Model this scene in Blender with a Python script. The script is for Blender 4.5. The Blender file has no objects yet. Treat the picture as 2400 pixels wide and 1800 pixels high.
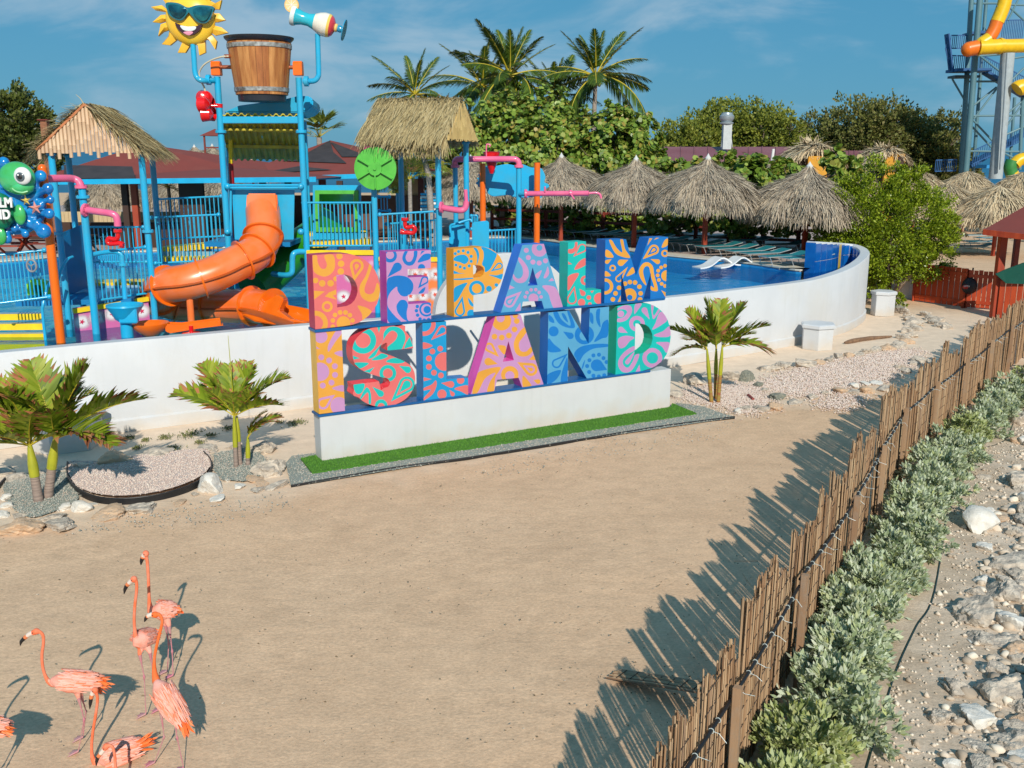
import bpy, bmesh, math, random
import numpy as np
from mathutils import Vector, Matrix, Euler, noise
from mathutils.geometry import delaunay_2d_cdt
random.seed(7); np.random.seed(7)
PI = math.pi
scene = bpy.context.scene
COL = scene.collection
# ------------------------------------------------------------------ camera, sky, sun, exposure
FPX = 2300.0; PITCH = math.atan(545/FPX); CH = 6.0
cam_d = bpy.data.cameras.new('camera'); cam = bpy.data.objects.new('camera', cam_d); COL.objects.link(cam)
cam.location = (0, 0, CH); cam.rotation_euler = (PI/2-PITCH, 0, 0)
cam_d.sensor_width = 36; cam_d.lens = 36*FPX/2400; cam_d.clip_start = .1; cam_d.clip_end = 30000
scene.camera = cam
SUN_AZ = math.radians(11.3); SUN_EL = math.radians(31)
sun_dir = Vector((math.sin(SUN_AZ)*math.cos(SUN_EL), -math.cos(SUN_AZ)*math.cos(SUN_EL), math.sin(SUN_EL)))
sd = bpy.data.lights.new('sun', 'SUN'); sd.energy = 4.15; sd.angle = math.radians(.5); sd.color = (1, .93, .80)
so = bpy.data.objects.new('sun', sd); COL.objects.link(so); so.rotation_euler = sun_dir.to_track_quat('Z', 'Y').to_euler(); so.location = (0, -20, 30)
world = bpy.data.worlds.new('World'); scene.world = world; world.use_nodes = True
wn = world.node_tree.nodes; wl = world.node_tree.links
for n in list(wn): wn.remove(n)
wo = wn.new('ShaderNodeOutputWorld'); wb = wn.new('ShaderNodeBackground'); wb.inputs[1].default_value = .085
sk = wn.new('ShaderNodeTexSky'); sk.sky_type = 'NISHITA'; sk.sun_disc = False
sk.sun_elevation = SUN_EL; sk.sun_rotation = PI-SUN_AZ; sk.air_density = 1.0; sk.dust_density = .35; sk.ozone_density = 3.0
tint = wn.new('ShaderNodeMix'); tint.data_type = 'RGBA'; tint.blend_type = 'MULTIPLY'; tint.inputs[0].default_value = 1
tint.inputs[7].default_value = (.62, .86, .92, 1)
air = wn.new('ShaderNodeMix'); air.data_type = 'RGBA'; air.inputs[0].default_value = .8; air.inputs[7].default_value = (.62, 3.1, 5.35, 1)
wl.new(sk.outputs[0], tint.inputs[6])
# soft high clouds, over the whole sky
wt = wn.new('ShaderNodeTexCoord'); wm = wn.new('ShaderNodeMapping'); wm.inputs['Scale'].default_value = (1, 1, 3.2)
wm.inputs['Location'].default_value = (.3, .1, .25)
wl.new(wt.outputs['Generated'], wm.inputs[0])
n1 = wn.new('ShaderNodeTexNoise'); n1.inputs['Scale'].default_value = 4.2; n1.inputs['Detail'].default_value = 6; n1.inputs['Roughness'].default_value = .55
n1.inputs['Distortion'].default_value = .4
wl.new(wm.outputs[0], n1.inputs['Vector'])
cr = wn.new('ShaderNodeMapRange'); cr.inputs[1].default_value = .47; cr.inputs[2].default_value = .70; cr.inputs[3].default_value = 0; cr.inputs[4].default_value = .6
cr.interpolation_type = 'SMOOTHSTEP'
wl.new(n1.outputs[0], cr.inputs[0])
cm = wn.new('ShaderNodeMix'); cm.data_type = 'RGBA'; cm.inputs[7].default_value = (5.0, 6.3, 7.4, 1)
wl.new(cr.outputs[0], cm.inputs[0]); wl.new(tint.outputs[2], air.inputs[6]); wl.new(air.outputs[2], cm.inputs[6]); wl.new(cm.outputs[2], wb.inputs[0]); wl.new(wb.outputs[0], wo.inputs[0])
vs = scene.view_settings
try: vs.view_transform = 'Standard'
except Exception: pass
vs.look = 'None'; vs.exposure = .12; vs.gamma = 1; vs.use_curve_mapping = False
scene.render.engine = 'CYCLES'
try:
    scene.cycles.max_bounces = 6; scene.cycles.transparent_max_bounces = 12; scene.cycles.diffuse_bounces = 3
except Exception: pass

# ------------------------------------------------------------------ measuring helpers (photo reading -> metres)
_c, _s = math.cos(PITCH), math.sin(PITCH)
def ray(u, v):
    a = u-1200; b = 900-v
    return Vector((a, FPX*_c+b*_s, -FPX*_s+b*_c))
def G(u, v, z=0.):
    d = ray(u, v); t = (z-CH)/d.z; return Vector((d.x*t, d.y*t, z))
def W(u, v, y):
    d = ray(u, v); t = y/d.y; return Vector((d.x*t, y, CH+d.z*t))
def X(u, y, z):   # x for an image column at depth y, height z
    return (u-1200)/FPX*(y*_c-(z-CH)*_s)

# ------------------------------------------------------------------ materials
def srgb(r, g, b):
    f = lambda c: (c/255/12.92 if c <= 10.3 else ((c/255+.055)/1.055)**2.4)
    return (f(r), f(g), f(b))
MATS = {}
def mat(name, col, rough=.5, col2=None, ns=3., bump=0., bs=40., spec=.5, metal=0., island=None, dirt=None, ds=1.2, coat=0., stretch=(1, 1, 1), detail=4., lo=.35, hi=.65, trans=0.):
    if name in MATS: return MATS[name]
    m = bpy.data.materials.new(name); m.use_nodes = True
    nt = m.node_tree; N = nt.nodes; L = nt.links; p = N['Principled BSDF']
    p.inputs['Roughness'].default_value = rough; p.inputs['Metallic'].default_value = metal
    p.inputs['Specular IOR Level'].default_value = spec; p.inputs['Coat Weight'].default_value = coat; p.inputs['Coat Roughness'].default_value = .12
    col2 = col2 or tuple(c*.86 for c in col)
    tc = N.new('ShaderNodeTexCoord'); mp = N.new('ShaderNodeMapping'); mp.inputs['Scale'].default_value = stretch
    L.new(tc.outputs['Object'], mp.inputs[0])
    no = N.new('ShaderNodeTexNoise'); no.inputs['Scale'].default_value = ns; no.inputs['Detail'].default_value = detail
    L.new(mp.outputs[0], no.inputs['Vector'])
    mr = N.new('ShaderNodeMapRange'); mr.inputs[1].default_value = lo; mr.inputs[2].default_value = hi; L.new(no.outputs[0], mr.inputs[0])
    mx = N.new('ShaderNodeMix'); mx.data_type = 'RGBA'; mx.inputs[6].default_value = (*col, 1); mx.inputs[7].default_value = (*col2, 1)
    L.new(mr.outputs[0], mx.inputs[0]); out = mx.outputs[2]
    if island:   # every leaf, reed or straw has a colour of its own
        ge = N.new('ShaderNodeNewGeometry'); rp = N.new('ShaderNodeValToRGB')
        el = rp.color_ramp.elements
        el[0].position = 0; el[0].color = (*island[0], 1); el[1].position = 1; el[1].color = (*island[-1], 1)
        for i, c in enumerate(island[1:-1]):
            e = el.new((i+1)/(len(island)-1)); e.color = (*c, 1)
        L.new(ge.outputs['Random Per Island'], rp.inputs[0])
        m2 = N.new('ShaderNodeMix'); m2.data_type = 'RGBA'; m2.inputs[0].default_value = .8
        L.new(out, m2.inputs[6]); L.new(rp.outputs[0], m2.inputs[7]); out = m2.outputs[2]
    if dirt:
        n3 = N.new('ShaderNodeTexNoise'); n3.inputs['Scale'].default_value = ds; n3.inputs['Detail'].default_value = 8; n3.inputs['Roughness'].default_value = .65
        L.new(tc.outputs['Object'], n3.inputs['Vector'])
        r3 = N.new('ShaderNodeMapRange'); r3.inputs[1].default_value = .48; r3.inputs[2].default_value = .75; r3.inputs[4].default_value = .6; L.new(n3.outputs[0], r3.inputs[0])
        m3 = N.new('ShaderNodeMix'); m3.data_type = 'RGBA'; m3.inputs[7].default_value = (*dirt, 1); L.new(r3.outputs[0], m3.inputs[0]); L.new(out, m3.inputs[6]); out = m3.outputs[2]
    L.new(out, p.inputs['Base Color'])
    if bump:
        nb = N.new('ShaderNodeTexNoise'); nb.inputs['Scale'].default_value = bs; nb.inputs['Detail'].default_value = 6; L.new(mp.outputs[0], nb.inputs['Vector'])
        b = N.new('ShaderNodeBump'); b.inputs['Strength'].default_value = bump; b.inputs['Distance'].default_value = .02; L.new(nb.outputs[0], b.inputs['Height']); L.new(b.outputs[0], p.inputs['Normal'])
    if trans:
        tr = N.new('ShaderNodeBsdfTranslucent'); ms = N.new('ShaderNodeMixShader'); ms.inputs[0].default_value = trans
        L.new(out, tr.inputs[0]); L.new(p.outputs[0], ms.inputs[1]); L.new(tr.outputs[0], ms.inputs[2]); L.new(ms.outputs[0], N['Material Output'].inputs[0])
    MATS[name] = m
    return m

# ------------------------------------------------------------------ mesh helpers
class MB:
    def __init__(s): s.v = []; s.f = []; s.m = []
    def add(s, vs, fs, mi=0):
        o = len(s.v); s.v += [tuple(v) for v in vs]; s.f += [tuple(i+o for i in f) for f in fs]; s.m += [mi]*len(fs); return s
    def box(s, c, size, rz=0., mi=0, M=None, taper=1.):
        hx, hy, hz = size[0]/2, size[1]/2, size[2]/2
        vs = [Vector((x*hx*(taper if z > 0 else 1), y*hy*(taper if z > 0 else 1), z*hz)) for z in (-1, 1) for y in (-1, 1) for x in (-1, 1)]
        R = M if M is not None else Matrix.Rotation(rz, 3, 'Z')
        vs = [R @ v + Vector(c) for v in vs]
        return s.add(vs, [(0, 2, 3, 1), (4, 5, 7, 6), (0, 1, 5, 4), (2, 6, 7, 3), (0, 4, 6, 2), (1, 3, 7, 5)], mi)
    def bar(s, a, b, w, h, mi=0, up=(0, 0, 1)):
        a = Vector(a); b = Vector(b); d = b-a; l = d.length
        if l < 1e-6: return s
        x = d/l; u = Vector(up)
        if abs(x.dot(u)) > .99: u = Vector((0, 1, 0))
        y = u.cross(x).normalized(); z = x.cross(y)
        return s.box((a+b)/2, (l, w, h), mi=mi, M=Matrix((x, y, z)).transposed())
    def tube(s, pts, r, seg=8, mi=0, cap=True, squash=None):
        pts = [Vector(p) for p in pts]; n = len(pts); rs = r if isinstance(r, (list, tuple)) else [r]*n
        t0 = (pts[1]-pts[0]).normalized(); ref = Vector((0, 0, 1)) if abs(t0.z) < .9 else Vector((0, 1, 0))
        a = t0.cross(ref).normalized(); vs = []
        for i, p in enumerate(pts):
            t = (pts[min(i+1, n-1)]-pts[max(i-1, 0)]).normalized()
            a = (a-t*a.dot(t)).normalized(); b = t.cross(a)
            for k in range(seg):
                an = 2*PI*k/seg; q = a*math.cos(an)*rs[i]*(squash[i] if squash else 1)+b*math.sin(an)*rs[i]; vs.append(p+q)
        fs = [(i*seg+k, i*seg+(k+1) % seg, (i+1)*seg+(k+1) % seg, (i+1)*seg+k) for i in range(n-1) for k in range(seg)]
        if cap: fs += [tuple(range(seg-1, -1, -1)), tuple((n-1)*seg+k for k in range(seg))]
        return s.add(vs, fs, mi)
    def lathe(s, prof, c=(0, 0, 0), seg=24, mi=0, M=None):
        vs = []; M = M or Matrix.Identity(3); c = Vector(c)
        for r, z in prof:
            for k in range(seg):
                a = 2*PI*k/seg; vs.append(M @ Vector((r*math.cos(a), r*math.sin(a), z))+c)
        n = len(prof); fs = [(i*seg+k, i*seg+(k+1) % seg, (i+1)*seg+(k+1) % seg, (i+1)*seg+k) for i in range(n-1) for k in range(seg)]
        if prof[0][0] > 1e-4: fs.append(tuple(range(seg-1, -1, -1)))
        if prof[-1][0] > 1e-4: fs.append(tuple((n-1)*seg+k for k in range(seg)))
        return s.add(vs, fs, mi)
    def prism(s, poly, o, ex, ey, ez, depth, mi=0):   # polygon in plane (ex, ey) pushed along ez
        o, ex, ey, ez = map(Vector, (o, ex, ey, ez)); n = len(poly)
        vs = [o+ex*x+ey*y for x, y in poly]+[o+ex*x+ey*y+ez*depth for x, y in poly]
        return s.add(vs, [tuple(range(n)), tuple(range(2*n-1, n-1, -1))]+[(i, n+i, n+(i+1) % n, (i+1) % n) for i in range(n)], mi)
    def ell(s, c, r, seg=16, rings=10, mi=0, M=None):
        M = M or Matrix.Identity(3); c = Vector(c); r = Vector((r, r, r)) if not hasattr(r, '__len__') else Vector(r); vs = []
        for i in range(rings+1):
            th = PI*i/rings
            for k in range(seg):
                a = 2*PI*k/seg; vs.append(M @ Vector((r.x*math.sin(th)*math.cos(a), r.y*math.sin(th)*math.sin(a), -r.z*math.cos(th)))+c)
        return s.add(vs, [(i*seg+k, i*seg+(k+1) % seg, (i+1)*seg+(k+1) % seg, (i+1)*seg+k) for i in range(rings) for k in range(seg)], mi)
    def build(s, name, mats, parent=None, smooth=False, bevel=0., fix=True):
        me = bpy.data.meshes.new(name)
        off = rootloc(parent) if parent else Vector()
        me.from_pydata([(v[0]-off.x, v[1]-off.y, v[2]-off.z) for v in s.v], [], s.f)
        mats = mats if isinstance(mats, (list, tuple)) else [mats]
        for m in mats: me.materials.append(m)
        if len(mats) > 1: me.polygons.foreach_set('material_index', s.m)
        if fix or bevel:
            bm = bmesh.new(); bm.from_mesh(me)
            bmesh.ops.remove_doubles(bm, verts=bm.verts, dist=1e-5)
            if fix: bmesh.ops.recalc_face_normals(bm, faces=bm.faces)
            if bevel:
                es = [e for e in bm.edges if len(e.link_faces) == 2 and e.calc_face_angle(0) > .6]
                bmesh.ops.bevel(bm, geom=es, offset=bevel, segments=2, affect='EDGES', clamp_overlap=True)
            bm.to_mesh(me); bm.free()
        if smooth:
            me.polygons.foreach_set('use_smooth', [True]*len(me.polygons))
            try: me.set_sharp_from_angle(angle=math.radians(38))
            except Exception: pass
        me.update()
        o = bpy.data.objects.new(name, me); COL.objects.link(o)
        if parent: o.parent = parent
        return o
def rootloc(o):
    while o.parent: o = o.parent
    return Vector(o.location)
def np_mesh(name, V, F, mats, parent=None, smooth=False, mi=None):
    """V (n,3) world coords, F (m,k) quads or tris"""
    V = np.asarray(V, dtype=np.float32)
    if parent is not None: V = V-np.array(rootloc(parent), dtype=np.float32)
    F = np.asarray(F, dtype=np.int32); me = bpy.data.meshes.new(name); k = F.shape[1]
    me.vertices.add(len(V)); me.vertices.foreach_set('co', V.ravel()); me.loops.add(F.size); me.loops.foreach_set('vertex_index', F.ravel())
    me.polygons.add(len(F)); me.polygons.foreach_set('loop_start', np.arange(0, F.size, k, dtype=np.int32)); me.polygons.foreach_set('loop_total', np.full(len(F), k, dtype=np.int32))
    mats = mats if isinstance(mats, (list, tuple)) else [mats]
    for m in mats: me.materials.append(m)
    if mi is not None: me.polygons.foreach_set('material_index', np.asarray(mi, dtype=np.int32))
    me.update(calc_edges=True); me.validate()
    if smooth: me.polygons.foreach_set('use_smooth', [True]*len(me.polygons))
    o = bpy.data.objects.new(name, me); COL.objects.link(o)
    if parent is not None: o.parent = parent
    return o
def thing(name, label, cat, loc=(0, 0, 0), group=None):
    o = bpy.data.objects.new(name, None); COL.objects.link(o); o.location = loc; o.empty_display_size = .1
    return tag(o, label, cat, group)
def tag(o, label=None, cat=None, group=None, kind=None):
    if label: o['label'] = label
    if cat: o['category'] = cat
    if group: o['group'] = group
    if kind: o['kind'] = kind
    return o
def inst(src, name, parent, M=None):   # a part that shares another part's mesh
    o = bpy.data.objects.new(name, src.data); COL.objects.link(o)
    if parent: o.parent = parent
    if M is not None: o.matrix_local = M
    return o
def kids(o): return [c for c in bpy.data.objects if c.parent == o]
def dup(root, loc, rz=0., label=None, group=None, scale=None):
    def rec(o, par):
        c = o.copy(); COL.objects.link(c)
        if par is not None: c.parent = par
        for ch in TREE.get(o.name, []): rec(ch, c)
        return c
    if root.name not in TREE:
        def scan(o):
            TREE[o.name] = list(o.children)
            for q in o.children: scan(q)
        scan(root)
    r = rec(root, None); r.location = loc; r.rotation_euler = (0, 0, rz)
    if scale: r.scale = (scale, scale, scale) if not hasattr(scale, '__len__') else scale
    if label: r['label'] = label
    if group: r['group'] = group
    return r
TREE = {}
def smoothpts(pts, n=6, closed=False):
    pts = [Vector(p) for p in pts]; out = []; N_ = len(pts)
    for i in range(N_ if closed else N_-1):
        p0 = pts[(i-1) % N_] if closed or i > 0 else pts[0]*2-pts[1]; p1 = pts[i]; p2 = pts[(i+1) % N_]
        p3 = pts[(i+2) % N_] if closed or i+2 < N_ else pts[-1]*2-pts[-2]
        for k in range(n):
            t = k/n; out.append(.5*((2*p1)+(p2-p0)*t+(2*p0-5*p1+4*p2-p3)*t*t+(3*p1-p0-3*p2+p3)*t**3))
    if not closed: out.append(pts[-1])
    return out
def nz(x, y, z=0., s=1.): return noise.noise(Vector((x*s, y*s, z*s)))
R_ = random.uniform
# ------------------------------------------------------------------ paints and stuffs
white_wall = mat('white_wall_paint', (.575, .595, .625), .55, (.54, .56, .59), ns=1.2, bump=.15, bs=14, dirt=(.55, .53, .49), ds=.5)
white_paint = mat('white_paint', (.8, .8, .8), .4)
def wall_stains(m):
    nt = m.node_tree; N = nt.nodes; L = nt.links; p = N['Principled BSDF']; tc = [n for n in N if n.type == 'TEX_COORD'][0]; src = p.inputs['Base Color'].links[0].from_socket
    sx = N.new('ShaderNodeSeparateXYZ'); L.new(tc.outputs['Object'], sx.inputs[0]); n = N.new('ShaderNodeTexNoise'); n.inputs['Scale'].default_value = 2.2; n.inputs['Detail'].default_value = 8; L.new(tc.outputs['Object'], n.inputs['Vector'])
    a = N.new('ShaderNodeMath'); a.operation = 'MULTIPLY_ADD'; a.inputs[1].default_value = -.75; L.new(n.outputs[0], a.inputs[0]); L.new(sx.outputs[2], a.inputs[2])   # splash line height wanders
    r = N.new('ShaderNodeMapRange'); r.inputs[1].default_value = -.38; r.inputs[2].default_value = .0; r.inputs[3].default_value = .55; r.inputs[4].default_value = 0; L.new(a.outputs[0], r.inputs[0])
    x = N.new('ShaderNodeMix'); x.data_type = 'RGBA'; x.inputs[7].default_value = (.55, .47, .37, 1); L.new(r.outputs[0], x.inputs[0]); L.new(src, x.inputs[6])
    mp = N.new('ShaderNodeMapping'); mp.inputs['Scale'].default_value = (5, 5, .35); L.new(tc.outputs['Object'], mp.inputs[0]); d = N.new('ShaderNodeTexNoise'); d.inputs['Scale'].default_value = 1.2; d.inputs['Detail'].default_value = 5; L.new(mp.outputs[0], d.inputs['Vector'])   # faint run marks
    r2 = N.new('ShaderNodeMapRange'); r2.inputs[1].default_value = .55; r2.inputs[2].default_value = .75; r2.inputs[4].default_value = .28; L.new(d.outputs[0], r2.inputs[0])
    y = N.new('ShaderNodeMix'); y.data_type = 'RGBA'; y.inputs[7].default_value = (.46, .47, .47, 1); L.new(r2.outputs[0], y.inputs[0]); L.new(x.outputs[2], y.inputs[6]); L.new(y.outputs[2], p.inputs['Base Color'])
wall_stains(white_wall)
blue = mat('sky_blue_paint', (.010, .39, .71), .28, (.03, .38, .62), ns=1.3, coat=.25, detail=8, dirt=(.06, .30, .44), ds=2.2)
blue_d = mat('deep_blue_paint', (.006, .20, .48), .35)
orange = mat('orange_paint', (.84, .155, .006), .3, (.78, .135, .005), coat=.3)
yellow = mat('yellow_paint', (.86, .62, .015), .45, (.78, .52, .012), ns=4)
pink = mat('pink_paint', (.80, .16, .30), .32, (.72, .12, .27), coat=.3)
red = mat('red_gloss_paint', (.72, .008, .012), .22, coat=.4)
green_p = mat('leaf_green_paint', (.10, .47, .06), .35, (.08, .40, .05), ns=5)
black = mat('black_rubber', (.012, .012, .014), .5)
sandm = mat('sand', (.735, .50, .325), .95, (.665, .445, .285), ns=.55, spec=.1, detail=9, lo=.3, hi=.7)
def sand_detail(m, fine, specks):
    nt = m.node_tree; N = nt.nodes; L = nt.links; p = N['Principled BSDF']; tc = [n for n in N if n.type == 'TEX_COORD'][0]
    src = p.inputs['Base Color'].links[0].from_socket
    v = N.new('ShaderNodeTexVoronoi'); v.inputs['Scale'].default_value = 9; v.inputs['Randomness'].default_value = 1; L.new(tc.outputs['Object'], v.inputs['Vector'])
    r = N.new('ShaderNodeMapRange'); r.inputs[1].default_value = .045; r.inputs[2].default_value = .1; r.inputs[3].default_value = specks; r.inputs[4].default_value = 0; L.new(v.outputs['Distance'], r.inputs[0])
    n0 = N.new('ShaderNodeTexNoise'); n0.inputs['Scale'].default_value = 1.1; L.new(tc.outputs['Object'], n0.inputs['Vector'])
    g = N.new('ShaderNodeMapRange'); g.inputs[1].default_value = .52; g.inputs[2].default_value = .66; L.new(n0.outputs[0], g.inputs[0])
    mu = N.new('ShaderNodeMath'); mu.operation = 'MULTIPLY'; L.new(r.outputs[0], mu.inputs[0]); L.new(g.outputs[0], mu.inputs[1])
    mx = N.new('ShaderNodeMix'); mx.data_type = 'RGBA'; mx.inputs[7].default_value = (.16, .12, .08, 1); L.new(mu.outputs[0], mx.inputs[0]); L.new(src, mx.inputs[6])
    # small grain tone
    n2 = N.new('ShaderNodeTexNoise'); n2.inputs['Scale'].default_value = 24; n2.inputs['Detail'].default_value = 8; n2.inputs['Roughness'].default_value = .7
    mp = N.new('ShaderNodeMapping'); mp.inputs['Scale'].default_value = (.85, 1.1, 1); L.new(tc.outputs['Object'], mp.inputs[0]); L.new(mp.outputs[0], n2.inputs['Vector'])
    r2 = N.new('ShaderNodeMapRange'); r2.inputs[1].default_value = .3; r2.inputs[2].default_value = .7; r2.inputs[3].default_value = .76; r2.inputs[4].default_value = 1.15; L.new(n2.outputs[0], r2.inputs[0])
    m2 = N.new('ShaderNodeMix'); m2.data_type = 'RGBA'; m2.blend_type = 'MULTIPLY'; m2.inputs[0].default_value = 1; L.new(mx.outputs[2], m2.inputs[6]); L.new(r2.outputs[0], m2.inputs[7]); L.new(m2.outputs[2], p.inputs['Base Color'])
    # ripples and footprints
    n3 = N.new('ShaderNodeTexNoise'); n3.inputs['Scale'].default_value = 4.5; n3.inputs['Detail'].default_value = 5; L.new(mp.outputs[0], n3.inputs['Vector'])
    b1 = N.new('ShaderNodeBump'); b1.inputs['Strength'].default_value = .5; b1.inputs['Distance'].default_value = .03*fine; L.new(n3.outputs[0], b1.inputs['Height'])
    b2 = N.new('ShaderNodeBump'); b2.inputs['Strength'].default_value = .6; b2.inputs['Distance'].default_value = .012*fine; L.new(n2.outputs[0], b2.inputs['Height']); L.new(b1.outputs[0], b2.inputs['Normal'])
    L.new(b2.outputs[0], p.inputs['Normal'])
    if fine == 1.0:   # paler loose coral sand in the planted strip along the wall, tan trodden sand on the track
        c_ = p.inputs['Base Color'].links[0].from_socket; dt = N.new('ShaderNodeVectorMath'); dt.operation = 'DOT_PRODUCT'; dt.inputs[1].default_value = (-.499, .8667, 0); L.new(tc.outputs['Object'], dt.inputs[0])
        nn = N.new('ShaderNodeTexNoise'); nn.inputs['Scale'].default_value = .8; nn.inputs['Detail'].default_value = 6; L.new(tc.outputs['Object'], nn.inputs['Vector'])
        ad = N.new('ShaderNodeMath'); ad.operation = 'MULTIPLY_ADD'; ad.inputs[1].default_value = 2.6; L.new(nn.outputs[0], ad.inputs[0]); L.new(dt.outputs['Value'], ad.inputs[2])
        rr = N.new('ShaderNodeMapRange'); rr.inputs[1].default_value = 17.1; rr.inputs[2].default_value = 19.2; rr.inputs[4].default_value = .8; rr.interpolation_type = 'SMOOTHSTEP'; L.new(ad.outputs[0], rr.inputs[0])
        sx = N.new('ShaderNodeSeparateXYZ'); L.new(tc.outputs['Object'], sx.inputs[0]); r4 = N.new('ShaderNodeMapRange'); r4.inputs[1].default_value = 40; r4.inputs[2].default_value = 36; L.new(sx.outputs[1], r4.inputs[0])
        ml = N.new('ShaderNodeMath'); ml.operation = 'MULTIPLY'; L.new(rr.outputs[0], ml.inputs[0]); L.new(r4.outputs[0], ml.inputs[1])
        mm = N.new('ShaderNodeMix'); mm.data_type = 'RGBA'; mm.inputs[7].default_value = (.79, .64, .50, 1); L.new(ml.outputs[0], mm.inputs[0]); L.new(c_, mm.inputs[6])
        n5 = N.new('ShaderNodeTexNoise'); n5.inputs['Scale'].default_value = 2.4; n5.inputs['Detail'].default_value = 9; n5.inputs['Roughness'].default_value = .65; L.new(tc.outputs['Object'], n5.inputs['Vector'])
        r5 = N.new('ShaderNodeMapRange'); r5.inputs[1].default_value = .3; r5.inputs[2].default_value = .72; r5.inputs[3].default_value = .88; r5.inputs[4].default_value = 1.09; L.new(n5.outputs[0], r5.inputs[0])
        m5 = N.new('ShaderNodeMix'); m5.data_type = 'RGBA'; m5.blend_type = 'MULTIPLY'; m5.inputs[0].default_value = 1; L.new(mm.outputs[2], m5.inputs[6]); L.new(r5.outputs[0], m5.inputs[7]); L.new(m5.outputs[2], p.inputs['Base Color'])
sand_detail(sandm, 1.0, .9)
rubble = mat('rubble_sand', (.68, .55, .43), .95, (.48, .37, .27), ns=1.6, spec=.1, detail=9); sand_detail(rubble, 1.25, .8)
deckm = mat('pool_deck_concrete', (.46, .36, .32), .8, (.40, .31, .28), ns=2, bump=.1)
curbm = mat('cream_coping', (.66, .60, .50), .7)
gravel_g = mat('grey_green_gravel', (.36, .38, .34), .9, (.2, .24, .22), ns=55, bump=1., bs=55, detail=3)
gravel_p = mat('pink_shell_gravel', (.74, .63, .58), .9, (.54, .42, .38), ns=42, bump=1., bs=42, detail=3)
peb_g = mat('grey_green_pebble', (.4, .4, .36), .8, island=((.16, .2, .19), (.34, .38, .34), (.52, .5, .44), (.6, .45, .36)))
peb_p = mat('shell_pebble', (.7, .6, .55), .8, island=((.66, .50, .43), (.80, .71, .62), (.54, .38, .33), (.72, .60, .53)))
rockm = mat('limestone', (.64, .55, .45), .9, (.38, .33, .28), ns=2.2, bump=1.0, bs=9, spec=.2, dirt=(.28, .24, .2), ds=4, detail=8)
rock_w = mat('white_stone', (.72, .69, .64), .85, (.6, .56, .5), ns=3, bump=.5, bs=10, spec=.2, detail=7)
rock_o = mat('ochre_stone', (.62, .42, .27), .9, (.5, .36, .25), ns=3, bump=.7, bs=10, spec=.2, dirt=(.4, .38, .34), ds=4, detail=7)
rock_d = mat('dark_grey_stone', (.26, .25, .2), .85, (.16, .17, .14), ns=4, bump=.7, bs=10, spec=.2, detail=7)
wood = mat('weathered_timber', (.42, .27, .16), .8, (.28, .16, .09), ns=2.5, bump=.3, bs=20, stretch=(1, 1, .15), dirt=(.3, .26, .22), ds=5)
redwood = mat('red_stained_wood', (.36, .045, .012), .6, (.26, .03, .01), ns=3, bump=.2, bs=14, stretch=(1, 1, .3))
redwood_d = mat('dark_red_timber', (.20, .025, .012), .6, (.13, .018, .01), ns=3)
dark_wood = mat('dark_brown_timber', (.05, .02, .012), .7)
roof_red = mat('red_brown_roofing', (.22, .045, .035), .85, (.17, .035, .028), ns=.8, bump=.15, bs=12, dirt=(.28, .08, .06), ds=.8)
roof_black = mat('black_roof_membrane', (.035, .028, .03), .75, (.05, .04, .042), ns=2)
teal_fab = mat('teal_sling_fabric', (.005, .19, .22), .7, (.004, .15, .18), ns=6)
alu = mat('pale_aluminium', (.62, .62, .6), .35, metal=.6)
trunkm = mat('palm_trunk_bark', (.36, .31, .27), .9, (.24, .2, .17), ns=8, bump=.5, bs=20, stretch=(1, 1, 3))

def waterm(name, tintc, wscale):
    m = bpy.data.materials.new(name); m.use_nodes = True; N = m.node_tree.nodes; L = m.node_tree.links; N.remove(N['Principled BSDF'])
    tc = N.new('ShaderNodeTexCoord'); n = N.new('ShaderNodeTexNoise'); n.inputs['Scale'].default_value = wscale; n.inputs['Detail'].default_value = 4; L.new(tc.outputs['Object'], n.inputs['Vector'])
    b = N.new('ShaderNodeBump'); b.inputs['Strength'].default_value = .6; b.inputs['Distance'].default_value = .11; L.new(n.outputs[0], b.inputs['Height'])
    t = N.new('ShaderNodeBsdfTransparent'); t.inputs[0].default_value = (*tintc, 1); g = N.new('ShaderNodeBsdfGlossy'); g.inputs['Roughness'].default_value = .06; L.new(b.outputs[0], g.inputs['Normal'])
    f = N.new('ShaderNodeFresnel'); f.inputs[0].default_value = 1.33; L.new(b.outputs[0], f.inputs['Normal'])
    fm = N.new('ShaderNodeMath'); fm.operation = 'MULTIPLY'; fm.inputs[1].default_value = .4; L.new(f.outputs[0], fm.inputs[0]); x = N.new('ShaderNodeMixShader'); L.new(fm.outputs[0], x.inputs[0]); L.new(t.outputs[0], x.inputs[1]); L.new(g.outputs[0], x.inputs[2]); L.new(x.outputs[0], N['Material Output'].inputs[0])
    return m
water_pool = waterm('pool_water', (.72, .93, .97), 2.6)

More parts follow.
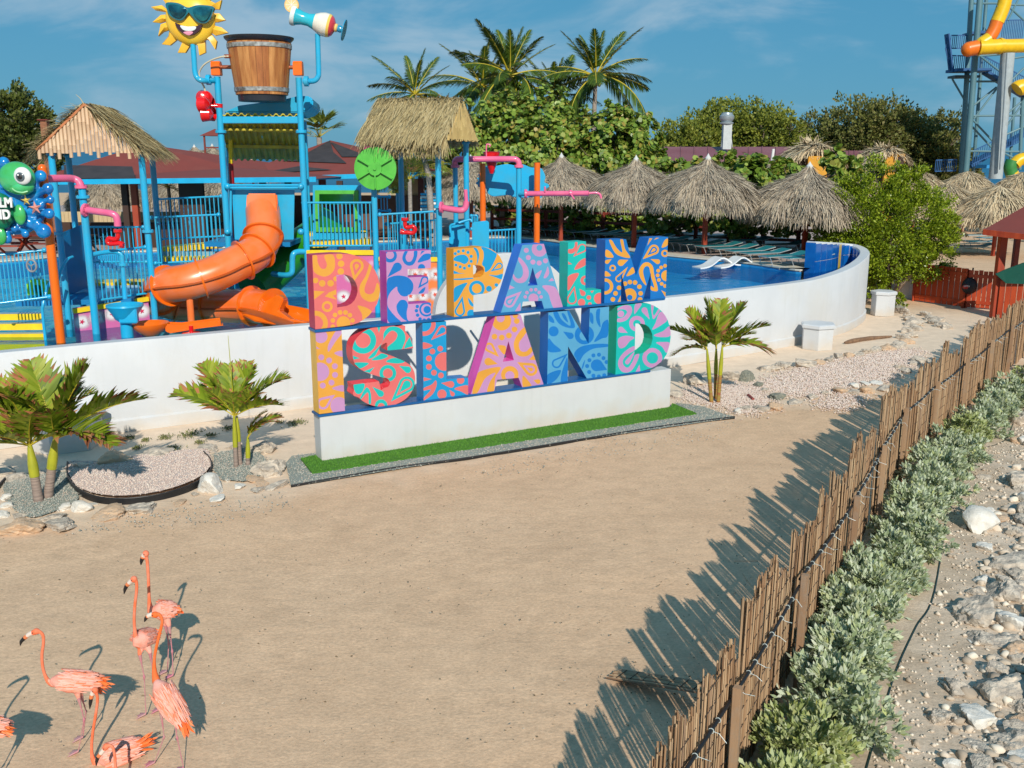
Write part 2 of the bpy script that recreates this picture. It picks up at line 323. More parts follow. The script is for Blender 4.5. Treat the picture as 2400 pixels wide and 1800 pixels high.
# ------------------------------------------------------------------ setting: sand, rubble bank, pool, deck, sea
def sheet(name, pts, z, m, kind='structure', parent=None, label=None):
    b = MB(); b.add([(p[0], p[1], z) for p in pts], [tuple(range(len(pts)))]); o = b.build(name, m, parent, fix=False)
    if o.data.polygons[0].normal.z < 0: o.data.flip_normals()
    if parent is None: tag(o, label, kind=kind)
    return o
def grid(name, x0, x1, y0, y1, nx, ny, zf, m):
    xs = np.linspace(x0, x1, nx); ys = np.linspace(y0, y1, ny); V = [(x, y, zf(x, y)) for y in ys for x in xs]
    F = [(j*nx+i, j*nx+i+1, (j+1)*nx+i+1, (j+1)*nx+i) for j in range(ny-1) for i in range(nx-1)]
    return np_mesh(name, V, F, m, smooth=True)
def fence_x(y): return -3.0+.585*y+.00285*y*y   # line of the reed fence on the ground
def ground_z(x, y):
    r = x-(fence_x(y)+1.9)
    z = .022*nz(x, y, 0, .55)+.012*nz(x, y, 3, 1.7)
    if y < 36: z += .0*r
    return z
g = grid('sand_ground', -30, 34, -4, 60, 260, 260, ground_z, sandm); g['kind'] = 'structure'
far = MB(); far.add([(-900, -60, -.03), (900, -60, -.03), (900, 150, -.03), (-900, 150, -.03)], [(0, 1, 2, 3)])
tag(far.build('far_ground', sandm, fix=False), kind='structure')
seam = mat('sea_water', (.012, .15, .27), .45, (.01, .12, .23), ns=.02, bump=.4, bs=.6, spec=.2)
sea = MB(); sea.add([(-16000, 150, -.5), (16000, 150, -.5), (16000, 24000, -.5), (-16000, 24000, -.5)], [(0, 1, 2, 3)])
tag(sea.build('sea', seam, fix=False), kind='structure')

WALL = [(-17, 15.6), (-13, 18.0), (-9.65, 20.1), (-7.4, 21.4), (-4.8, 22.9), (-2.2, 24.15), (0, 25.2), (2.2, 26.25), (4.35, 27.35), (6.4, 28.75), (8.9, 30.6), (11.0, 32.6), (12.4, 34.6), (13.2, 36.4), (13.15, 37.7), (12.3, 37.5), (11.45, 36.2), (10.5, 35.2)]
wp = smoothpts([(x, y, 0) for x, y in WALL], 6)
lens = [0]
for a, b in zip(wp, wp[1:]): lens.append(lens[-1]+(b-a).length)
TL = lens[-1]
def wall_top(i):
    q = max(0, (lens[i]-(TL-11.5))/11.5); return 2.0+.9*q**1.2
def wn_(i):
    a = wp[max(i-1, 0)]; b = wp[min(i+1, len(wp)-1)]; d = (b-a).normalized(); return Vector((-d.y, d.x, 0))   # towards the pool
wall = thing('curved_wall', 'long white rendered pool wall curving round behind the letter sign', 'wall', (0, 0, 0))
def strip(path_idx, prof):
    b = MB(); n = len(prof)
    for i in path_idx:
        nn = wn_(i); zt = wall_top(i)
        for o_, z_ in prof: b.v.append(tuple(wp[i]+nn*o_+Vector((0, 0, z_ if z_ < 1.5 else zt+(z_-2)))))
    m_ = len(path_idx)
    for i in range(m_-1):
        for k in range(n): b.f.append((i*n+k, (i+1)*n+k, (i+1)*n+(k+1) % n, i*n+(k+1) % n)); b.m.append(0)
    b.f += [tuple(range(n)), tuple((m_-1)*n+k for k in range(n-1, -1, -1))]; b.m += [0, 0]
    return b
idx = list(range(len(wp)))
strip(idx, [(-.05, 0), (-.05, .26), (0, .30), (0, 1.96), (.03, 2.0), (.33, 2.0), (.36, 1.96), (.36, .3), (.36, 0)]).build('rendered_wall', white_wall, wall, smooth=True)
# raised half-round panel behind the sign
ci = Vector((.05, 25.2, 0)); ex = Vector((.905, .425, 0)); ey = Vector((0, 0, 1)); en = Vector((-.425, .905, 0))
cs = ci-ex*.2
arch = [(1.95*math.cos(a), 1.95+1.52*math.sin(a)) for a in np.linspace(0, PI, 40)]
MB().prism(arch, cs+en*.04, ex, ey, en, .28).build('arched_panel', white_wall, wall, bevel=.02)
# pool inner wall tiles at the curved end
tiles = [mat('blue_glazed_tile', (.004, .09, .36), .15, (.006, .12, .42), ns=3, coat=.3), mat('yellow_glazed_tile', (.72, .5, .06), .2)]
ti = [i for i in idx if lens[i] > TL-9.0]
s_ = TL-8.8; tcount = 0
def wat(s):
    i = max(j for j in idx if lens[j] <= s); i = min(i, len(wp)-2); t = (s-lens[i])/(lens[i+1]-lens[i]); n = wn_(i).lerp(wn_(i+1), t)
    q = max(0, (s-(TL-11.5))/11.5); return wp[i].lerp(wp[i+1], t)+n*.362, n.normalized(), 2.0+.9*q**1.2
first = None
while s_ < TL-.05:
    a, na, za = wat(s_+.012); b_, nb_, zb = wat(min(s_+.39, TL-.01))
    top = min(za, zb)-.05
    for (z0, z1) in ((1.55, 2.18), (2.2, top)):
        if z1-z0 < .06: continue
        bb = MB(); q = [a, b_]
        vs_ = [Vector((p.x, p.y, z)) for p in q for z in (z0, z1)]+[Vector((p.x, p.y, z))+n_*.02 for p, n_ in ((a, na), (b_, nb_)) for z in (z0, z1)]
        bb.add(vs_, [(4, 5, 7, 6), (0, 4, 6, 2), (1, 3, 7, 5), (0, 1, 5, 4), (2, 6, 7, 3)])
        bb.build('tile', tiles[1 if tcount == 15 else 0], wall)
    s_ += .42; tcount += 1
lin = MB()
for i_, j_ in zip(idx, idx[1:]):
    a_, c_ = wp[i_]+wn_(i_)*.368, wp[j_]+wn_(j_)*.368; lin.add([(a_.x, a_.y, 1.2), (c_.x, c_.y, 1.2), (c_.x, c_.y, 1.88), (a_.x, a_.y, 1.88)], [(0, 1, 2, 3)])
lin.build('pool_side_lining', mat('blue_pool_tile', (.02, .25, .55), .3), wall, fix=False)
ec = wp[-1]; en_ = wn_(len(wp)-1); ed_ = (wp[-1]-wp[-2]).normalized(); b = MB(); b.box(ec+en_*.18+ed_*.012+Vector((0, 0, 2.1)), (.38, .02, 1.5), M=Matrix((en_, ed_, Vector((0, 0, 1)))).transposed()); b.build('end_tile', tiles[0], wall)
# two capped pillars against the wall and one at the left
def pillar(name, label, c, w, h, rz):
    t = thing(name, label, 'pillar', (c[0], c[1], 0), 'squat white pillars against the pool wall'); b = MB()
    pr = [(w*.5, 0), (w*.5, h-.14), (w*.56, h-.12), (w*.56, h-.03), (w*.50, h)]
    b.lathe(pr, (c[0], c[1], 0), seg=6, M=Matrix.Rotation(rz, 3, 'Z')); b.build('shaft', white_wall, t, bevel=.008); return t
pillar('wall_pillar', 'squat white six-sided pillar with a dead leaf on top against the curved wall', (9.55, 30.2), 1.02, .80, .3)
pillar('wall_pillar', 'white block pillar where the curved pool wall ends beside the big bush', (13.95, 36.6), .85, .92, .6)
pillar('wall_pillar', 'white pillar against the pool wall behind the big bushy palm', (-9.35, 19.75), 1.5, .75, .55)

dk = [(-100, 622), (0, 614), (205, 594), (341, 590), (480, 583), (700, 575), (900, 567), (1100, 560), (1224, 558), (1374, 577), (1476, 588), (1565, 600), (1755, 618), (1865, 634)]
edge = [G(u, v, 1.9) for u, v in dk]; edge = [Vector((-26, 35.5, 1.9))]+edge[1:]+[Vector((10.3, 34.95, 1.9))]
outer = [(10.45, 35.5), (11.3, 36.6), (12.2, 38.0), (14, 41), (17, 50), (21, 62), (26, 78), (-60, 78), (-60, 35.5)]
poly = [(p.x, p.y) for p in smoothpts(edge, 4)]+outer
b = MB(); b.prism(poly, (0, 0, .0), (1, 0, 0), (0, 1, 0), (0, 0, 1), 1.9); tag(b.build('pool_deck', deckm), kind='structure')
b = MB(); e2 = smoothpts(edge, 4)
bl_ = MB()
for a_, c_ in zip(e2, e2[1:]):
    dd = Vector((0, -.02, 0)); bl_.add([Vector((a_.x, a_.y, 1.2))+dd, Vector((c_.x, c_.y, 1.2))+dd, Vector((c_.x, c_.y, 1.86))+dd, Vector((a_.x, a_.y, 1.86))+dd], [(0, 1, 2, 3)])
tag(bl_.build('pool_lining', mat('blue_pool_tile', (.02, .25, .55), .3), fix=False), kind='structure')
for i in range(len(e2)-1):
    a, c = e2[i], e2[i+1]; d = (c-a).normalized(); n_ = Vector((-d.y, d.x, 0))
    if i == 0: na = n_
    b.add([a-na*.04, c-n_*.04, c+n_*.75, a+na*.75, a-na*.04+Vector((0, 0, .05)), c-n_*.04+Vector((0, 0, .05)), c+n_*.75+Vector((0, 0, .05)), a+na*.75+Vector((0, 0, .05))], [(4, 5, 6, 7), (0, 1, 5, 4), (3, 7, 6, 2)]); na = n_
tag(b.build('pool_coping', curbm), kind='structure')
inner = [(wp[i]+wn_(i)*.3).to_2d() for i in idx]
pool_poly = [(p.x, p.y) for p in inner]+[(p.x, p.y+.1) for p in reversed(edge)]
def poolfloor():
    m = mat('painted_pool_floor', (.02, .40, .80), .5, (.012, .29, .68), ns=.5, detail=3)
    N = m.node_tree.nodes; L = m.node_tree.links; p = N['Principled BSDF']; tc = [n for n in N if n.type == 'TEX_COORD'][0]; src = p.inputs['Base Color'].links[0].from_socket
    # turquoise and dark wave shapes painted on the splash-pad side
    n = N.new('ShaderNodeTexNoise'); n.inputs['Scale'].default_value = 1.1; n.inputs['Detail'].default_value = 3; n.inputs['Distortion'].default_value = 1.8; L.new(tc.outputs['Object'], n.inputs['Vector'])
    r = N.new('ShaderNodeValToRGB'); e = r.color_ramp.elements; e[0].position = .38; e[0].color = (.03, .50, .70, 1); e[1].position = .52; e[1].color = (.42, .74, .80, 1)
    q = e.new(.46); q.color = (.02, .40, .66, 1); q = e.new(.6); q.color = (.12, .66, .74, 1); L.new(n.outputs[0], r.inputs[0])
    sx = N.new('ShaderNodeSeparateXYZ'); L.new(tc.outputs['Object'], sx.inputs[0]); mr = N.new('ShaderNodeMapRange'); mr.inputs[1].default_value = -2.6; mr.inputs[2].default_value = -1.4; L.new(sx.outputs[0], mr.inputs[0])
    mx = N.new('ShaderNodeMix'); mx.data_type = 'RGBA'; L.new(mr.outputs[0], mx.inputs[0]); L.new(r.outputs[0], mx.inputs[6]); L.new(src, mx.inputs[7])
    # pale streaks: ripple light of the water put into the floor colour
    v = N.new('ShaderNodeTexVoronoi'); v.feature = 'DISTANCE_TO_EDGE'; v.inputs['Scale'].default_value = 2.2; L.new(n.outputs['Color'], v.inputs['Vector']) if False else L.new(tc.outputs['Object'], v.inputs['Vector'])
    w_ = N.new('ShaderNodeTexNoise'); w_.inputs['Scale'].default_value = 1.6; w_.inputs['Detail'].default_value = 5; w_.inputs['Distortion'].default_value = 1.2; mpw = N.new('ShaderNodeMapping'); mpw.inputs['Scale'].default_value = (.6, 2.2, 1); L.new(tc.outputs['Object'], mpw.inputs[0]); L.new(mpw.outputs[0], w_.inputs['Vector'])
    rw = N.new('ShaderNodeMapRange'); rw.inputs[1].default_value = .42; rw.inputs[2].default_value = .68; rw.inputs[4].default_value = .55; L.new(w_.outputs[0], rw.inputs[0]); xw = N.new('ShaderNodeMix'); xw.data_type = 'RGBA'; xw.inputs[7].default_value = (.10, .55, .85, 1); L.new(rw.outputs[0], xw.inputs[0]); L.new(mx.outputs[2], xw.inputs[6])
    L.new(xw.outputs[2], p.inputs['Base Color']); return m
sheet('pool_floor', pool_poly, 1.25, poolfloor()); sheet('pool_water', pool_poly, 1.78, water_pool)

# ------------------------------------------------------------------ garden beds beside the wall
ZN = {'A': (700, 540, .20796), 'B': (1120, 540, .217), 'C': (700, 720, .20796), 'D': (1120, 700, .217), 'R4': (300, 400, .2532), 'R3': (0, 350, .2894), 'R5': (680, 300, .1929), 'R6': (1000, 320, .1989),
      'K': (0, 780, .3255), 'J': (1560, 680, .2893), 'S': (640, 900, .4973), 'T2': (350, 0, .2411), 'T1': (0, 0, .2411), 'Y': (840, 40, .3165), 'F': (0, 1260, .3255), 'Q': (1400, 330, .27125), 'U': (1850, 330, .2532), 'V': (2150, 0, .2652), 'M': (1900, 680, .3135), 'O': (1400, 1200, .3617), 'L': (1900, 1200, .3617), 'H': (1540, 200, .3255)}
def Z(k, x, y): o = ZN[k]; return (o[0]+x*o[2], o[1]+y*o[2])
def GZ(k, x, y, z=0.): return G(*Z(k, x, y), z)
def WZ(k, x, y, d): return W(*Z(k, x, y), d)
def inpoly(p, poly):
    x, y = p; c = False; j = len(poly)-1
    for i in range(len(poly)):
        xi, yi = poly[i][:2]; xj, yj = poly[j][:2]
        if (yi > y) != (yj > y) and x < (xj-xi)*(y-yi)/(yj-yi+1e-12)+xi: c = not c
        j = i
    return c
def pebbles(name, poly, n, s0, s1, m, z0=.01, parent=None, edge=0.):
    xs = [p[0] for p in poly]; ys = [p[1] for p in poly]; pts = []
    while len(pts) < n:
        p = (R_(min(xs), max(xs)), R_(min(ys), max(ys)))
        if inpoly(p, poly): pts.append((p[0]+random.gauss(0, edge), p[1]+random.gauss(0, edge), z0))
    P = np.array(pts); k = len(P); base = np.array([(1, 0, 0), (0, 1, 0), (-1, 0, 0), (0, -1, 0), (0, 0, .7), (0, 0, -.5)], dtype=float)
    an = np.random.rand(k)*2*PI; sc = np.random.uniform(s0, s1, (k, 1, 1))*np.random.uniform(.6, 1.3, (k, 1, 3))
    V = base[None]*sc; ca, sa = np.cos(an)[:, None], np.sin(an)[:, None]; x = V[..., 0]*ca-V[..., 1]*sa; y = V[..., 0]*sa+V[..., 1]*ca
    V = np.stack([x, y, V[..., 2]], -1)+P[:, None, :]+np.random.normal(0, .1, (k, 6, 3))*sc
    F = np.array([(0, 1, 4), (1, 2, 4), (2, 3, 4), (3, 0, 4), (1, 0, 5), (2, 1, 5), (3, 2, 5), (0, 3, 5)])
    F = (F[None]+(np.arange(k)*6)[:, None, None]).reshape(-1, 3)
    o = np_mesh(name, V.reshape(-1, 3), F, m, parent)
    if parent is None: o['kind'] = 'stuff'
    return o
pg = lambda k, L_: [q.to_2d() for q in smoothpts([GZ(k, x, y) for x, y in L_], 3, True)] if len(L_) > 7 and k != 'S' else [GZ(k, x, y).to_2d() for x, y in L_]
bedP1 = pg('K', [(495, 960), (700, 960), (900, 930), (1200, 890), (1470, 870), (1515, 925), (1520, 980), (1470, 1050), (1340, 1120), (1140, 1180), (900, 1210), (700, 1195), (560, 1140), (500, 1050)])
bedG1 = pg('K', [(40, 1080), (250, 1010), (480, 1000), (500, 1080), (560, 1170), (540, 1230), (300, 1330), (180, 1330), (60, 1230)])
bedG2 = pg('K', [(1540, 880), (1800, 830), (1900, 900), (1960, 1010), (1760, 1080), (1600, 1070), (1540, 1000)])
bedS = pg('S', [(60, 380), (90, 345), (220, 330), (250, 372), (1873, 120), (1900, 95), (2020, 110), (2175, 165), (1500, 262), (900, 357), (85, 490)])
bedP2 = pg('J', [(130, 850), (330, 790), (480, 760), (680, 790), (830, 900), (820, 960), (600, 1010), (430, 930), (250, 930)])
bedP3 = pg('J', [(740, 770), (1080, 640), (1500, 550), (1900, 490), (2080, 500), (2010, 620), (1870, 660), (1800, 740), (1560, 770), (1400, 820), (1150, 880), (980, 850), (800, 830)])
bedP4 = pg('J', [(1230, 920), (1500, 840), (1640, 880), (1500, 960), (1300, 980)])
for nm, pl, m, n, mm, s0, s1 in (('shell_gravel_bed', bedP1, gravel_p, 6500, peb_p, .009, .022), ('grey_gravel_bed', bedG1, gravel_g, 4200, peb_g, .008, .018), ('grey_gravel_bed', bedG2, gravel_g, 3000, peb_g, .008, .018),
                          ('grey_gravel_bed', bedS, gravel_g, 8000, peb_g, .009, .02), ('shell_gravel_bed', bedP2, gravel_p, 4500, peb_p, .01, .026), ('shell_gravel_bed', bedP3, gravel_p, 7000, peb_p, .012, .032), ('shell_gravel_bed', bedP4, gravel_p, 700, peb_p, .012, .03)):
    if nm[0] == 's' and pl is bedP1: sheet(nm, pl, .10, m); pebbles("loose_shell_pebbles", pl, n, s0, s1, mm, .105, edge=.02)
    elif nm[0] == 's': pebbles(nm, pl, int(n*1.7), s0, s1, mm, .03, edge=.22)
    else: sheet(nm, pl, .034, m); pebbles('loose_pebbles', pl, n, s0, s1, mm, .04, edge=.04)
pebbles('spilled_gravel', pg('S', [(1050, 350), (1400, 295), (1800, 222), (2180, 175), (2140, 260), (1700, 330), (1250, 420), (900, 450)]), 420, .008, .018, peb_g, .03, edge=.05)
pebbles('spilled_gravel', pg('K', [(700, 1330), (1500, 1240), (2000, 1170), (2200, 1250), (1500, 1380), (500, 1470)]), 300, .008, .02, peb_g, .03, edge=.1)
# artificial turf strip in front of the plinth
turf = mat('artificial_turf', (.07, .22, .015), .9, (.045, .15, .01), ns=30, bump=.6, bs=60)
tp = pg('S', [(130, 365), (205, 348), (235, 376), (1874, 120), (1880, 102), (1995, 150), (185, 433)])
b = MB(); b.prism([tuple(p) for p in tp], (0, 0, .036), (1, 0, 0), (0, 1, 0), (0, 0, 1), .03)
tag(b.build('turf_strip', turf), 'narrow strip of bright green artificial turf laid along the foot of the letter sign', 'artificial turf')
def blades(name, poly, n, h, w, m, z0, kind='stuff', parent=None):
    xs = [p[0] for p in poly]; ys = [p[1] for p in poly]; pts = []
    while len(pts) < n:
        p = (R_(min(xs), max(xs)), R_(min(ys), max(ys)))
        if inpoly(p, poly): pts.append((p[0], p[1], z0))
    P = np.array(pts); a = np.random.rand(n)*2*PI; d = np.stack([np.cos(a), np.sin(a), np.zeros(n)], 1)*w; top = np.random.normal(0, h*.4, (n, 3)); top[:, 2] = np.random.uniform(.6, 1.2, n)*h
    V = np.stack([P-d, P+d, P+top], 1).reshape(-1, 3); F = np.arange(n*3).reshape(-1, 3); o = np_mesh(name, V, F, m, parent)
    if kind: o['kind'] = kind
    return o
blades('turf_pile', [tuple(p) for p in tp], 14000, .03, .006, mat('turf_fibre', (.08, .25, .02), .8, island=((.04, .14, .01), (.09, .26, .02), (.14, .32, .03))), .064)
def edging(name, label, pts, h, w=.02):
    b = MB(); p = smoothpts(pts, 6)
    for a, c in zip(p, p[1:]):
        b.bar(a+Vector((0, 0, h/2)), c+Vector((0, 0, h/2)), w, h)
    b.tube([q+Vector((0, 0, h)) for q in p], w*.9, 6)
    return tag(b.build(name, black), label, 'garden edging')
edging('lawn_edging', 'thin black plastic edging line in front of the turf and grey gravel', [GZ('S', x, y) for x, y in ((85, 490), (300, 452), (600, 400), (900, 360), (1200, 312), (1500, 262), (1850, 205), (2175, 163))], .045)
edging('lawn_edging', 'curved black edging band holding the crescent of shell gravel', [GZ('K', x, y+10) for x, y in ((490, 960), (492, 1060), (560, 1150), (700, 1215), (900, 1230), (1150, 1200), (1350, 1140), (1480, 1070), (1525, 990), (1512, 930), (1470, 885))], .12, .016)
edging('lawn_edging', 'short end of black edging at the left edge of the gravel bed', [GZ('K', x, y) for x, y in ((-60, 1190), (-10, 1130), (40, 1075))], .08)
# ------------------------------------------------------------------ the letter sign
SO = Vector((-3.755, 18.52, 0)); SE = Vector((math.cos(math.radians(29.92)), math.sin(math.radians(29.92)), 0)); SN = Vector((-SE.y, SE.x, 0))
def onsign(u, v):
    d = ray(u, v); o = Vector((0, 0, CH)); t = (SO-o).dot(SN)/d.dot(SN); p = o+d*t; return ((p-SO).dot(SE), p.z)
def S2W(s, z, d=0.): return SO+SE*s+SN*d+Vector((0, 0, z))
sign = thing('letter_sign', 'two-storey sign of patterned block letters reading DE PALM ISLAND on a white plinth', 'sign', tuple(SO))
b = MB(); b.box(S2W(4.36, .475, .19), (8.72, .38, .95), M=Matrix((SE, SN, Vector((0, 0, 1)))).transposed()); b.build('plinth', white_wall, sign, bevel=.012)
shelfm = mat('blue_steel_shelf', (.006, .11, .33), .4, (.005, .09, .28), ns=2)
RS = Matrix((SE, SN, Vector((0, 0, 1)))).transposed()
b = MB(); b.box(S2W(4.02, .975, .175), (8.12, .40, .045), M=RS); b.build('shelf', shelfm, sign, bevel=.004)
b = MB(); b.box(S2W(4.2, 2.655, .175), (8.45, .40, .055), M=RS); b.build('shelf', shelfm, sign, bevel=.004)
for s in (2.95, 5.0): b = MB(); b.tube([S2W(s, 2.7, .36), S2W(s+.15, 2.05, 3.2)], .03, 8); b.build('strut', mat('grey_steel', (.3, .34, .38), .5), sign)
def pts_of(spec):
    out = []; k = None
    for q in spec:
        if isinstance(q, str): k = q
        else: out.append(Z(k, *q))
    return out
def tear(tip, c, r, n=18):
    tip = np.array(tip, float); c = np.array(c, float); d = tip-c; L_ = np.hypot(*d); d /= max(L_, 1e-6); e = np.array([-d[1], d[0]]); P = []
    for i in range(n+1):
        a = math.radians(62)+(2*PI-math.radians(124))*i/n; P.append(c+r*(math.cos(a)*d+math.sin(a)*e))
    bend = .10*L_
    return [tip]+[tuple(p) for p in P[:0:-1][::-1]]
def cl(p, n=7): return [tuple(q.xy) for q in smoothpts([(a, b_, 0) for a, b_ in p], n, True)]
def letter(ch, outline, hole, k, base, patc, side, shapes, smooth_idx=False):
    """outline/hole: pixel corner lists; shapes: printed pattern"""
    polys = []
    def norm(pl): return [onsign(*p) for p in pl]
    polys.append(norm(outline)); nh = 0
    if hole: polys.append(norm(hole)); nh = 1
    for sh in shapes:
        kk = k; t = sh[0]
        if len(t) > 1: kk = t[1]; t = t[0]
        if t == 'C':
            cx, cy, r = sh[1:4]; polys.append(norm([Z(kk, cx+r*math.cos(a), cy+r*1.0*math.sin(a)) for a in np.linspace(0, 2*PI, 22)[:-1]]))
        elif t == 'T':
            tx, ty, cx, cy, r = sh[1:6]
            for sc in (sh[6] if len(sh) > 6 else [1]):
                q = tear((cx+(tx-cx)*sc, cy+(ty-cy)*sc), (cx, cy), r*sc); polys.append(norm([Z(kk, *p) for p in q]))
        elif t == 'P': polys.append(norm([Z(kk, *p) for p in cl(sh[1], 5)]))
        elif t == 'K': polys.append(norm([Z(kk, *p) for p in sh[1]]))
    V = []; E = []; Fc = []
    for pl in polys:
        o = len(V); n = len(pl); V += [Vector(p) for p in pl]; Fc.append(list(range(o, o+n))); E += [(o+i, o+(i+1) % n) for i in range(n)]
    # signed orientation does not matter: containment is read from orig_faces
    vo, eo, fo, ovs, oes, ofs = delaunay_2d_cdt(V, E, Fc, 0, 1e-5)
    fr = MB(); vs = [S2W(p.x, p.y, 0) for p in vo]; fr.v = [tuple(p) for p in vs]
    def inside(c, pl): return inpoly(c, pl)
    for f in fo:
        c = sum((vo[i] for i in f), Vector((0, 0)))/len(f); c = (c.x, c.y)
        if not inside(c, polys[0]) or (nh and inside(c, polys[1])): continue
        cnt = sum(1 for pl in polys[1+nh:] if inside(c, pl)); fr.f.append(tuple(f)); fr.m.append(1 if cnt % 2 else 0)
    base = (base[0], tuple(c*.76 for c in base[1])); patc = (patc[0], tuple(c*.76 for c in patc[1]))
    m0 = mat('letter_'+base[0], base[1], .5, tuple(c*.90 for c in base[1]), ns=1.6, detail=8); m1 = mat('letter_'+patc[0], patc[1], .5, tuple(c*.90 for c in patc[1]), ns=1.6, detail=8); m2 = mat('letter_side_'+side[0], side[1], .45, tuple(c*.9 for c in side[1]))
    lt = MB(); dep = .34
    for pl in polys[:1+nh]:
        n = len(pl); o = len(lt.v); lt.v += [tuple(S2W(x, z, .0)) for x, z in pl]+[tuple(S2W(x, z, dep)) for x, z in pl]
        lt.f += [(o+i, o+(i+1) % n, o+n+(i+1) % n, o+n+i) for i in range(n)]; lt.m += [0]*n
    # back face
    o = len(lt.v); lt.v += [tuple(S2W(p.x, p.y, dep)) for p in vo]
    for f in fr.f: lt.f.append(tuple(o+i for i in reversed(f))); lt.m.append(0)
    body = lt.build('letter', m2, sign, fix=False); body['label'] = 'block letter '+ch
    bm = bmesh.new(); bm.from_mesh(body.data); bmesh.ops.remove_doubles(bm, verts=bm.verts, dist=1e-4); bmesh.ops.recalc_face_normals(bm, faces=bm.faces); bm.to_mesh(body.data); bm.free()
    face = fr.build('letter_face', [m0, m1], body, fix=False)
    return body
coral = ('coral', (.88, .19, .19)); amber = ('amber', (.90, .42, .06)); lilac = ('lilac', (.64, .33, .64)); royal = ('royal_blue', (.005, .21, .68)); cyan = ('cyan', (.005, .37, .77)); lblue = ('light_blue', (.11, .43, .73)); aqua = ('aqua', (.006, .60, .57)); mid = ('mid_blue', (.006, .22, .68))
q = lambda name, r, g_, b_: (name, tuple(min(.9, c*1.75) for c in srgb(r, g_, b_)))
U = 'A'
letter('D', pts_of(['A', (152, 280), (300, 268), (420, 262), (540, 264), (610, 274), (680, 296), (750, 335), (815, 390), (860, 450), (895, 525), (912, 600), (915, 680), (905, 760), (882, 830), (840, 900), (790, 960), (730, 1008), (670, 1042), (600, 1064), (500, 1080), (188, 1115)]),
       pts_of(['A', (425, 505), (480, 498), (530, 499), (575, 513), (615, 545), (645, 590), (662, 640), (664, 690), (652, 740), (628, 790), (590, 828), (540, 852), (434, 868)]), 'A', coral, amber, q('crimson', 150, 28, 60),
       [('P', [(160, 285), (205, 285), (215, 360), (250, 425), (300, 430), (318, 380), (290, 285), (385, 275), (410, 360), (400, 440), (350, 500), (280, 520), (200, 490), (165, 440)]),
        ('C', 460, 290, 36), ('C', 478, 375, 37), ('C', 475, 463, 37), ('C', 190, 565, 32), ('C', 265, 597, 37), ('C', 360, 596, 37), ('C', 418, 545, 28), ('T', 622, 575, 655, 400, 78, [1, .62, .3]),
        ('P', [(800, 370), (825, 400), (790, 520), (745, 640), (750, 700), (800, 720), (850, 690), (885, 590), (915, 670), (900, 760), (850, 800), (780, 800), (710, 750), (685, 670), (700, 600), (750, 520), (780, 440)]),
        ('K', [(172, 680), (295, 688), (240, 730), (175, 778)]), ('K', [(295, 745), (340, 700), (420, 668), (424, 720), (385, 735), (430, 780)]), ('C', 322, 858, 62), ('C', 322, 858, 34), ('C', 190, 1045, 140), ('C', 190, 1045, 85),
        ('C', 505, 1045, 78), ('C', 410, 953, 26), ('C', 467, 925, 27), ('C', 528, 925, 27), ('C', 577, 955, 26), ('C', 607, 1015, 26), ('C', 385, 1015, 26), ('C', 385, 1085, 26), ('C', 625, 1075, 24),
        ('P', [(665, 850), (760, 870), (825, 920), (790, 970), (725, 1020), (712, 940)])])
letter('E', pts_of(['A', (985, 243), (1490, 222), (1490, 425), (1228, 437), (1230, 530), (1460, 520), (1463, 713), (1232, 727), (1236, 830), (1492, 815), (1494, 1022), (1000, 1050)]), None, 'A', lilac, royal, q('purple', 150, 55, 140),
       [('C', 1030, 285, 78), ('C', 1030, 278, 45), ('P', [(1195, 235), (1230, 235), (1205, 300), (1225, 350), (1270, 345), (1295, 290), (1300, 235), (1338, 232), (1330, 310), (1295, 380), (1240, 398), (1190, 370), (1168, 310)]),
        ('P', [(1340, 360), (1385, 290), (1430, 262), (1487, 268), (1480, 320), (1420, 345)]), ('K', [(1385, 231), (1425, 229), (1370, 275)]), ('T', 1000, 530, 1112, 412, 50), ('C', 1385, 418, 40),
        ('P', [(995, 570), (1050, 520), (1140, 508), (1230, 530), (1285, 590), (1290, 660), (1255, 720), (1200, 745), (1150, 730), (1115, 680), (1105, 635), (1040, 690), (1005, 760), (1000, 840), (1030, 900), (1100, 980), (1150, 1035), (1010, 1030), (995, 800)]),
        ('P', [(1110, 830), (1150, 785), (1205, 790), (1232, 840), (1218, 920), (1225, 1000), (1250, 1030), (1180, 1000), (1120, 930), (1103, 870)]), ('T', 1345, 655, 1422, 560, 45, [1, .6]), ('P', [(1350, 710), (1390, 660), (1430, 640), (1405, 700)]),
        ('C', 1440, 890, 82), ('C', 1440, 890, 60), ('C', 1448, 893, 42), ('C', 1337, 858, 20), ('C', 1327, 905, 20), ('C', 1340, 955, 20), ('C', 1368, 998, 20), ('C', 1415, 1012, 20), ('C', 1465, 1005, 20)])
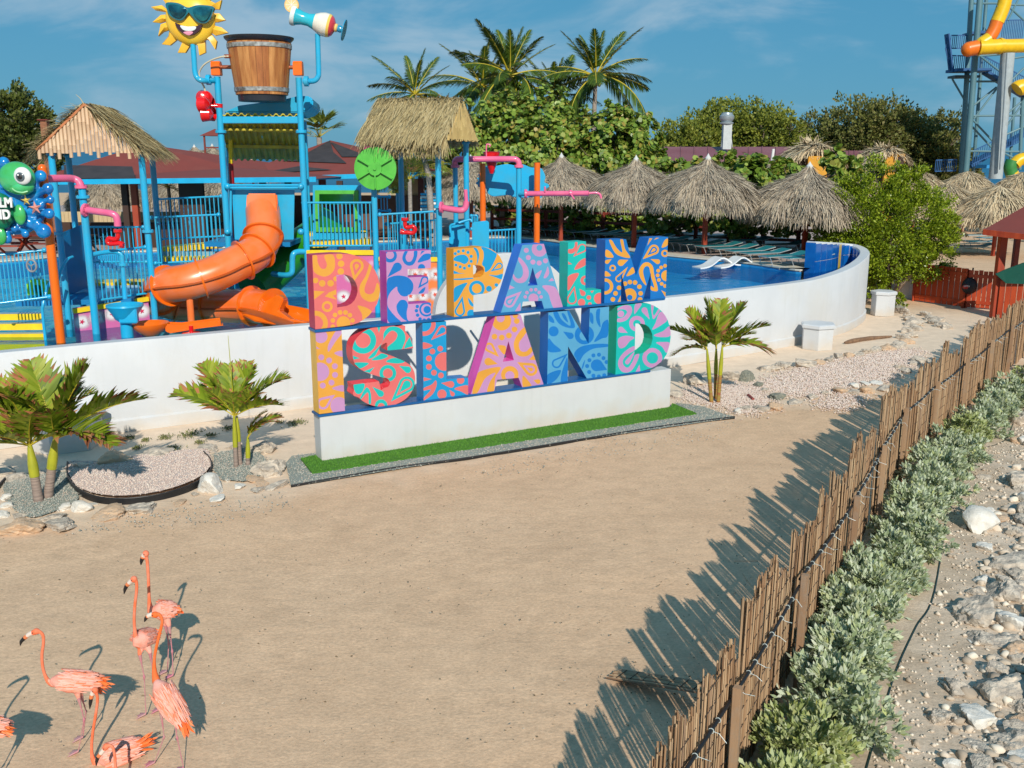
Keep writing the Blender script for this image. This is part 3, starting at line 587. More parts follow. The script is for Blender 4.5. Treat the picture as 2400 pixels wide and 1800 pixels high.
letter('P', pts_of(['A', (1745, 210), (1850, 203), (1960, 196), 'B', (20, 178), (80, 181), (140, 200), (195, 236), (240, 285), (268, 345), (278, 420), (268, 495), (245, 560), (205, 612), (150, 655), (90, 680), (0, 690), 'A', (1970, 728), (1970, 972), (1750, 988)]),
       pts_of(['A', (1965, 392), (2010, 390), (2050, 397), (2080, 420), (2091, 455), (2078, 500), (2045, 524), (1968, 533)]), 'A', amber, cyan, q('ochre', 182, 122, 10),
       [('P', [(1750, 310), (1800, 280), (1870, 275), (1910, 310), (1910, 350), (1870, 380), (1820, 360), (1750, 340)])]+[('C', x, y, 18) for x, y in ((1765, 262), (1802, 238), (1855, 230), (1908, 248), (1944, 293), (1944, 348), (1922, 400), (1868, 425), (1820, 410), (1772, 390))] +
       [('P', [(1970, 198), (2010, 205), (2035, 270), (2025, 340), (2005, 390), (2012, 320), (2000, 250)]), ('PB', [(35, 182), (100, 190), (180, 235), (205, 260), (175, 340), (130, 420), (80, 450), (72, 400), (45, 365), (62, 300), (60, 230)]),
        ('TB', 135, 445, 232, 385, 38, [1, .6]), ('PB', [(120, 480), (200, 485), (268, 470), (262, 530), (200, 510)]), ('K', [(1745, 450), (1810, 480), (1880, 485), (1745, 490)]), ('K', [(1745, 545), (1850, 540), (1965, 532), (1968, 545), (1850, 560), (1745, 558)]),
        ('C', 2008, 655, 90), ('C', 2008, 655, 55), ('CB', 10, 510, 3), ('CB', 120, 630, 32), ('CB', 200, 590, 20), ('P', [(1748, 665), (1800, 620), (1900, 590), (1860, 660), (1790, 780), (1748, 800)]), ('T', 1848, 740, 1816, 910, 60, [1, .65]), ('P', [(1910, 760), (1968, 830), (1965, 860), (1925, 830)]), ('C', 1945, 940, 48)])
letter('A', pts_of(['B', (480, 158), (712, 145), (922, 838), (718, 857), (690, 760), (487, 770), (462, 878), (248, 892)]), pts_of(['B', (592, 400), (645, 590), (540, 598)]), 'B', lblue, lilac, q('sea_blue', 40, 92, 172),
       [('C', x, y, 27) for x, y in ((523, 215), (545, 293), (595, 342), (662, 352), (730, 328))]+[('C', 665, 200, 84), ('C', 665, 188, 32),
        ('P', [(445, 290), (500, 340), (545, 420), (545, 500), (500, 560), (430, 565), (380, 520), (385, 470), (410, 510), (450, 520), (485, 480), (480, 400), (440, 330)]), ('P', [(620, 480), (690, 430), (650, 520)]), ('P', [(755, 390), (770, 460), (740, 510), (710, 510), (740, 430)]), ('K', [(760, 550), (800, 510), (825, 545)]),
        ('C', 600, 735, 54)]+[('C', x, y, 19) for x, y in ((512, 718), (530, 672), (575, 642), (625, 640), (662, 670), (683, 718))]+[('P', [(695, 600), (800, 600), (860, 650), (915, 830), (825, 842), (785, 760), (760, 680)]), ('T', 475, 655, 340, 772, 62, [1, .62, .3]), ('K', [(460, 778), (461, 876), (395, 882)]), ('K', [(345, 590), (400, 620), (335, 640)])])
letter('L', pts_of(['B', (975, 130), (1167, 118), (1160, 642), (1330, 638), (1328, 805), (965, 832)]), None, 'B', aqua, coral, q('teal', 8, 148, 135),
       [('P', [(1050, 130), (1075, 130), (1070, 200), (1030, 245), (978, 245), (978, 205), (1020, 200), (1045, 170)]), ('T', 1030, 285, 1128, 192, 48, [1, .7]), ('P', [(1165, 300), (1162, 375), (1045, 425), (1090, 340)]), ('K', [(975, 335), (1020, 365), (975, 368)]), ('P', [(972, 500), (1090, 462), (1040, 560), (972, 650)]),
        ('C', 1160, 540, 52), ('C', 1168, 540, 27), ('T', 1045, 600, 1015, 745, 55, [1, .7]), ('T', 1098, 630, 1135, 680, 28), ('C', 1120, 778, 40), ('C', 1198, 725, 24), ('C', 1210, 795, 20), ('C', 1315, 735, 62), ('K', [(1215, 654), (1255, 650), (1232, 678)])])
letter('M', pts_of(['B', (1378, 102), (1600, 95), (1707, 487), (1845, 80), (2055, 70), (2025, 745), (1862, 750), (1868, 455), (1780, 758), (1618, 775), (1550, 465), (1545, 785), (1365, 797)]), None, 'B', royal, amber, q('navy', 6, 72, 138),
       [('P', [(1418, 110), (1450, 110), (1500, 190), (1560, 235), (1537, 102), (1568, 102), (1590, 200), (1645, 292), (1560, 285), (1480, 240)]), ('P', [(1382, 210), (1430, 230), (1465, 290), (1382, 285)]), ('T', 1445, 310, 1395, 340, 22), ('T', 1625, 318, 1545, 350, 35), ('C', 1456, 407, 36), ('C', 1456, 407, 18),
        ('P', [(1375, 440), (1410, 455), (1435, 490), (1372, 495)]), ('T', 1620, 392, 1522, 522, 38, [1, .6]), ('P', [(1605, 495), (1650, 415), (1678, 400), (1695, 455)]), ('C', 1375, 605, 88), ('C', 1375, 605, 52)]+[('C', x, y, 25) for x, y in ((1458, 745), (1487, 680), (1525, 620), (1590, 575), (1642, 558), (1698, 563), (1745, 608), (1758, 680), (1752, 745))] +
       [('C', 1640, 700, 74), ('C', 1640, 725, 30), ('K', [(1505, 785), (1543, 700), (1542, 784)]), ('K', [(1830, 165), (1852, 85), (1885, 85)]), ('T', 1780, 312, 1902, 208, 55, [1, .6, .3]), ('C', 2020, 248, 40), ('C', 2020, 248, 20), ('P', [(1985, 185), (2015, 110), (2052, 90), (2048, 160)]), ('K', [(1900, 105), (1925, 80), (1960, 80)]), ('T', 1865, 310, 1942, 338, 26),
        ('P', [(1740, 430), (1780, 360), (1840, 345), (1890, 390), (1905, 480), (1945, 640), (1900, 655), (1868, 640), (1870, 600), (1905, 615), (1870, 500), (1850, 400), (1810, 390), (1785, 440), (1800, 520), (1820, 590), (1790, 570), (1750, 500)]),
        ('C', 2040, 490, 60)]+[('C', x, y, 20) for x, y in ((2022, 382), (1980, 400), (1948, 435), (1942, 485), (1955, 535), (1985, 577), (2022, 600))]+[('K', [(1980, 645), (2030, 670), (2025, 720)])])
letter('I', pts_of(['C', (190, 275), (483, 255), (522, 1168), (232, 1205)]), None, 'C', amber, lilac, q('straw_ochre', 205, 145, 45),
       [('C', 250, 330, 75), ('P', [(470, 258), (483, 300), (420, 380), (340, 500), (330, 440), (370, 350), (420, 270)]), ('P', [(400, 518), (490, 490), (495, 560)]), ('K', [(197, 440), (240, 470), (200, 470)])]+[('C', x, y, 33) for x, y in ((255, 565), (343, 600), (408, 665), (410, 763), (370, 850), (272, 883))] +
       [('C', 240, 728, 105), ('P', [(375, 915), (500, 878), (508, 950)]), ('T', 410, 985, 275, 1085, 68, [1, .62]), ('C', 455, 1110, 98)])
letter('S', pts_of(['C'])+[tuple(p) for p in cl(pts_of(['C', (1200, 265), (1100, 215), (1000, 207), (870, 222), (760, 260), (670, 330), (620, 410), (605, 500), (615, 590), (650, 660), (740, 725), (850, 765), (930, 788), (1000, 803), (1028, 850), (1012, 892), (970, 905), (925, 888)]), 4)][:-5]+pts_of(['C', (905, 835), (615, 872)])+[tuple(p) for p in cl(pts_of(['C', (625, 930), (680, 1020), (760, 1080), (860, 1115), (960, 1120), (1060, 1105), (1160, 1065), (1240, 1000), (1290, 920), (1312, 830), (1305, 740), (1270, 670), (1200, 615), (1100, 570), (1000, 535), (930, 510), (908, 465), (935, 427), (980, 441)]), 4)][:-4]+pts_of(['C', (1001, 488), (1293, 461), (1262, 345)]), None, 'C', coral, aqua, q('red', 185, 45, 55),
       [('C', 725, 375, 150), ('C', 725, 375, 85), ('K', [(885, 222), (925, 214), (905, 290)]), ('P', [(940, 400), (960, 290), (1020, 225), (1110, 222), (1180, 270), (1205, 350), (1180, 430), (1150, 475), (1000, 487), (1000, 450), (1090, 370), (1110, 300), (1050, 265), (980, 330), (900, 480), (850, 560), (785, 570)]),
        ('K', [(1250, 335), (1288, 440), (1185, 470), (1210, 400)]), ('P', [(820, 595), (900, 540), (940, 520), (1010, 550), (930, 590)]), ('P', [(985, 615), (1080, 570), (1195, 612), (1120, 635)]), ('K', [(610, 545), (690, 575), (618, 590)]), ('P', [(635, 625), (790, 630), (700, 690), (660, 665)]), ('K', [(735, 722), (855, 675), (800, 742)]),
        ('C', 1005, 745, 95), ('C', 1005, 745, 55), ('T', 1130, 660, 1230, 705, 38), ('T', 1040, 1065, 1220, 870, 90, [1, .68, .48]), ('P', [(618, 875), (740, 862), (720, 950), (680, 980), (640, 960)]), ('T', 830, 895, 925, 975, 36), ('P', [(760, 905), (810, 960), (815, 1080), (790, 1082), (780, 960), (700, 1040), (692, 1025)]), ('C', 930, 1110, 72), ('C', 930, 1120, 40)])
letter('L', pts_of(['C', (1395, 180), (1662, 160), (1666, 812), (1910, 795), (1912, 985), (1408, 1055)]), None, 'C', cyan, coral, q('steel_blue', 0, 92, 148),
       [('C', 1410, 190, 135), ('C', 1410, 190, 85), ('T', 1490, 372, 1622, 258, 55, [1, .6]), ('P', [(1402, 395), (1510, 435), (1405, 470)])]+[('C', x, y, 32) for x, y in ((1595, 467), (1507, 498), (1468, 577), (1468, 672), (1525, 738), (1603, 768))]+[('C', 1640, 612, 105), ('K', [(1408, 790), (1500, 810), (1410, 835)]),
        ('P', [(1412, 910), (1500, 870), (1545, 825), (1555, 880), (1510, 980), (1412, 1050), (1412, 1020), (1490, 930), (1412, 940)]), ('C', 1615, 980, 52), ('T', 1605, 855, 1715, 870, 38), ('C', 1825, 822, 42), ('P', [(1755, 920), (1830, 890), (1908, 885), (1908, 983), (1830, 950)]), ('T', 1700, 930, 1735, 980, 24)])
letter('A', pts_of(['D', (190, 192), (463, 175), (712, 935), (483, 965), (440, 855), (208, 875), (175, 1003), (-75, 1033)]), pts_of(['D', (330, 460), (390, 665), (270, 682)]), 'D', lilac, amber, q('magenta', 178, 66, 142),
       [('C', 255, 240, 105), ('C', 245, 210, 45)]+[('C', x, y, 31) for x, y in ((420, 242), (395, 332), (335, 398), (258, 420), (180, 410))]+[('C', 405, 185, 28),
        ('P', [(510, 305), (440, 370), (390, 470), (400, 570), (450, 620), (530, 620), (590, 570), (575, 520), (520, 570), (460, 560), (445, 480), (500, 400), (530, 350)]), ('T', 228, 630, 122, 525, 52, [1, .55]), ('P', [(215, 510), (300, 515), (285, 605)]), ('T', 215, 705, 112, 680, 42),
        ('P', [(-20, 830), (70, 768), (245, 740), (190, 850), (172, 1000), (100, 1008), (130, 900), (190, 800), (80, 860), (0, 1010), (-60, 1025)]), ('C', 345, 822, 95), ('C', 345, 832, 50), ('K', [(550, 660), (610, 600), (622, 665)]), ('T', 425, 685, 575, 765, 70, [1, .58, .3]), ('P', [(485, 835), (540, 880), (580, 950), (490, 960)]), ('T', 600, 880, 650, 895, 26)])
letter('N', pts_of(['D', (762, 150), (985, 130), (1195, 485), (1210, 105), (1418, 88), (1398, 850), (1180, 868), (975, 515), (970, 910), (748, 930)]), None, 'D', lblue, mid, q('cobalt', 5, 82, 150),
       [('P', [(768, 175), (810, 210), (825, 262), (770, 240)]), ('P', [(815, 150), (860, 142), (900, 220), (985, 290), (1000, 260), (965, 140), (988, 137), (1050, 300), (980, 315), (890, 280), (840, 220)]), ('P', [(905, 160), (940, 170), (975, 255), (930, 220)]), ('C', 818, 353, 55), ('T', 920, 355, 1000, 402, 35), ('C', 1150, 390, 105), ('C', 1150, 400, 52),
        ('P', [(762, 430), (820, 490), (900, 565), (762, 570)]), ('P', [(1212, 150), (1245, 180), (1245, 270), (1212, 240)]), ('P', [(1280, 130), (1320, 110), (1315, 200), (1325, 310), (1280, 240)]), ('P', [(1255, 465), (1320, 350), (1350, 260), (1408, 235), (1403, 400), (1340, 430)]),
        ('P', [(1400, 490), (1250, 490), (1110, 520), (1040, 590), (1060, 650), (1090, 690), (1150, 600), (1250, 540), (1400, 520)]), ('T', 972, 592, 850, 700, 52, [1, .65]), ('P', [(968, 640), (930, 720), (900, 830), (900, 920), (965, 905)]), ('P', [(752, 820), (895, 770), (850, 870), (760, 920)]),
        ('T', 1396, 770, 1285, 720, 65), ('P', [(1120, 760), (1135, 700), (1158, 660), (1140, 740)])]+[('C', x, y, 22) for x, y in ((1248, 613), (1308, 605), (1357, 642), (1205, 665), (1180, 728), (1202, 792), (1248, 832), (1306, 840), (1365, 828), (1390, 685))])
letter('D', pts_of(['D', (1508, 80), (1600, 66), (1700, 55), (1770, 46), (1840, 52), (1900, 75), (1950, 105), (1990, 140), (2025, 185), (2052, 235), (2070, 295), (2081, 360), (2082, 420), (2072, 490), (2040, 600), (2010, 645), (1970, 690), (1920, 728), (1870, 752), (1760, 785), (1640, 806), (1485, 830)]),
       pts_of(['D', (1702, 268), (1770, 270), (1815, 283), (1845, 305), (1870, 345), (1885, 390), (1887, 440), (1872, 500), (1845, 540), (1805, 575), (1760, 592), (1693, 600)]), 'D', aqua, lilac, q('green', 0, 140, 112),
       [('P', [(1510, 105), (1580, 72), (1650, 80), (1665, 140), (1620, 220), (1560, 250), (1508, 250), (1508, 218), (1570, 200), (1610, 150), (1590, 120), (1540, 115), (1512, 130)]), ('C', 1545, 165, 36), ('P', [(1700, 60), (1770, 55), (1730, 120), (1690, 165)]), ('T', 1855, 225, 1800, 125, 32),
        ('P', [(1870, 62), (1900, 78), (1890, 150), (1905, 180), (1950, 112), (1965, 130), (1900, 220), (1880, 170)]), ('P', [(1990, 142), (2045, 225), (1990, 280), (1885, 335), (1920, 260), (1950, 170)]), ('P', [(1900, 395), (2000, 350), (2068, 300), (2078, 400), (1980, 415)]), ('C', 1718, 270, 85), ('C', 1718, 270, 42), ('T', 1620, 370, 1545, 335, 32),
        ('P', [(1515, 500), (1520, 430), (1600, 400), (1690, 420), (1640, 460), (1590, 520), (1540, 535)]), ('P', [(1925, 475), (2000, 468), (2072, 480), (2038, 585), (1990, 520)]), ('C', 1885, 640, 108), ('C', 1885, 640, 62),
        ('P', [(1688, 512), (1600, 560), (1530, 640), (1515, 720), (1560, 790), (1640, 790), (1700, 720), (1745, 605), (1700, 610), (1670, 680), (1620, 745), (1570, 710), (1575, 650), (1640, 590), (1688, 562)]), ('P', [(1590, 680), (1640, 620), (1688, 575), (1680, 610), (1640, 690), (1610, 710)]), ('K', [(1700, 798), (1745, 710), (1755, 787)])])
# ------------------------------------------------------------------ water playground
ZF = 1.6
def flange(parent, c, r, m, axis=(0, 0, 1), name='flange', t=.03):
    a = Vector(axis).normalized(); b = MB(); b.tube([Vector(c)-a*t, Vector(c)+a*t], r, 14)
    for k in range(8):
        q = a.orthogonal().normalized(); q.rotate(Matrix.Rotation(k*PI/4, 3, a)); b.tube([Vector(c)+q*r*.8-a*(t+.014), Vector(c)+q*r*.8+a*(t+.014)], .012, 5)
    return b.build(name, m, parent, smooth=True)
def post(parent, u, v, y, ztop=None, z0=ZF, r=.075, m=None, name='post', cap=True, fl=()):
    p = W(u, v, y); zt = ztop if ztop is not None else p.z; m = m or blue; b = MB(); b.tube([(p.x, y, z0), (p.x, y, zt)], r, 16)
    o = b.build(name, m, parent, smooth=True)
    if cap: MB().lathe([(r*1.35, -.04), (r*1.5, 0), (r*1.1, .05), (0, .08)], (p.x, y, zt), 14).build('post_cap', m, o, smooth=True)
    for z in fl:
        f = flange(o, (p.x, y, z), r*1.75, m)
    return Vector((p.x, y, zt))
def pipe(parent, pts, r, m, name='pipe', n=5, seg=12, sm=True):
    b = MB(); b.tube(smoothpts(pts, n) if sm else pts, r, seg); return b.build(name, m, parent, smooth=True)
def railing(label, A, B, h, nb, m=None, grp='blue baluster railings of the playground', r=.028, rb=.016, name='railing', mid=False, cat='railing', ret=False):
    m = m or blue; A = Vector(A); B = Vector(B); t = thing(name, label, cat, ((A+B)/2-Vector((0, 0, h))), grp)
    dn = Vector((0, 0, -h))
    for o_ in (Vector(), dn): MB().tube([A+o_, B+o_], r, 10).build('rail', m, t, smooth=True)
    if mid: MB().tube([A+dn*.55, B+dn*.55], r*.5, 8).build('rail', m, t, smooth=True)
    first = None
    for i in range(nb):
        p = A.lerp(B, (i+.7)/(nb+.4))
        if first is None: first = MB().tube([p, p+dn], rb, 6).build('baluster', m, t, smooth=True); p0 = p
        else: o = inst(first, 'baluster', t); o.location = p-p0
    for p in (A, B, A+dn, B+dn): MB().ell(p, r*2.1, 10, 8).build('clamp', m, t, smooth=True)
    return t
def steps(label, corners, n, m=None, riser=None, grp='yellow playground steps'):
    """corners: top-left, top-right, bottom-left, bottom-right"""
    TL_, TR, BL, BR = map(Vector, corners); t = thing('steps', label, 'steps', (BL+BR)/2, grp); m = m or yellow
    for i in range(n):
        a = TL_.lerp(BL, i/(n-1)); c = TR.lerp(BR, i/(n-1)); d = (BL-TL_); d.z = 0; d = d/(n-1) if d.length > .01 else Vector((0, -.25, 0))
        b = MB(); ins = Vector((0, 0, -.15)); bk = -d*1.0
        vs_ = [a+ins, c+ins, c+ins-d, a+ins-d, a, c, c-d, a-d]; b.add(vs_, [(0, 1, 2, 3), (0, 4, 5, 1), (1, 5, 6, 2), (2, 6, 7, 3), (3, 7, 4, 0)]); b.add([v + Vector((0, 0, .001)) for v in (vs_[4], vs_[7], vs_[6], vs_[5])], [(0, 1, 2, 3)], 1 if n > 2 else 0); b.build('tread', [m, mat('wet_grey_step', (.30, .42, .50), .4)], t)
        if i and n < 3: 
            b = MB(); b.add([a+Vector((0, 0, -.15))-d*.9, c+Vector((0, 0, -.15))-d*.9, c+Vector((0, 0, .12))-d*.9, a+Vector((0, 0, .12))-d*.9], [(0, 1, 2, 3)]); b.build('riser', riser or mat('grey_blue_riser', (.22, .38, .48), .6), t, fix=False)
    return t
def starpanel(name, base):
    m = mat(name, base, .45, tuple(c*.9 for c in base), ns=2); N = m.node_tree.nodes; L = m.node_tree.links; p = N['Principled BSDF']; tc = [n for n in N if n.type == 'TEX_COORD'][0]; src = p.inputs['Base Color'].links[0].from_socket
    v = N.new('ShaderNodeTexVoronoi'); v.inputs['Scale'].default_value = 2.6; L.new(tc.outputs['Object'], v.inputs['Vector']); r = N.new('ShaderNodeMapRange'); r.inputs[1].default_value = .05; r.inputs[2].default_value = .30; r.inputs[3].default_value = .35; r.inputs[4].default_value = 0; r.interpolation_type = 'SMOOTHSTEP'
    L.new(v.outputs['Distance'], r.inputs[0]); mx = N.new('ShaderNodeMix'); mx.data_type = 'RGBA'; mx.inputs[7].default_value = (.8, .78, .8, 1); L.new(r.outputs[0], mx.inputs[0]); L.new(src, mx.inputs[6]); L.new(mx.outputs[2], p.inputs['Base Color']); return m
star_pink = starpanel('pink_star_panel', (.62, .14, .36)); star_or = starpanel('orange_star_panel', (.85, .22, .06)); star_dot = mat('crimson_star_print', (.62, .03, .10), .5)
halo_m = mat('airbrushed_white_halo', (.8, .77, .8), .5)
def _halo():
    N = halo_m.node_tree.nodes; L = halo_m.node_tree.links; tc = [n for n in N if n.type == 'TEX_COORD'][0]; vm = N.new('ShaderNodeVectorMath'); vm.operation = 'DISTANCE'; vm.inputs[1].default_value = (.5, .5, .5)
    sx = N.new('ShaderNodeSeparateXYZ'); cx_ = N.new('ShaderNodeCombineXYZ'); cx_.inputs[1].default_value = .5; L.new(tc.outputs['Generated'], sx.inputs[0]); L.new(sx.outputs[0], cx_.inputs[0]); L.new(sx.outputs[2], cx_.inputs[2]); L.new(cx_.outputs[0], vm.inputs[0])
    r = N.new('ShaderNodeMapRange'); r.inputs[1].default_value = .18; r.inputs[2].default_value = .5; r.inputs[3].default_value = .95; r.inputs[4].default_value = 0; r.interpolation_type = 'SMOOTHSTEP'; L.new(vm.outputs['Value'], r.inputs[0]); L.new(r.outputs[0], N['Principled BSDF'].inputs['Alpha'])
_halo()
def star_prints(parent, A, B, zt, zb, n, mm, nrm):
    A = Vector(A); B = Vector(B); ex = (B-A).normalized()
    for i in range(n):
        c = A.lerp(B, (i+.5)/n); c.z = (zt+zb)/2+R_(-.25, .25)*(zt-zb)*.8; an = R_(0, 2); P = [((.07 if k % 2 == 0 else .03)*math.cos(an+k*PI/5), (.07 if k % 2 == 0 else .03)*math.sin(an+k*PI/5)) for k in range(10)]
        MB().prism(P, c+Vector(nrm)*.012, ex, (0, 0, 1), nrm, .004).build('star', mm, parent)
        hl = [(.26*math.cos(a), .22*math.sin(a)) for a in np.linspace(0, 2*PI, 20)[:-1]]; MB().add([c+Vector(nrm)*.006+ex*x+Vector((0, 0, z)) for x, z in hl], [tuple(range(len(hl)))]).build('halo', halo_m, parent, fix=False)
bam = mat('bamboo_cream', (.66, .47, .30), .55, (.58, .38, .24), ns=3, stretch=(1, 1, .4), bump=.1)
bam2 = mat('bamboo_yellow', (.58, .42, .16), .55, (.46, .32, .12), ns=3, stretch=(1, 1, .3))
thatch_y = mat('dry_palm_thatch', (.42, .33, .17), .9, island=((.20, .15, .07), (.36, .28, .13), (.48, .39, .20), (.56, .46, .26)))
thatch_g = mat('weathered_grey_thatch', (.4, .34, .28), .9, island=((.14, .105, .075), (.34, .275, .205), (.48, .40, .30), (.62, .52, .37)))
thatch_in = mat('thatch_underlay', (.12, .09, .06), .95)
def strands(name, roots, dirs, L0, w, m, parent, sag=.25, jit=.25, seg=2):
    """flat straw blades, root points (n,3), directions (n,3), drooping"""
    P = np.asarray(roots, float); D = np.asarray(dirs, float); n = len(P); D = D+np.random.normal(0, jit, D.shape); D /= np.linalg.norm(D, axis=1, keepdims=True)
    Ls = L0*np.random.uniform(.6, 1.25, (n, 1)); side = np.cross(D, np.array([0, 0, 1.])+np.random.normal(0, .25, (n, 3))); side /= np.linalg.norm(side, axis=1, keepdims=True)+1e-9; side *= w*np.random.uniform(.6, 1.4, (n, 1))
    rows = []
    for k in range(seg+1):
        t = k/seg; c = P+D*Ls*t; c[:, 2] -= (sag*Ls[:, 0]*t*t); ww = side*(1-.65*t); rows += [c-ww, c+ww]
    V = np.stack(rows, 1).reshape(-1, 3); f = [(2*k, 2*k+1, 2*k+3, 2*k+2) for k in range(seg)]; F = (np.array(f)[None]+(np.arange(n)*2*(seg+1))[:, None, None]).reshape(-1, 4)
    return np_mesh(name, V, F, m, parent)
def gable_roof(t, A, B, C, Dp, ridge0, ridge1, gable_mat, nb, thm, front='AB'):
    """A-B eave, C-D opposite eave, ridge0 above AD, ridge1 above BC; boards + thatch on both slopes"""
    A, B, C, Dp, r0, r1 = map(Vector, (A, B, C, Dp, ridge0, ridge1)); cen = (A+B+C+Dp)/4
    for (p, q, rp, rq) in ((A, B, r0, r1), (Dp, C, r0, r1)):
        b = MB(); n_ = (q-p).cross(rp-p).normalized(); n_ = n_ if n_.z > 0 else -n_
        b.add([p, q, rq, rp, p+n_*.05, q+n_*.05, rq+n_*.05, rp+n_*.05], [(0, 1, 2, 3), (4, 5, 6, 7), (0, 1, 5, 4), (1, 2, 6, 5), (2, 3, 7, 6), (3, 0, 4, 7)]); b.build('roof_board', thatch_in, t)
        N_ = 5200; s = np.random.rand(N_); rows_ = np.round(np.random.rand(N_)*9)/9+np.random.normal(0, .02, N_); rows_ = np.clip(rows_, -.02, 1)
        pp, qq, rr, rs = (np.array(x) for x in (p, q, rp, rq)); top = rr[None]*(1-s[:, None])+rs[None]*s[:, None]; bot = pp[None]*(1-s[:, None])+qq[None]*s[:, None]
        pos = bot+(top-bot)*rows_[:, None]+np.array(n_)*(.06+.03*np.random.rand(N_))[:, None]; d = (bot-top); d /= np.linalg.norm(d, axis=1, keepdims=True)
        strands('thatch', pos, d+np.array(n_)*.10, .42, .012, thm, t, sag=.22, jit=.13)
def bamboo_gable(t, P0, P1, apex, n, m, drop=.12, r=None):
    P0, P1, apex = map(Vector, (P0, P1, apex)); L_ = (P1-P0).length; r = r or L_/n/2*.98; ex = (P1-P0)/L_; sa = (apex-P0).dot(ex); h = (apex-P0-ex*sa).length
    for i in range(n):
        s = (i+.5)*L_/n; top = h*(s/sa if s < sa else (L_-s)/(L_-sa)); top = max(top, .05); p = P0+ex*s; lo = -drop*(1.6 if (i*7) % 5 < 2 else .6)*R_(.6, 1.2)
        b = MB(); zs = [lo]; z = lo+R_(.1, .4)
        prof = [(r, lo)]
        while z < top-.05: prof += [(r, z-.012), (r*1.12, z), (r, z+.012)]; z += R_(.34, .5)
        prof.append((r, top)); b.lathe(prof, p, 8); b.build('bamboo', m, t, smooth=True)

# --- left thatched platform tower
t = thing('thatched_play_tower', 'blue post platform under a thatched gable with cream bamboo front at the left', 'play tower', (-10.9, 24.8, ZF))
yA, yB = 23.6, 24.25; zf = 6.05
for (u, v, y, zt) in ((120, 362, yA, zf-.1), (331, 362, yB, zf-.1), (160, 367, 26.4, zf-.15), (357, 373, 27.0, zf-.15)): post(t, u, v, y, ztop=zt, r=.078, fl=(4.1,) if y < 25 else ())
A = W(90, 352, yA-.15); B = W(336, 350, yB-.15); ap = W(202, 247, (yA+yB)/2-.15); dv = Vector((-.62, 3.0, 0))
gable_roof(t, A, A+dv, B+dv, B, ap, ap+dv, bam, 27, thatch_y)
# thatch on both slopes runs down from the ridge: rebuild eaves fringe
bamboo_gable(t, A+Vector((0, -.07, 0)), B+Vector((0, -.07, 0)), ap+Vector((0, -.07, 0)), 27, bam)
b = MB()
for p in (A, B): b.bar(p+Vector((0, -.10, 0)), ap+Vector((0, -.10, .02)), .05, .05)
b.build('barge_board', mat('orange_brown_trim', (.5, .16, .05), .5), t)
fr_ = [A.lerp(ap, i/400)+dv*R_(-.04, .03) for i in range(400)]+[B.lerp(ap, i/400)+dv*R_(-.05, .02) for i in range(400)]
strands('thatch_fringe', fr_, [(-.75, -.12, .12)]*400+[(.7, -.12, -.35)]*400, .42, .012, thatch_y, t, sag=.35, jit=.22)
MB().box((-10.9, 25.0, 2.42), (2.7, 2.6, .12), rz=.2).build('platform', blue_d, t)
z_p = 2.5
p2 = post(t, 192, 440, 23.0, r=.085, cap=False, fl=(4.98,))
b = MB(); pl = [W(171, 729, 23.3), W(347, 700, 24.4)]; b.bar(pl[0], pl[1], .12, .11); b.build('fascia', yellow, t)
pnl = thing('star_panel', 'pink airbrushed star panel under the left play platform', 'panel', (pl[0].x+.8, 23.8, ZF))
b = MB(); d_ = Vector((0, 0, -.07)); n_ = Vector((.5, -.86, 0)); b.add([Vector((p.x, p.y, 1.3)) for p in pl]+[Vector((p.x, p.y, pl[1].z-.06)) for p in (pl[1], pl[0])], [(0, 1, 2, 3)]); b.build('panel', star_pink, pnl, fix=False)
star_prints(pnl, pl[0]+Vector((0, 0, 0)), pl[1], 2.25, 1.85, 5, star_dot, (.53, -.85, 0))
# pink outflow pipes and red nozzle
t = thing('pink_spray_pipe', 'pink elbow pipe running from the orange pole to the blue stand pipe', 'pipe', (W(188, 437, 23.0).x, 23.0, 4.9), 'pink spray pipes of the playground')
pipe(t, [W(112, 419, 22.3), W(150, 418, 22.7), W(170, 419, 22.95), W(183, 424, 23), W(189, 434, 23), W(189, 440, 23)], .085, pink); flange(t, W(190, 438, 23), .14, pink)
t = thing('pink_spray_pipe', 'pink flanged pipe bending down into a red nozzle over the left platform', 'pipe', (W(200, 492, 22.9).x, 22.9, 4.3), 'pink spray pipes of the playground')
pipe(t, [W(196, 491, 22.95), W(230, 496, 22.8), W(258, 500, 22.7), W(271, 506, 22.7), W(275, 518, 22.7), W(276, 530, 22.7)], .08, pink); flange(t, W(200, 492, 22.9), .15, pink, axis=(1, -.2, -.2))
def nozzle(label, us, y, parent=None):
    t = thing('red_nozzle', label, 'nozzle', tuple(W(*us[0], y)), 'red water nozzles'); pipe(t, [W(u, v, y) for u, v in us], .055, red, 'body', 6); flange(t, W(*us[0], y), .095, red); flange(t, W(*us[-1], y), .075, red, axis=(1, 0, -.2)); return t
nozzle('small red S-bend water nozzle hanging below the left pink pipe', [(276, 541), (276, 556), (268, 561), (256, 559), (252, 565), (256, 571), (268, 571), (282, 570), (286, 574)], 22.7)
nozzle('small red S-bend water nozzle above the letter E on the right railing', [(949, 514), (950, 530), (956, 533), (968, 531), (973, 538), (968, 546), (955, 545), (947, 545), (942, 543)], 25.7)
railing('front railing of the left platform between blue posts below the red nozzle', W(214, 593, 23.4), W(341, 579, 24.4), 1.14, 13)
railing('rear railing of the left platform seen behind the red nozzle', W(203, 532, 27.0), W(336, 532, 27.0), .95, 13)
railing('railing in front of the yellow steps left of the orange slide', W(356, 510, 26.6), W(512, 503, 26.8), 1.22, 15)
railing('far railing above the yellow steps left of the orange slide', W(370, 467, 29.0), W(518, 460, 29.0), 1.15, 14)
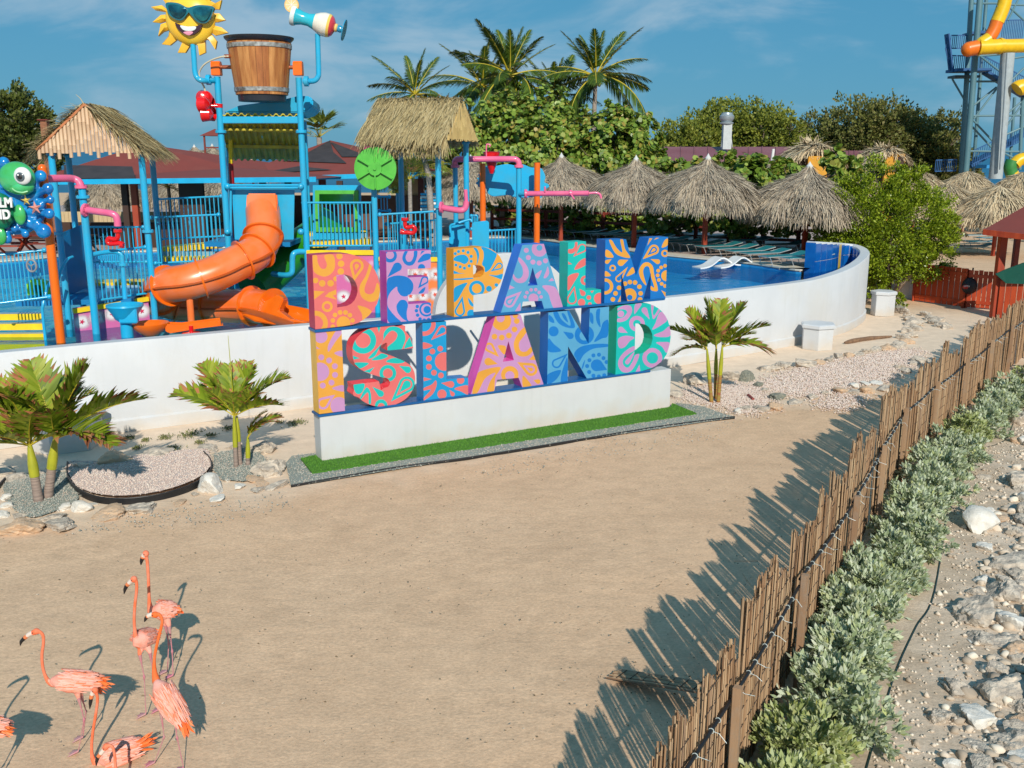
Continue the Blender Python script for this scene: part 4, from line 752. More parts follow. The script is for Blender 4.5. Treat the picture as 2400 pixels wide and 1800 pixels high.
railing('gate railing with a grey hand wheel at the left edge of the pool', W(-20, 600, 21.8), W(104, 586, 22.2), 1.06, 13)
railing('railing in front of the green slide opening', W(711, 475, 26.3), W(873, 475, 26.3), 1.13, 17)
railing('railing between the green wheel post and the front right thatch post', W(890, 503, 26.0), W(1024, 495, 26.4), 1.35, 12)
railing('short railing between the blue panels and the pink arm post', W(1147, 541, 28.2), W(1213, 537, 28.9), .9, 8)
railing('rear railing behind the front right thatch post', W(905, 525, 28.5), W(1030, 515, 28.5), .9, 10)
railing('small loop railing behind the wheel post', W(888, 461, 30), W(912, 461, 30), .42, 3)
railing('far low railing beside the leaning blue panels', W(1105, 506, 30.5), W(1118, 506, 30.5), .4, 3)
# low foreground steps, hand wheel and side panel at the left
steps('lowest yellow steps at the far left beside the orange pole', [W(-60, 737, 23.05), W(102, 735, 23.05), W(-60, 808, 22.3), W(110, 806, 22.3)], 4)
steps('yellow steps behind the left platform railing', [W(165, 664, 25.9), W(340, 661, 26.2), W(165, 690, 25.2), W(338, 686, 25.4)], 2)
steps('yellow steps behind the railing left of the orange slide', [W(380, 580, 27.9), W(520, 568, 28.1), W(373, 604, 27.3), W(520, 604, 27.3)], 2)
steps('yellow steps behind the railing in front of the green slide', [W(724, 546, 27.5), W(862, 540, 27.8), W(730, 568, 26.9), W(868, 560, 27.1)], 2)
t = thing('hand_wheel', 'small grey three-spoke hand wheel on the left railing', 'wheel', tuple(W(73, 623, 21.8)))
b = MB(); c = W(73, 623, 21.75); b.tube([c+Vector((.105*math.cos(a), .02, .13*math.sin(a))) for a in np.linspace(0, 2*PI, 25)], .022, 8)
for k in range(3): b.bar(c, c+Vector((.1*math.cos(2.1*k+.5), .02, .12*math.sin(2.1*k+.5))), .02, .02)
b.build('rim', mat('grey_plastic', (.25, .25, .27), .5), t, smooth=True); pipe(t, [c, c+Vector((-.1, .1, 0))], .02, blue, 'hub')
b = MB(); q0, q1 = W(140, 545, 24.6), W(183, 535, 25.4); b.add([q0, q1, Vector((q1.x, q1.y, 2.6)), Vector((q0.x, q0.y, 2.6))], [(0, 1, 2, 3)]); b.prism([(0, 0), (1.1, .1), (1.1, -1.5), (0, -1.6)], q0+Vector((.05, -.02, 0)), (q1-q0).normalized(), (0, 0, 1), (0, 1, 0), .04)
tag(b.build('side_panel', blue_d, bevel=.01), 'deep blue mesh side panel between the left tower posts', 'panel')
pts = [W(100, 735, 22.2), W(101, 715, 22.2), W(106, 692, 22.3), W(112, 672, 22.4)]
t = thing('stair_handrail', 'bent blue handrail beside the lowest yellow steps', 'handrail', (pts[0].x, pts[0].y, ZF)); pipe(t, [Vector((pts[0].x, pts[0].y, ZF))]+pts+[W(130, 640, 22.7)], .035, blue, 'tube')
t = thing('blue_blind_pipe', 'vertical blue pipe with bent arm in front of the left railing', 'pipe', (W(290, 700, 23).x, 23, ZF)); pipe(t, [W(205, 600, 23.2), W(240, 592, 23.1), W(270, 590, 23), W(284, 596, 23), W(287, 612, 23), W(293, 700, 23)], .055, blue); flange(t, W(288, 620, 23), .1, blue)
tag(MB().tube(smoothpts([W(135, 660, 22.4), W(145, 628, 22.6), W(158, 608, 22.8), W(170, 602, 23.0)], 5), .035, 8).build('bent_rail', blue, smooth=True), 'bent blue hand rail beside the deep blue side panel', 'handrail')
# lime slide mouth seen through the left railing
t = thing('lime_slide_mouth', 'lime green frog-face slide mouth low in the water behind the left railing', 'slide', (-11.6, 24.6, ZF)); c = W(84, 680, 24.6)
b = MB(); b.prism([tuple(v) for v in [(-.28, -.3), (-.24, .2), (-.08, .28), (.2, .24), (.4, .02), (.42, -.3)]], c, (1, 0, 0), (0, 0, 1), (0, 1, 0), .3); b.build('shell', mat('lime_plastic', (.35, .75, .04), .35), t, bevel=.05, smooth=True); MB().ell(c+Vector((.05, -.02, 0)), (.12, .05, .14)).build('opening', mat('dark_green_plastic', (.02, .13, .03), .4), t, smooth=True)
# blue water basin on pedestal
t = thing('blue_basin', 'blue water table bowl with a notched rim on a thick pedestal', 'water table', (W(296, 780, 22.6).x, 22.6, ZF)); c = W(293, 725, 22.6)
b = MB(); b.lathe([(.14, -.75), (.14, -.3), (.24, -.22), (.3, -.1), (.42, .08), (.41, .12), (.36, .1), (.2, 0), (0, -.02)], c, 28); b.build('bowl', blue, t, smooth=True); MB().box(c+Vector((.14, -.2, -.12)), (.42, .1, .34)).build('spout_box', blue, t, bevel=.02)
# --- orange teeter dish
t = thing('orange_teeter_trough', 'orange round dish joined to a long open trough balanced over the splash pad', 'water toy', (W(446, 765, 22.9).x, 22.9, ZF)); c = W(352, 764, 22.9)
b = MB(); b.lathe([(.1, -.3), (.13, -.26), (.2, -.2), (.36, -.08), (.43, .05), (.43, .08), (.40, .07), (.33, -.02), (.15, -.09), (0, -.1)], c, 28); b.build('dish', orange, t, smooth=True)
a, e = W(388, 768, 22.85), W(520, 757, 23.2); ex_ = (e-a).normalized(); b = MB(); b.prism([(0, -.08), (0, .10), (.3, .04), (1.26, .08), (1.26, -.04), (.1, -.14)], a, ex_, (0, 0, 1), (0, -1, 0), .02); b.prism([(0, -.06), (0, .10), (.3, .06), (1.18, .10), (1.18, -.02), (.1, -.10)], a+Vector((0, .22, 0)), ex_, (0, 0, 1), (0, 1, 0), .02)
b.bar(a+Vector((0, .1, -.1)), e+Vector((0, .1, -.05)), .24, .02); b.build('trough', orange, t); MB().lathe([(.25, 0), (.2, .04), (.05, .06), (.05, .2)], (W(446, 768, 22.9).x, 22.95, 1.78), 18).build('base', red, t, smooth=True)

# --- bucket tower
yb = 26.3
t = thing('bucket_tower', 'tall blue steel tower carrying a giant wooden tipping bucket over a corrugated spill roof', 'play tower', (-6.6, 27.2, ZF))
for (u, v, y) in ((509, 180, yb), (700, 182, yb)): post(t, u, v, y, r=.082, cap=False, fl=(6.5,))
for (u, v, y) in ((531, 290, 28.6), (712, 285, 28.6)): post(t, u, v, y, r=.08, cap=False, m=blue)
for u0, u1 in ((497, 518), (689, 709)):
    c = W((u0+u1)/2, 161, yb); b = MB(); b.prism([(-.13, -.17), (-.13, .12), (-.08, .18), (.08, .18), (.13, .12), (.13, -.17)], c+Vector((-.115, 0, 0)), (0, 1, 0), (0, 0, 1), (1, 0, 0), .23); b.build('axle_housing', orange, t, bevel=.012)
MB().tube([W(505, 157, yb), W(700, 158, yb)], .05, 12).build('axle', mat('copper_axle', (.45, .14, .07), .35, metal=.5), t, smooth=True)
bc = W(607, 90, yb); bh = W(607, 238, yb).z-bc.z; cx = bc.x; R1, R2 = .80, .60
woodm = [mat('bucket_stave_%s' % n_, c, .5, c2, ns=3, stretch=(3, 3, .35), lo=.3, hi=.7, detail=8) for n_, c, c2 in (('honey', (.56, .24, .07), (.30, .10, .025)), ('amber', (.62, .30, .10), (.36, .13, .035)), ('brown', (.46, .17, .045), (.24, .07, .02)))]
bucket = thing('tipping_bucket', 'giant wooden stave bucket with black rim and two grey hoops slung on an axle', 'bucket', (cx, yb, bc.z+bh)); zt, zb = bc.z-.12, bc.z+bh+.16
MB().lathe([(R2*.97, bh+.0), (R2*1.0, bh), (R2*1.02, bh+.17), (R1*.93, -.13), (R1*.98, -.1), (R1*1.08, -.02), (R1*1.09, .02), (R1*.9, .0), (R1*.86, -.2), (.5, -1.2), (0, -1.3)], bc, 48).build('liner', mat('black_plastic', (.02, .024, .035), .3), bucket, smooth=True)
MB().lathe([(0, 0), (R2, 0.001)], bc+Vector((0, 0, bh)), 40).build('underside', mat('black_plastic', (.02, .024, .035), .3), bucket)
NS = 30
for i in range(NS):
    a0 = 2*PI*(i+.02)/NS; a1 = 2*PI*(i+.98)/NS; b = MB(); vs_ = []
    for (z, r) in ((zb, R2*1.035+.01), (zt, R1*.96+.01)):
        for a in (a0, (a0+a1)/2, a1):
            for dr in (0, .025): vs_.append((cx+(r+dr)*math.cos(a), yb+(r+dr)*math.sin(a), z))
    b.add(vs_, [(1, 3, 9, 7), (3, 5, 11, 9), (0, 1, 7, 6), (4, 10, 11, 5), (6, 7, 9, 8), (8, 9, 11, 10), (0, 2, 3, 1), (2, 4, 5, 3)]); b.build('stave', woodm[(i*5+i//3) % 3], bucket)
for v in (110, 211):
    zz = W(607, v, yb).z; f = (zz-zb)/(zt-zb); r = R2*1.035*(1-f)+R1*.96*f+.035; MB().lathe([(r, -.05), (r+.014, -.05), (r+.02, .05), (r, .05)], (cx, yb, zz), 48).build('hoop', mat('worn_steel_hoop', (.42, .44, .44), .5, (.14, .13, .12), ns=9, metal=.3), bucket, smooth=True)
t2 = thing('bucket_hose', 'cream hose looping from the bucket down beside the red water wheel', 'hose', tuple(W(480, 211, yb))); pipe(t2, [W(536, 132, yb-.5), W(520, 133, yb-.5), W(498, 140, yb-.4), W(478, 152, yb-.3), W(467, 170, yb-.2), W(470, 188, yb-.2), W(478, 203, yb-.2), W(481, 214, yb-.2)], .022, mat('cream_hose', (.62, .56, .42), .5), 'hose'); MB().tube([W(527, 132, yb-.5), W(538, 132, yb-.4)], .05, 10).build('connector', mat('copper_axle', (.45, .14, .07), .35, metal=.5), t2, smooth=True)
# spill surfaces
b = MB(); P_ = [(523, 263), (560, 247), (610, 240), (660, 234), (700, 224), (725, 225), (734, 234), (733, 248), (722, 258), (705, 264), (600, 264)]; up = [W(u, v, yb+.9) for u, v in P_]; c0 = up[0]
b.v = [tuple(p) for p in up]+[tuple(p+Vector((0, 1.0, -.12))) for p in up]; n = len(up); b.f = [tuple(range(n)), tuple(range(2*n-1, n-1, -1))]+[(i, (i+1) % n, n+(i+1) % n, n+i) for i in range(n)]; b.m = [0]*len(b.f); b.build('splash_dish', blue, t, bevel=.03)
cf = [W(511, 267, yb), W(706, 270, yb)]; bk = Vector((-.45, 2.45, -1.15)); b = MB(); nn_ = 48
for side in (0, 1):
    for i in range(nn_+1):
        f = i/nn_; ph = (i % 4); up_ = .035 if ph in (1, 2) else -.02; p = cf[0].lerp(cf[1], f)+Vector((0, 0, up_-.03*side)); b.v.append(tuple(p)); b.v.append(tuple(p+bk))
o2 = 2*(nn_+1); b.f = [(2*i, 2*i+2, 2*i+3, 2*i+1) for i in range(nn_)]+[(o2+2*i+1, o2+2*i+3, o2+2*i+2, o2+2*i) for i in range(nn_)]+[(2*i, o2+2*i, o2+2*i+2, 2*i+2) for i in range(nn_)]; b.m = [0]*len(b.f)
b.build('corrugated_roof', mat('olive_yellow_sheet', (.55, .46, .03), .5, (.42, .34, .03), ns=3, dirt=(.12, .09, .02), ds=2), t, fix=False)
MB().bar(W(514, 281, yb), W(702, 281, yb), .05, .17).build('cross_beam', blue, t, bevel=.01)
for f in (.25, .62): MB().bar(cf[0]+bk*f+Vector((0, 0, -.09)), cf[1]+bk*f+Vector((0, 0, -.09)), .09, .09).build('purlin', mat('olive_yellow_sheet', (.5, .42, .03), .5), t, bevel=.01)
MB().bar(W(614, 318, yb+1.0), W(624, 362, yb+2.2), .04, .02).build('conduit', mat('pale_teal_strip', (.2, .6, .55), .5), t)
MB().bar(W(541, 300, 27.5), W(541, 383, 27.9), .1, .1, up=(0, 1, 0)).build('brace', yellow, t); MB().tube([W(541, 383, 27.9), (W(541, 383, 27.9).x, 27.9, 3.0)], .07, 10).build('post', mat('dark_red_pipe', (.3, .01, .015), .4), t, smooth=True)
for v in (437,): 
    for dv_ in (-3, 3): MB().tube([W(530, v+dv_, yb-.1), W(705, v+dv_, yb-.1)], .032, 10).build('rail', blue, t, smooth=True)
for u in (533, 705):
    for v in (437, 543): MB().ell(W(u, v, yb-.12), .085, 12, 8).build('clamp', blue, t, smooth=True)
    MB().tube([W(u+8, 440, yb), W(u+8, 545, yb)], .03, 8).build('rail', blue, t, smooth=True)
MB().box((W(612, 640, 27).x-.2, 27.6, W(612, 562, 26.8).z-.1), (2.3, 2.2, .12)).build('platform', blue_d, t)
pa = [W(543, 441, yb+.15), W(690, 441, yb+.15), W(688, 562, yb+.15), W(550, 562, yb+.15)]; b = MB(); b.v = [tuple(p) for p in pa]+[tuple(p+Vector((0, .05, 0))) for p in pa]; b.f = [(0, 1, 2, 3), (7, 6, 5, 4)]+[(i, 4+i, 4+(i+1) % 4, (i+1) % 4) for i in range(4)]; b.m = [0]*6; b.build('slide_panel', blue, t, bevel=.01)
# red water wheel
t = thing('red_water_wheel', 'glossy red cup water wheel on the left post of the bucket tower', 'water wheel', tuple(W(486, 250, yb-.1))); c = W(484, 250, yb-.1)
for k in range(5):
    a = 2*PI*k/5+.4; d = Vector((.12*math.cos(a+1), math.cos(a), math.sin(a))).normalized(); b = MB(); q = c+d*.22; M_ = d.to_track_quat('X', 'Z').to_matrix(); b.lathe([(.05, -.18), (.17, -.1), (.2, .1), (.15, .13), (.12, -.02), (0, -.08)], q, 14, M=Matrix.Rotation(PI/2, 3, d) @ M_); b.build('cup', red, t, smooth=True)
MB().ell(c, .14).build('hub', red, t, smooth=True); pipe(t, [c+Vector((.1, 0, .02)), W(513, 248, yb-.05)], .04, red, 'axle'); MB().tube([W(513, 243, yb), W(513, 252, yb)], .1, 12).build('collar', red, t, smooth=True)

# --- sun with sunglasses on its blue arm
sy = 25.9; sunf = thing('sun_figure', 'smiling yellow sun with teal sunglasses on a bent blue pipe arm', 'sun ornament', tuple(W(470, 187, sy)))
sun_y = mat('glossy_sun_yellow', (.88, .60, .05), .28, (.88, .50, .03), ns=1.5, coat=.4); sun_r = mat('sun_ray_orange_yellow', (.88, .50, .045), .35)
pipe(sunf, [W(452, 100, sy), W(455, 140, sy), W(457, 168, sy), W(462, 182, sy), W(474, 189, sy), W(500, 189, sy+.3)], .068, blue, 'arm', 6); flange(sunf, W(489, 187, sy+.2), .13, blue, axis=(1, 0, 0), t=.05)
c = W(449, 44, sy); k_ = .2411*sy/2364*1.0   # metres per reading unit
def PT(x, y, dy=0.): return W(*Z('T2', x, y), sy+dy)
fc = PT(400, 185); MB().ell(fc, (2.52*.95, .5, 2.4*.95) if False else (.62, .26, .62), 32, 20).build('face', sun_y, sunf, smooth=True)
rays = [((165, 90), (120, 50), (15, 66), (60, 100), (150, 115)), ((165, 140), (110, 145), (30, 215), (100, 222), (170, 200)), ((170, 215), (110, 235), (85, 350), (130, 310), (190, 290)), ((200, 270), (185, 350), (120, 430), (200, 440), (275, 380)), ((260, 350), (330, 420), (275, 512), (350, 512), (420, 400)), ((400, 400), (480, 450), (485, 538), (545, 510), (540, 390)), ((510, 370), (600, 400), (640, 480), (655, 400), (600, 330)), ((590, 310), (640, 345), (765, 318), (700, 265), (600, 240)), ((615, 215), (660, 215), (737, 195), (680, 130), (620, 130)), ((605, 90), (680, 90), (700, 0), (640, 30), (560, -10)), ((560, 20), (600, -10), (560, -110), (500, -60), (470, -40)), ((460, -10), (470, -70), (400, -140), (380, -80), (350, -30)), ((360, -10), (330, -80), (230, -100), (260, -50), (250, 10)), ((260, 10), (200, -20), (110, -30), (150, 20), (180, 80))]
for r_ in rays:
    base = PT(400, 185); pl = []
    cc = (400, 185); q0, q1, tip, q3, q4 = r_
    poly = [q0, ((q0[0]+q1[0])/2, (q0[1]+q1[1])/2), q1, ((q1[0]*.5+tip[0]*.5), (q1[1]*.5+tip[1]*.5)), tip, ((q3[0]*.6+tip[0]*.4), (q3[1]*.6+tip[1]*.4)), q3, q4, ((q4[0]*.7+cc[0]*.3), (q4[1]*.7+cc[1]*.3)), ((q0[0]*.7+cc[0]*.3), (q0[1]*.7+cc[1]*.3))]
    b = MB(); f = [PT(x, y, .02) for x, y in poly]; n = len(f); cen = sum(f, Vector())/n
    b.v = [tuple(p) for p in f]+[tuple(p+Vector((0, .10, 0))) for p in f]+[tuple(cen+Vector((0, -.07, 0))), tuple(cen+Vector((0, .17, 0)))]; b.f = [(i, (i+1) % n, 2*n) for i in range(n)]+[(n+(i+1) % n, n+i, 2*n+1) for i in range(n)]+[(i, n+i, n+(i+1) % n, (i+1) % n) for i in range(n)]; b.m = [0]*len(b.f)
    b.build('ray', sun_r, sunf, smooth=True, bevel=0)
frame = mat('teal_sunglass_frame', (.01, .14, .19), .25, coat=.4); lens_m = mat('mirrored_lens', (.01, .05, .09), .12, (.03, .25, .3), ns=3, metal=.6)
def blob(pts, y0, d, m, name, parent, dome=0.):
    f = [PT(x, y, y0) for x, y in cl(pts, 5)]; n = len(f); cen = sum(f, Vector())/n; b = MB(); b.v = [tuple(p) for p in f]+[tuple(p+Vector((0, d, 0))) for p in f]+[tuple(cen+Vector((0, -dome, 0)))]; b.v += [tuple(cen.lerp(p, .6)+Vector((0, -dome*.7, 0))) for p in f]
    b.f = [(n+i, i, (i+1) % n, n+(i+1) % n) for i in range(n)]+[(i, 2*n+1+i, 2*n+1+(i+1) % n, (i+1) % n) for i in range(n)]+[(2*n+1+i, 2*n, 2*n+1+(i+1) % n) for i in range(n)]; b.m = [0]*len(b.f); return b.build(name, m, parent, smooth=True)
glasses = blob([(168, 25), (280, 30), (375, 72), (470, 48), (615, 62), (620, 110), (580, 200), (520, 228), (450, 200), (405, 110), (380, 95), (365, 130), (330, 190), (270, 195), (200, 150), (165, 80)], -.33, .1, frame, 'sunglasses', sunf, .03)
blob([(188, 45), (280, 48), (355, 85), (340, 140), (290, 172), (225, 145), (190, 90)], -.385, .06, lens_m, 'lens', glasses, .035); blob([(432, 85), (500, 65), (592, 75), (600, 110), (560, 185), (510, 205), (455, 170), (425, 120)], -.385, .06, lens_m, 'lens', glasses, .035)
mouth = blob([(250, 220), (300, 245), (370, 258), (450, 255), (508, 240), (490, 290), (430, 335), (380, 342), (320, 320), (270, 270)], -.275, .1, mat('mouth_dark', (.05, .02, .035), .3), 'mouth', sunf, .0)
blob([(300, 248), (370, 258), (450, 258), (440, 290), (390, 302), (330, 290)], -.30, .05, mat('tooth_white', (.75, .82, .85), .2), 'teeth', mouth, .01); blob([(330, 315), (380, 303), (425, 312), (400, 338), (370, 340)], -.29, .04, mat('tongue_pink', (.75, .3, .42), .3), 'tongue', mouth, .01)
# --- cocktail glass ornament
gy = 26.2; gl = thing('cocktail_glass_figure', 'tilted blue and white cocktail glass ornament with orange slice on a blue pipe arm', 'cocktail ornament', tuple(W(718, 190, gy)))
def GT(x, y, dy=0.): return W(*Z('T2', x, y), gy+dy)
pipe(gl, [GT(1635, 330), GT(1640, 500), GT(1645, 690), GT(1640, 745), GT(1600, 785), GT(1500, 790, .1)], .068, blue, 'arm', 6); flange(gl, GT(1527, 790), .13, blue, axis=(1, 0, 0), t=.05)
ax0, ax1 = GT(1395, 150), GT(1865, 285); ax = (ax1-ax0).normalized(); M_ = ax.to_track_quat('Z', 'Y').to_matrix(); k_ = .2411*gy/2364
segs = [('cup_rim', (.72, .8, .8), [(90, -10), (95, 8), (88, 30)]), ('blue_drink', (.03, .48, .62), [(85, 20), (62, 90), (58, 150), (78, 215)]), ('white_drink', (.80, .76, .66), [(78, 212), (100, 255), (112, 300), (110, 345)]), ('yellow_drink', (.85, .6, .12), [(111, 343), (102, 366)]), ('red_drink', (.72, .06, .08), [(102, 364), (85, 385), (40, 408)]), ('stem', (.85, .6, .2), [(38, 405), (40, 425), (28, 435)]), ('blue_stem', (.02, .28, .5), [(30, 432), (34, 460), (28, 480), (70, 486), (100, 492), (100, 500), (20, 500)])]
for nm_, c_, pr in segs: MB().lathe([(r*k_*.98, z*k_) for r, z in pr], ax0, 24, M=M_).build(nm_, mat('glaze_'+nm_, c_, .22, coat=.4), gl, smooth=True)
sl = GT(1385, 50, -.05); b = MB(); b.tube([sl+Vector((0, -.03, 0)), sl+Vector((0, .03, 0))], .18, 24); oslice = b.build('orange_slice', mat('citrus_rind', (.85, .5, .15), .4), gl, smooth=True)
MB().tube([sl+Vector((0, -.036, 0)), sl+Vector((0, -.02, 0))], .155, 24).build('citrus_flesh', mat('citrus_flesh', (.86, .62, .3), .4), oslice)
for k in range(8): MB().bar(sl+Vector((0, -.038, 0)), sl+Vector((.15*math.cos(k*PI/4), -.038, .15*math.sin(k*PI/4))), .008, .01).build('segment_line', white_paint, oslice)
# --- orange tube slide
t = thing('tube_slide', 'orange enclosed tube slide curling down from the bucket tower to an open chute', 'slide', (-6.4, 25.2, ZF))
sp = [W(616, 492, 26.35), W(618, 530, 26.0), W(613, 572, 25.6), W(588, 600, 25.2), W(548, 620, 24.9), W(500, 643, 24.6), W(444, 660, 24.4), W(400, 668, 24.45), W(374, 682, 24.85), W(377, 700, 25.5), W(412, 711, 25.9), W(470, 716, 25.95), W(530, 717, 25.75), W(590, 717, 25.35), W(640, 724, 24.95)]
orange_s = mat('faded_orange_gelcoat', (.84, .15, .012), .3, (.82, .21, .07), ns=1.3, coat=.35, dirt=(.82, .28, .16), ds=.8)
path = smoothpts(sp, 6)
cuts = [0, 9, 15, 21, 33, 43, 52, 60, 68, 78, len(path)-1]
for a, b_ in zip(cuts, cuts[1:]):
    b = MB(); b.tube(path[a:b_+1], .45, 24, cap=False); b.build('tube_section', orange_s, t, smooth=True)
for k in cuts[1:]:
    p = path[k]; d = (path[min(k+1, len(path)-1)]-path[k-1]).normalized(); b = MB(); b.tube([p-d*.022, p+d*.022], .53, 28); f = b.build('flange_ring', orange, t, smooth=True)
for sgn in (1, -1):   # seam lips along both sides, shadow line put into their darker orange
    b = MB()
    pl_ = path[9:]
    for i, q_ in enumerate(pl_):
        d = (pl_[min(i+1, len(pl_)-1)]-pl_[max(i-1, 0)]).normalized(); sd_ = d.cross(Vector((0, 0, 1))).normalized()*sgn
        b.v += [tuple(q_+sd_*.42+Vector((0, 0, -.03))), tuple(q_+sd_*.515+Vector((0, 0, -.04))), tuple(q_+sd_*.515+Vector((0, 0, .0))), tuple(q_+sd_*.42+Vector((0, 0, .01)))]
        if i: o = len(b.v)-8; b.f += [(o, o+1, o+5, o+4), (o+1, o+2, o+6, o+5), (o+2, o+3, o+7, o+6)]; b.m += [0]*3
    b.build('seam_lip', mat('shaded_orange_lip', (.5, .09, .01), .4), t, fix=False)
hood = [W(582, 453, 26.28), W(651, 453, 26.28), W(653, 475, 26.2), W(650, 512, 26.15), W(655, 545, 26.1), W(577, 545, 26.1), W(583, 512, 26.15), W(580, 475, 26.2)]
b = MB(); n = len(hood); b.v = [tuple(p) for p in hood]+[tuple(p+Vector((0, -.16, 0))) for p in hood]; b.f = [tuple(range(n)), tuple(range(2*n-1, n-1, -1))]+[(i, (i+1) % n, n+(i+1) % n, n+i) for i in range(n)]; b.m = [0]*len(b.f); b.build('entry_hood', orange_s, t, bevel=.04, smooth=True)
# open exit chute
ex = [W(590, 724, 25.35), W(640, 732, 24.9), W(690, 744, 24.45), W(738, 758, 24.0)]; rr = [.44, .52, .60, .64]; b = MB(); S_ = 14
pp = smoothpts(ex, 4); nr = len(pp)
for i, p in enumerate(pp):
    f = i/(nr-1); r = .43+.22*f; d = (pp[min(i+1, nr-1)]-pp[max(i-1, 0)]).normalized(); sd_ = d.cross(Vector((0, 0, 1))).normalized(); up_ = sd_.cross(d)
    for th in (0, .035):
        for k in range(S_+1):
            a = PI+PI*k/S_; b.v.append(tuple(p+Vector((0, 0, .12))+sd_*math.cos(a)*(r+th)+up_*math.sin(a)*(r*.75+th)))
w_ = 2*(S_+1)
for i in range(nr-1):
    for k in range(S_):
        for o in (0, S_+1): b.f.append((i*w_+o+k, i*w_+o+k+1, (i+1)*w_+o+k+1, (i+1)*w_+o+k)); b.m.append(0)
    for o in (0, S_): b.f.append((i*w_+o, (i+1)*w_+o, (i+1)*w_+o+S_+1, i*w_+o+S_+1)); b.m.append(0)
for k in range(S_):
    for i in (0, nr-1): b.f.append((i*w_+k, i*w_+k+1, i*w_+k+S_+2, i*w_+k+S_+1)); b.m.append(0)
b.build('exit_chute', orange, t, smooth=True)
b = MB(); sk_ = [W(566, 738, 24.9), W(600, 718, 24.75), W(650, 690, 24.5), W(665, 700, 24.3), W(652, 728, 24.2), W(680, 748, 24.0), W(722, 756, 23.8), W(640, 761, 24.1), W(596, 754, 24.5)]; n = len(sk_); b.v = [tuple(p) for p in sk_]+[tuple(p+Vector((.05, .35, -.05))) for p in sk_]; b.f = [tuple(range(n)), tuple(range(2*n-1, n-1, -1))]+[(i, (i+1) % n, n+(i+1) % n, n+i) for i in range(n)]; b.m = [0]*len(b.f); b.build('chute_skirt', orange, t, bevel=.03, smooth=True)
c = W(446, 722, 24.3); MB().tube([(c.x, c.y, 1.5), (c.x, c.y, 2.6)], .085, 14).build('support_post', orange_s, t, smooth=True)
# --- green slide, its opening and the blue elbow pipe
t = thing('green_slide', 'green box-mouthed slide set in a blue panel and curving away under the platform', 'slide', (W(788, 500, 27).x, 27.0, ZF))
green_d = mat('dark_green_gelcoat', (.02, .24, .015), .35, (.015, .2, .01), ns=2, coat=.3)
def frame_rect(u0, u1, v0, v1, iu0, iu1, iv0, iv1, y, th, m, name, r=.0):
    o = [W(u0, v0, y), W(u1, v0, y), W(u1, v1, y), W(u0, v1, y)]; i_ = [W(iu0, iv0, y), W(iu1, iv0, y), W(iu1, iv1, y), W(iu0, iv1, y)]
    b = MB(); D_ = Vector((0, th, 0)); b.v = [tuple(p) for p in o+i_]+[tuple(p+D_) for p in o+i_]
    b.f = [(k, (k+1) % 4, 4+(k+1) % 4, 4+k) for k in range(4)]+[(8+k, 12+k, 12+(k+1) % 4, 8+(k+1) % 4) for k in range(4)]+[(k, 8+k, 8+(k+1) % 4, (k+1) % 4) for k in range(4)]+[(4+k, 4+(k+1) % 4, 12+(k+1) % 4, 12+k) for k in range(4)]; b.m = [0]*16
    return b.build(name, m, t, bevel=.008)
frame_rect(733, 846, 434, 562, 745, 831, 452, 537, 27.2, .06, blue, 'panel'); frame_rect(738, 840, 446, 544, 748, 829, 455, 533, 27.14, .05, green_p, 'opening_frame')
b = MB(); q0 = [W(748, 454, 27.2), W(828, 454, 27.2), W(828, 534, 27.2), W(748, 534, 27.2)]; q1 = [p+Vector((-.1, 1.1, -.35)) for p in q0]; b.v = [tuple(p) for p in q0+q1]; b.f = [(k, 4+k, 4+(k+1) % 4, (k+1) % 4) for k in range(4)]; b.m = [0]*4; b.build('chute_mouth', mat('mid_green_gelcoat', (.05, .5, .05), .35, coat=.3), t, fix=False)
b = MB(); b.tube(smoothpts([W(775, 520, 28.3), W(735, 555, 28.5), W(700, 580, 28.3), (W(660, 620, 27.7)), W(620, 655, 27.2), W(592, 676, 26.8)], 5), .5, 24, squash=None); b.build('flume', green_d, t, smooth=True)
pipe(t, [W(717, 590, 26.3), W(700, 590, 26.2), W(688, 595, 26.1), W(685, 610, 26.1), W(685, 630, 26.1), W(682, 641, 26.1), W(668, 645, 26.2), W(640, 642, 26.6)], .075, blue, 'feed_pipe')
# yellow fascias and star panels of the right platform
t = thing('star_panel', 'pink airbrushed star panel under the platform seen through the letter D', 'panel', (W(800, 650, 26.2).x, 26.2, ZF)); a, e = W(719, 592, 26.25), W(884, 592, 26.15)
b = MB(); b.bar(a, e, .1, .13); b.build('fascia', yellow, t, bevel=.01); b = MB(); b.add([Vector((a.x, a.y, 1.4)), Vector((e.x, e.y, 1.4)), Vector((e.x, e.y, e.z-.07)), Vector((a.x, a.y, a.z-.07))], [(0, 1, 2, 3)]); b.build('panel', star_pink, t, fix=False); star_prints(t, a, e, 3.2, 2.3, 4, star_dot, (.0, -1, 0)); star_prints(t, a, e, 2.4, 1.9, 3, star_dot, (.0, -1, 0))
t = thing('star_panel', 'orange airbrushed star panel under the platform seen between the letters E and P', 'panel', (W(960, 650, 26.1).x, 26.1, ZF)); a, e = W(888, 607, 26.05), W(1033, 608, 25.9)
b = MB(); b.bar(a, e, .1, .12); b.build('fascia', yellow, t, bevel=.01); b = MB(); b.add([Vector((a.x, a.y, 1.4)), Vector((e.x, e.y, 1.4)), Vector((e.x, e.y, e.z-.07)), Vector((a.x, a.y, a.z-.07))], [(0, 1, 2, 3)]); b.build('panel', star_or, t, fix=False); star_prints(t, a, e, 3.0, 2.6, 6, mat('red_star_print', (.75, .09, .05), .5), (.0, -1, 0)); star_prints(t, a, e, 2.5, 2.1, 5, mat('red_star_print', (.75, .09, .05), .5), (.0, -1, 0))
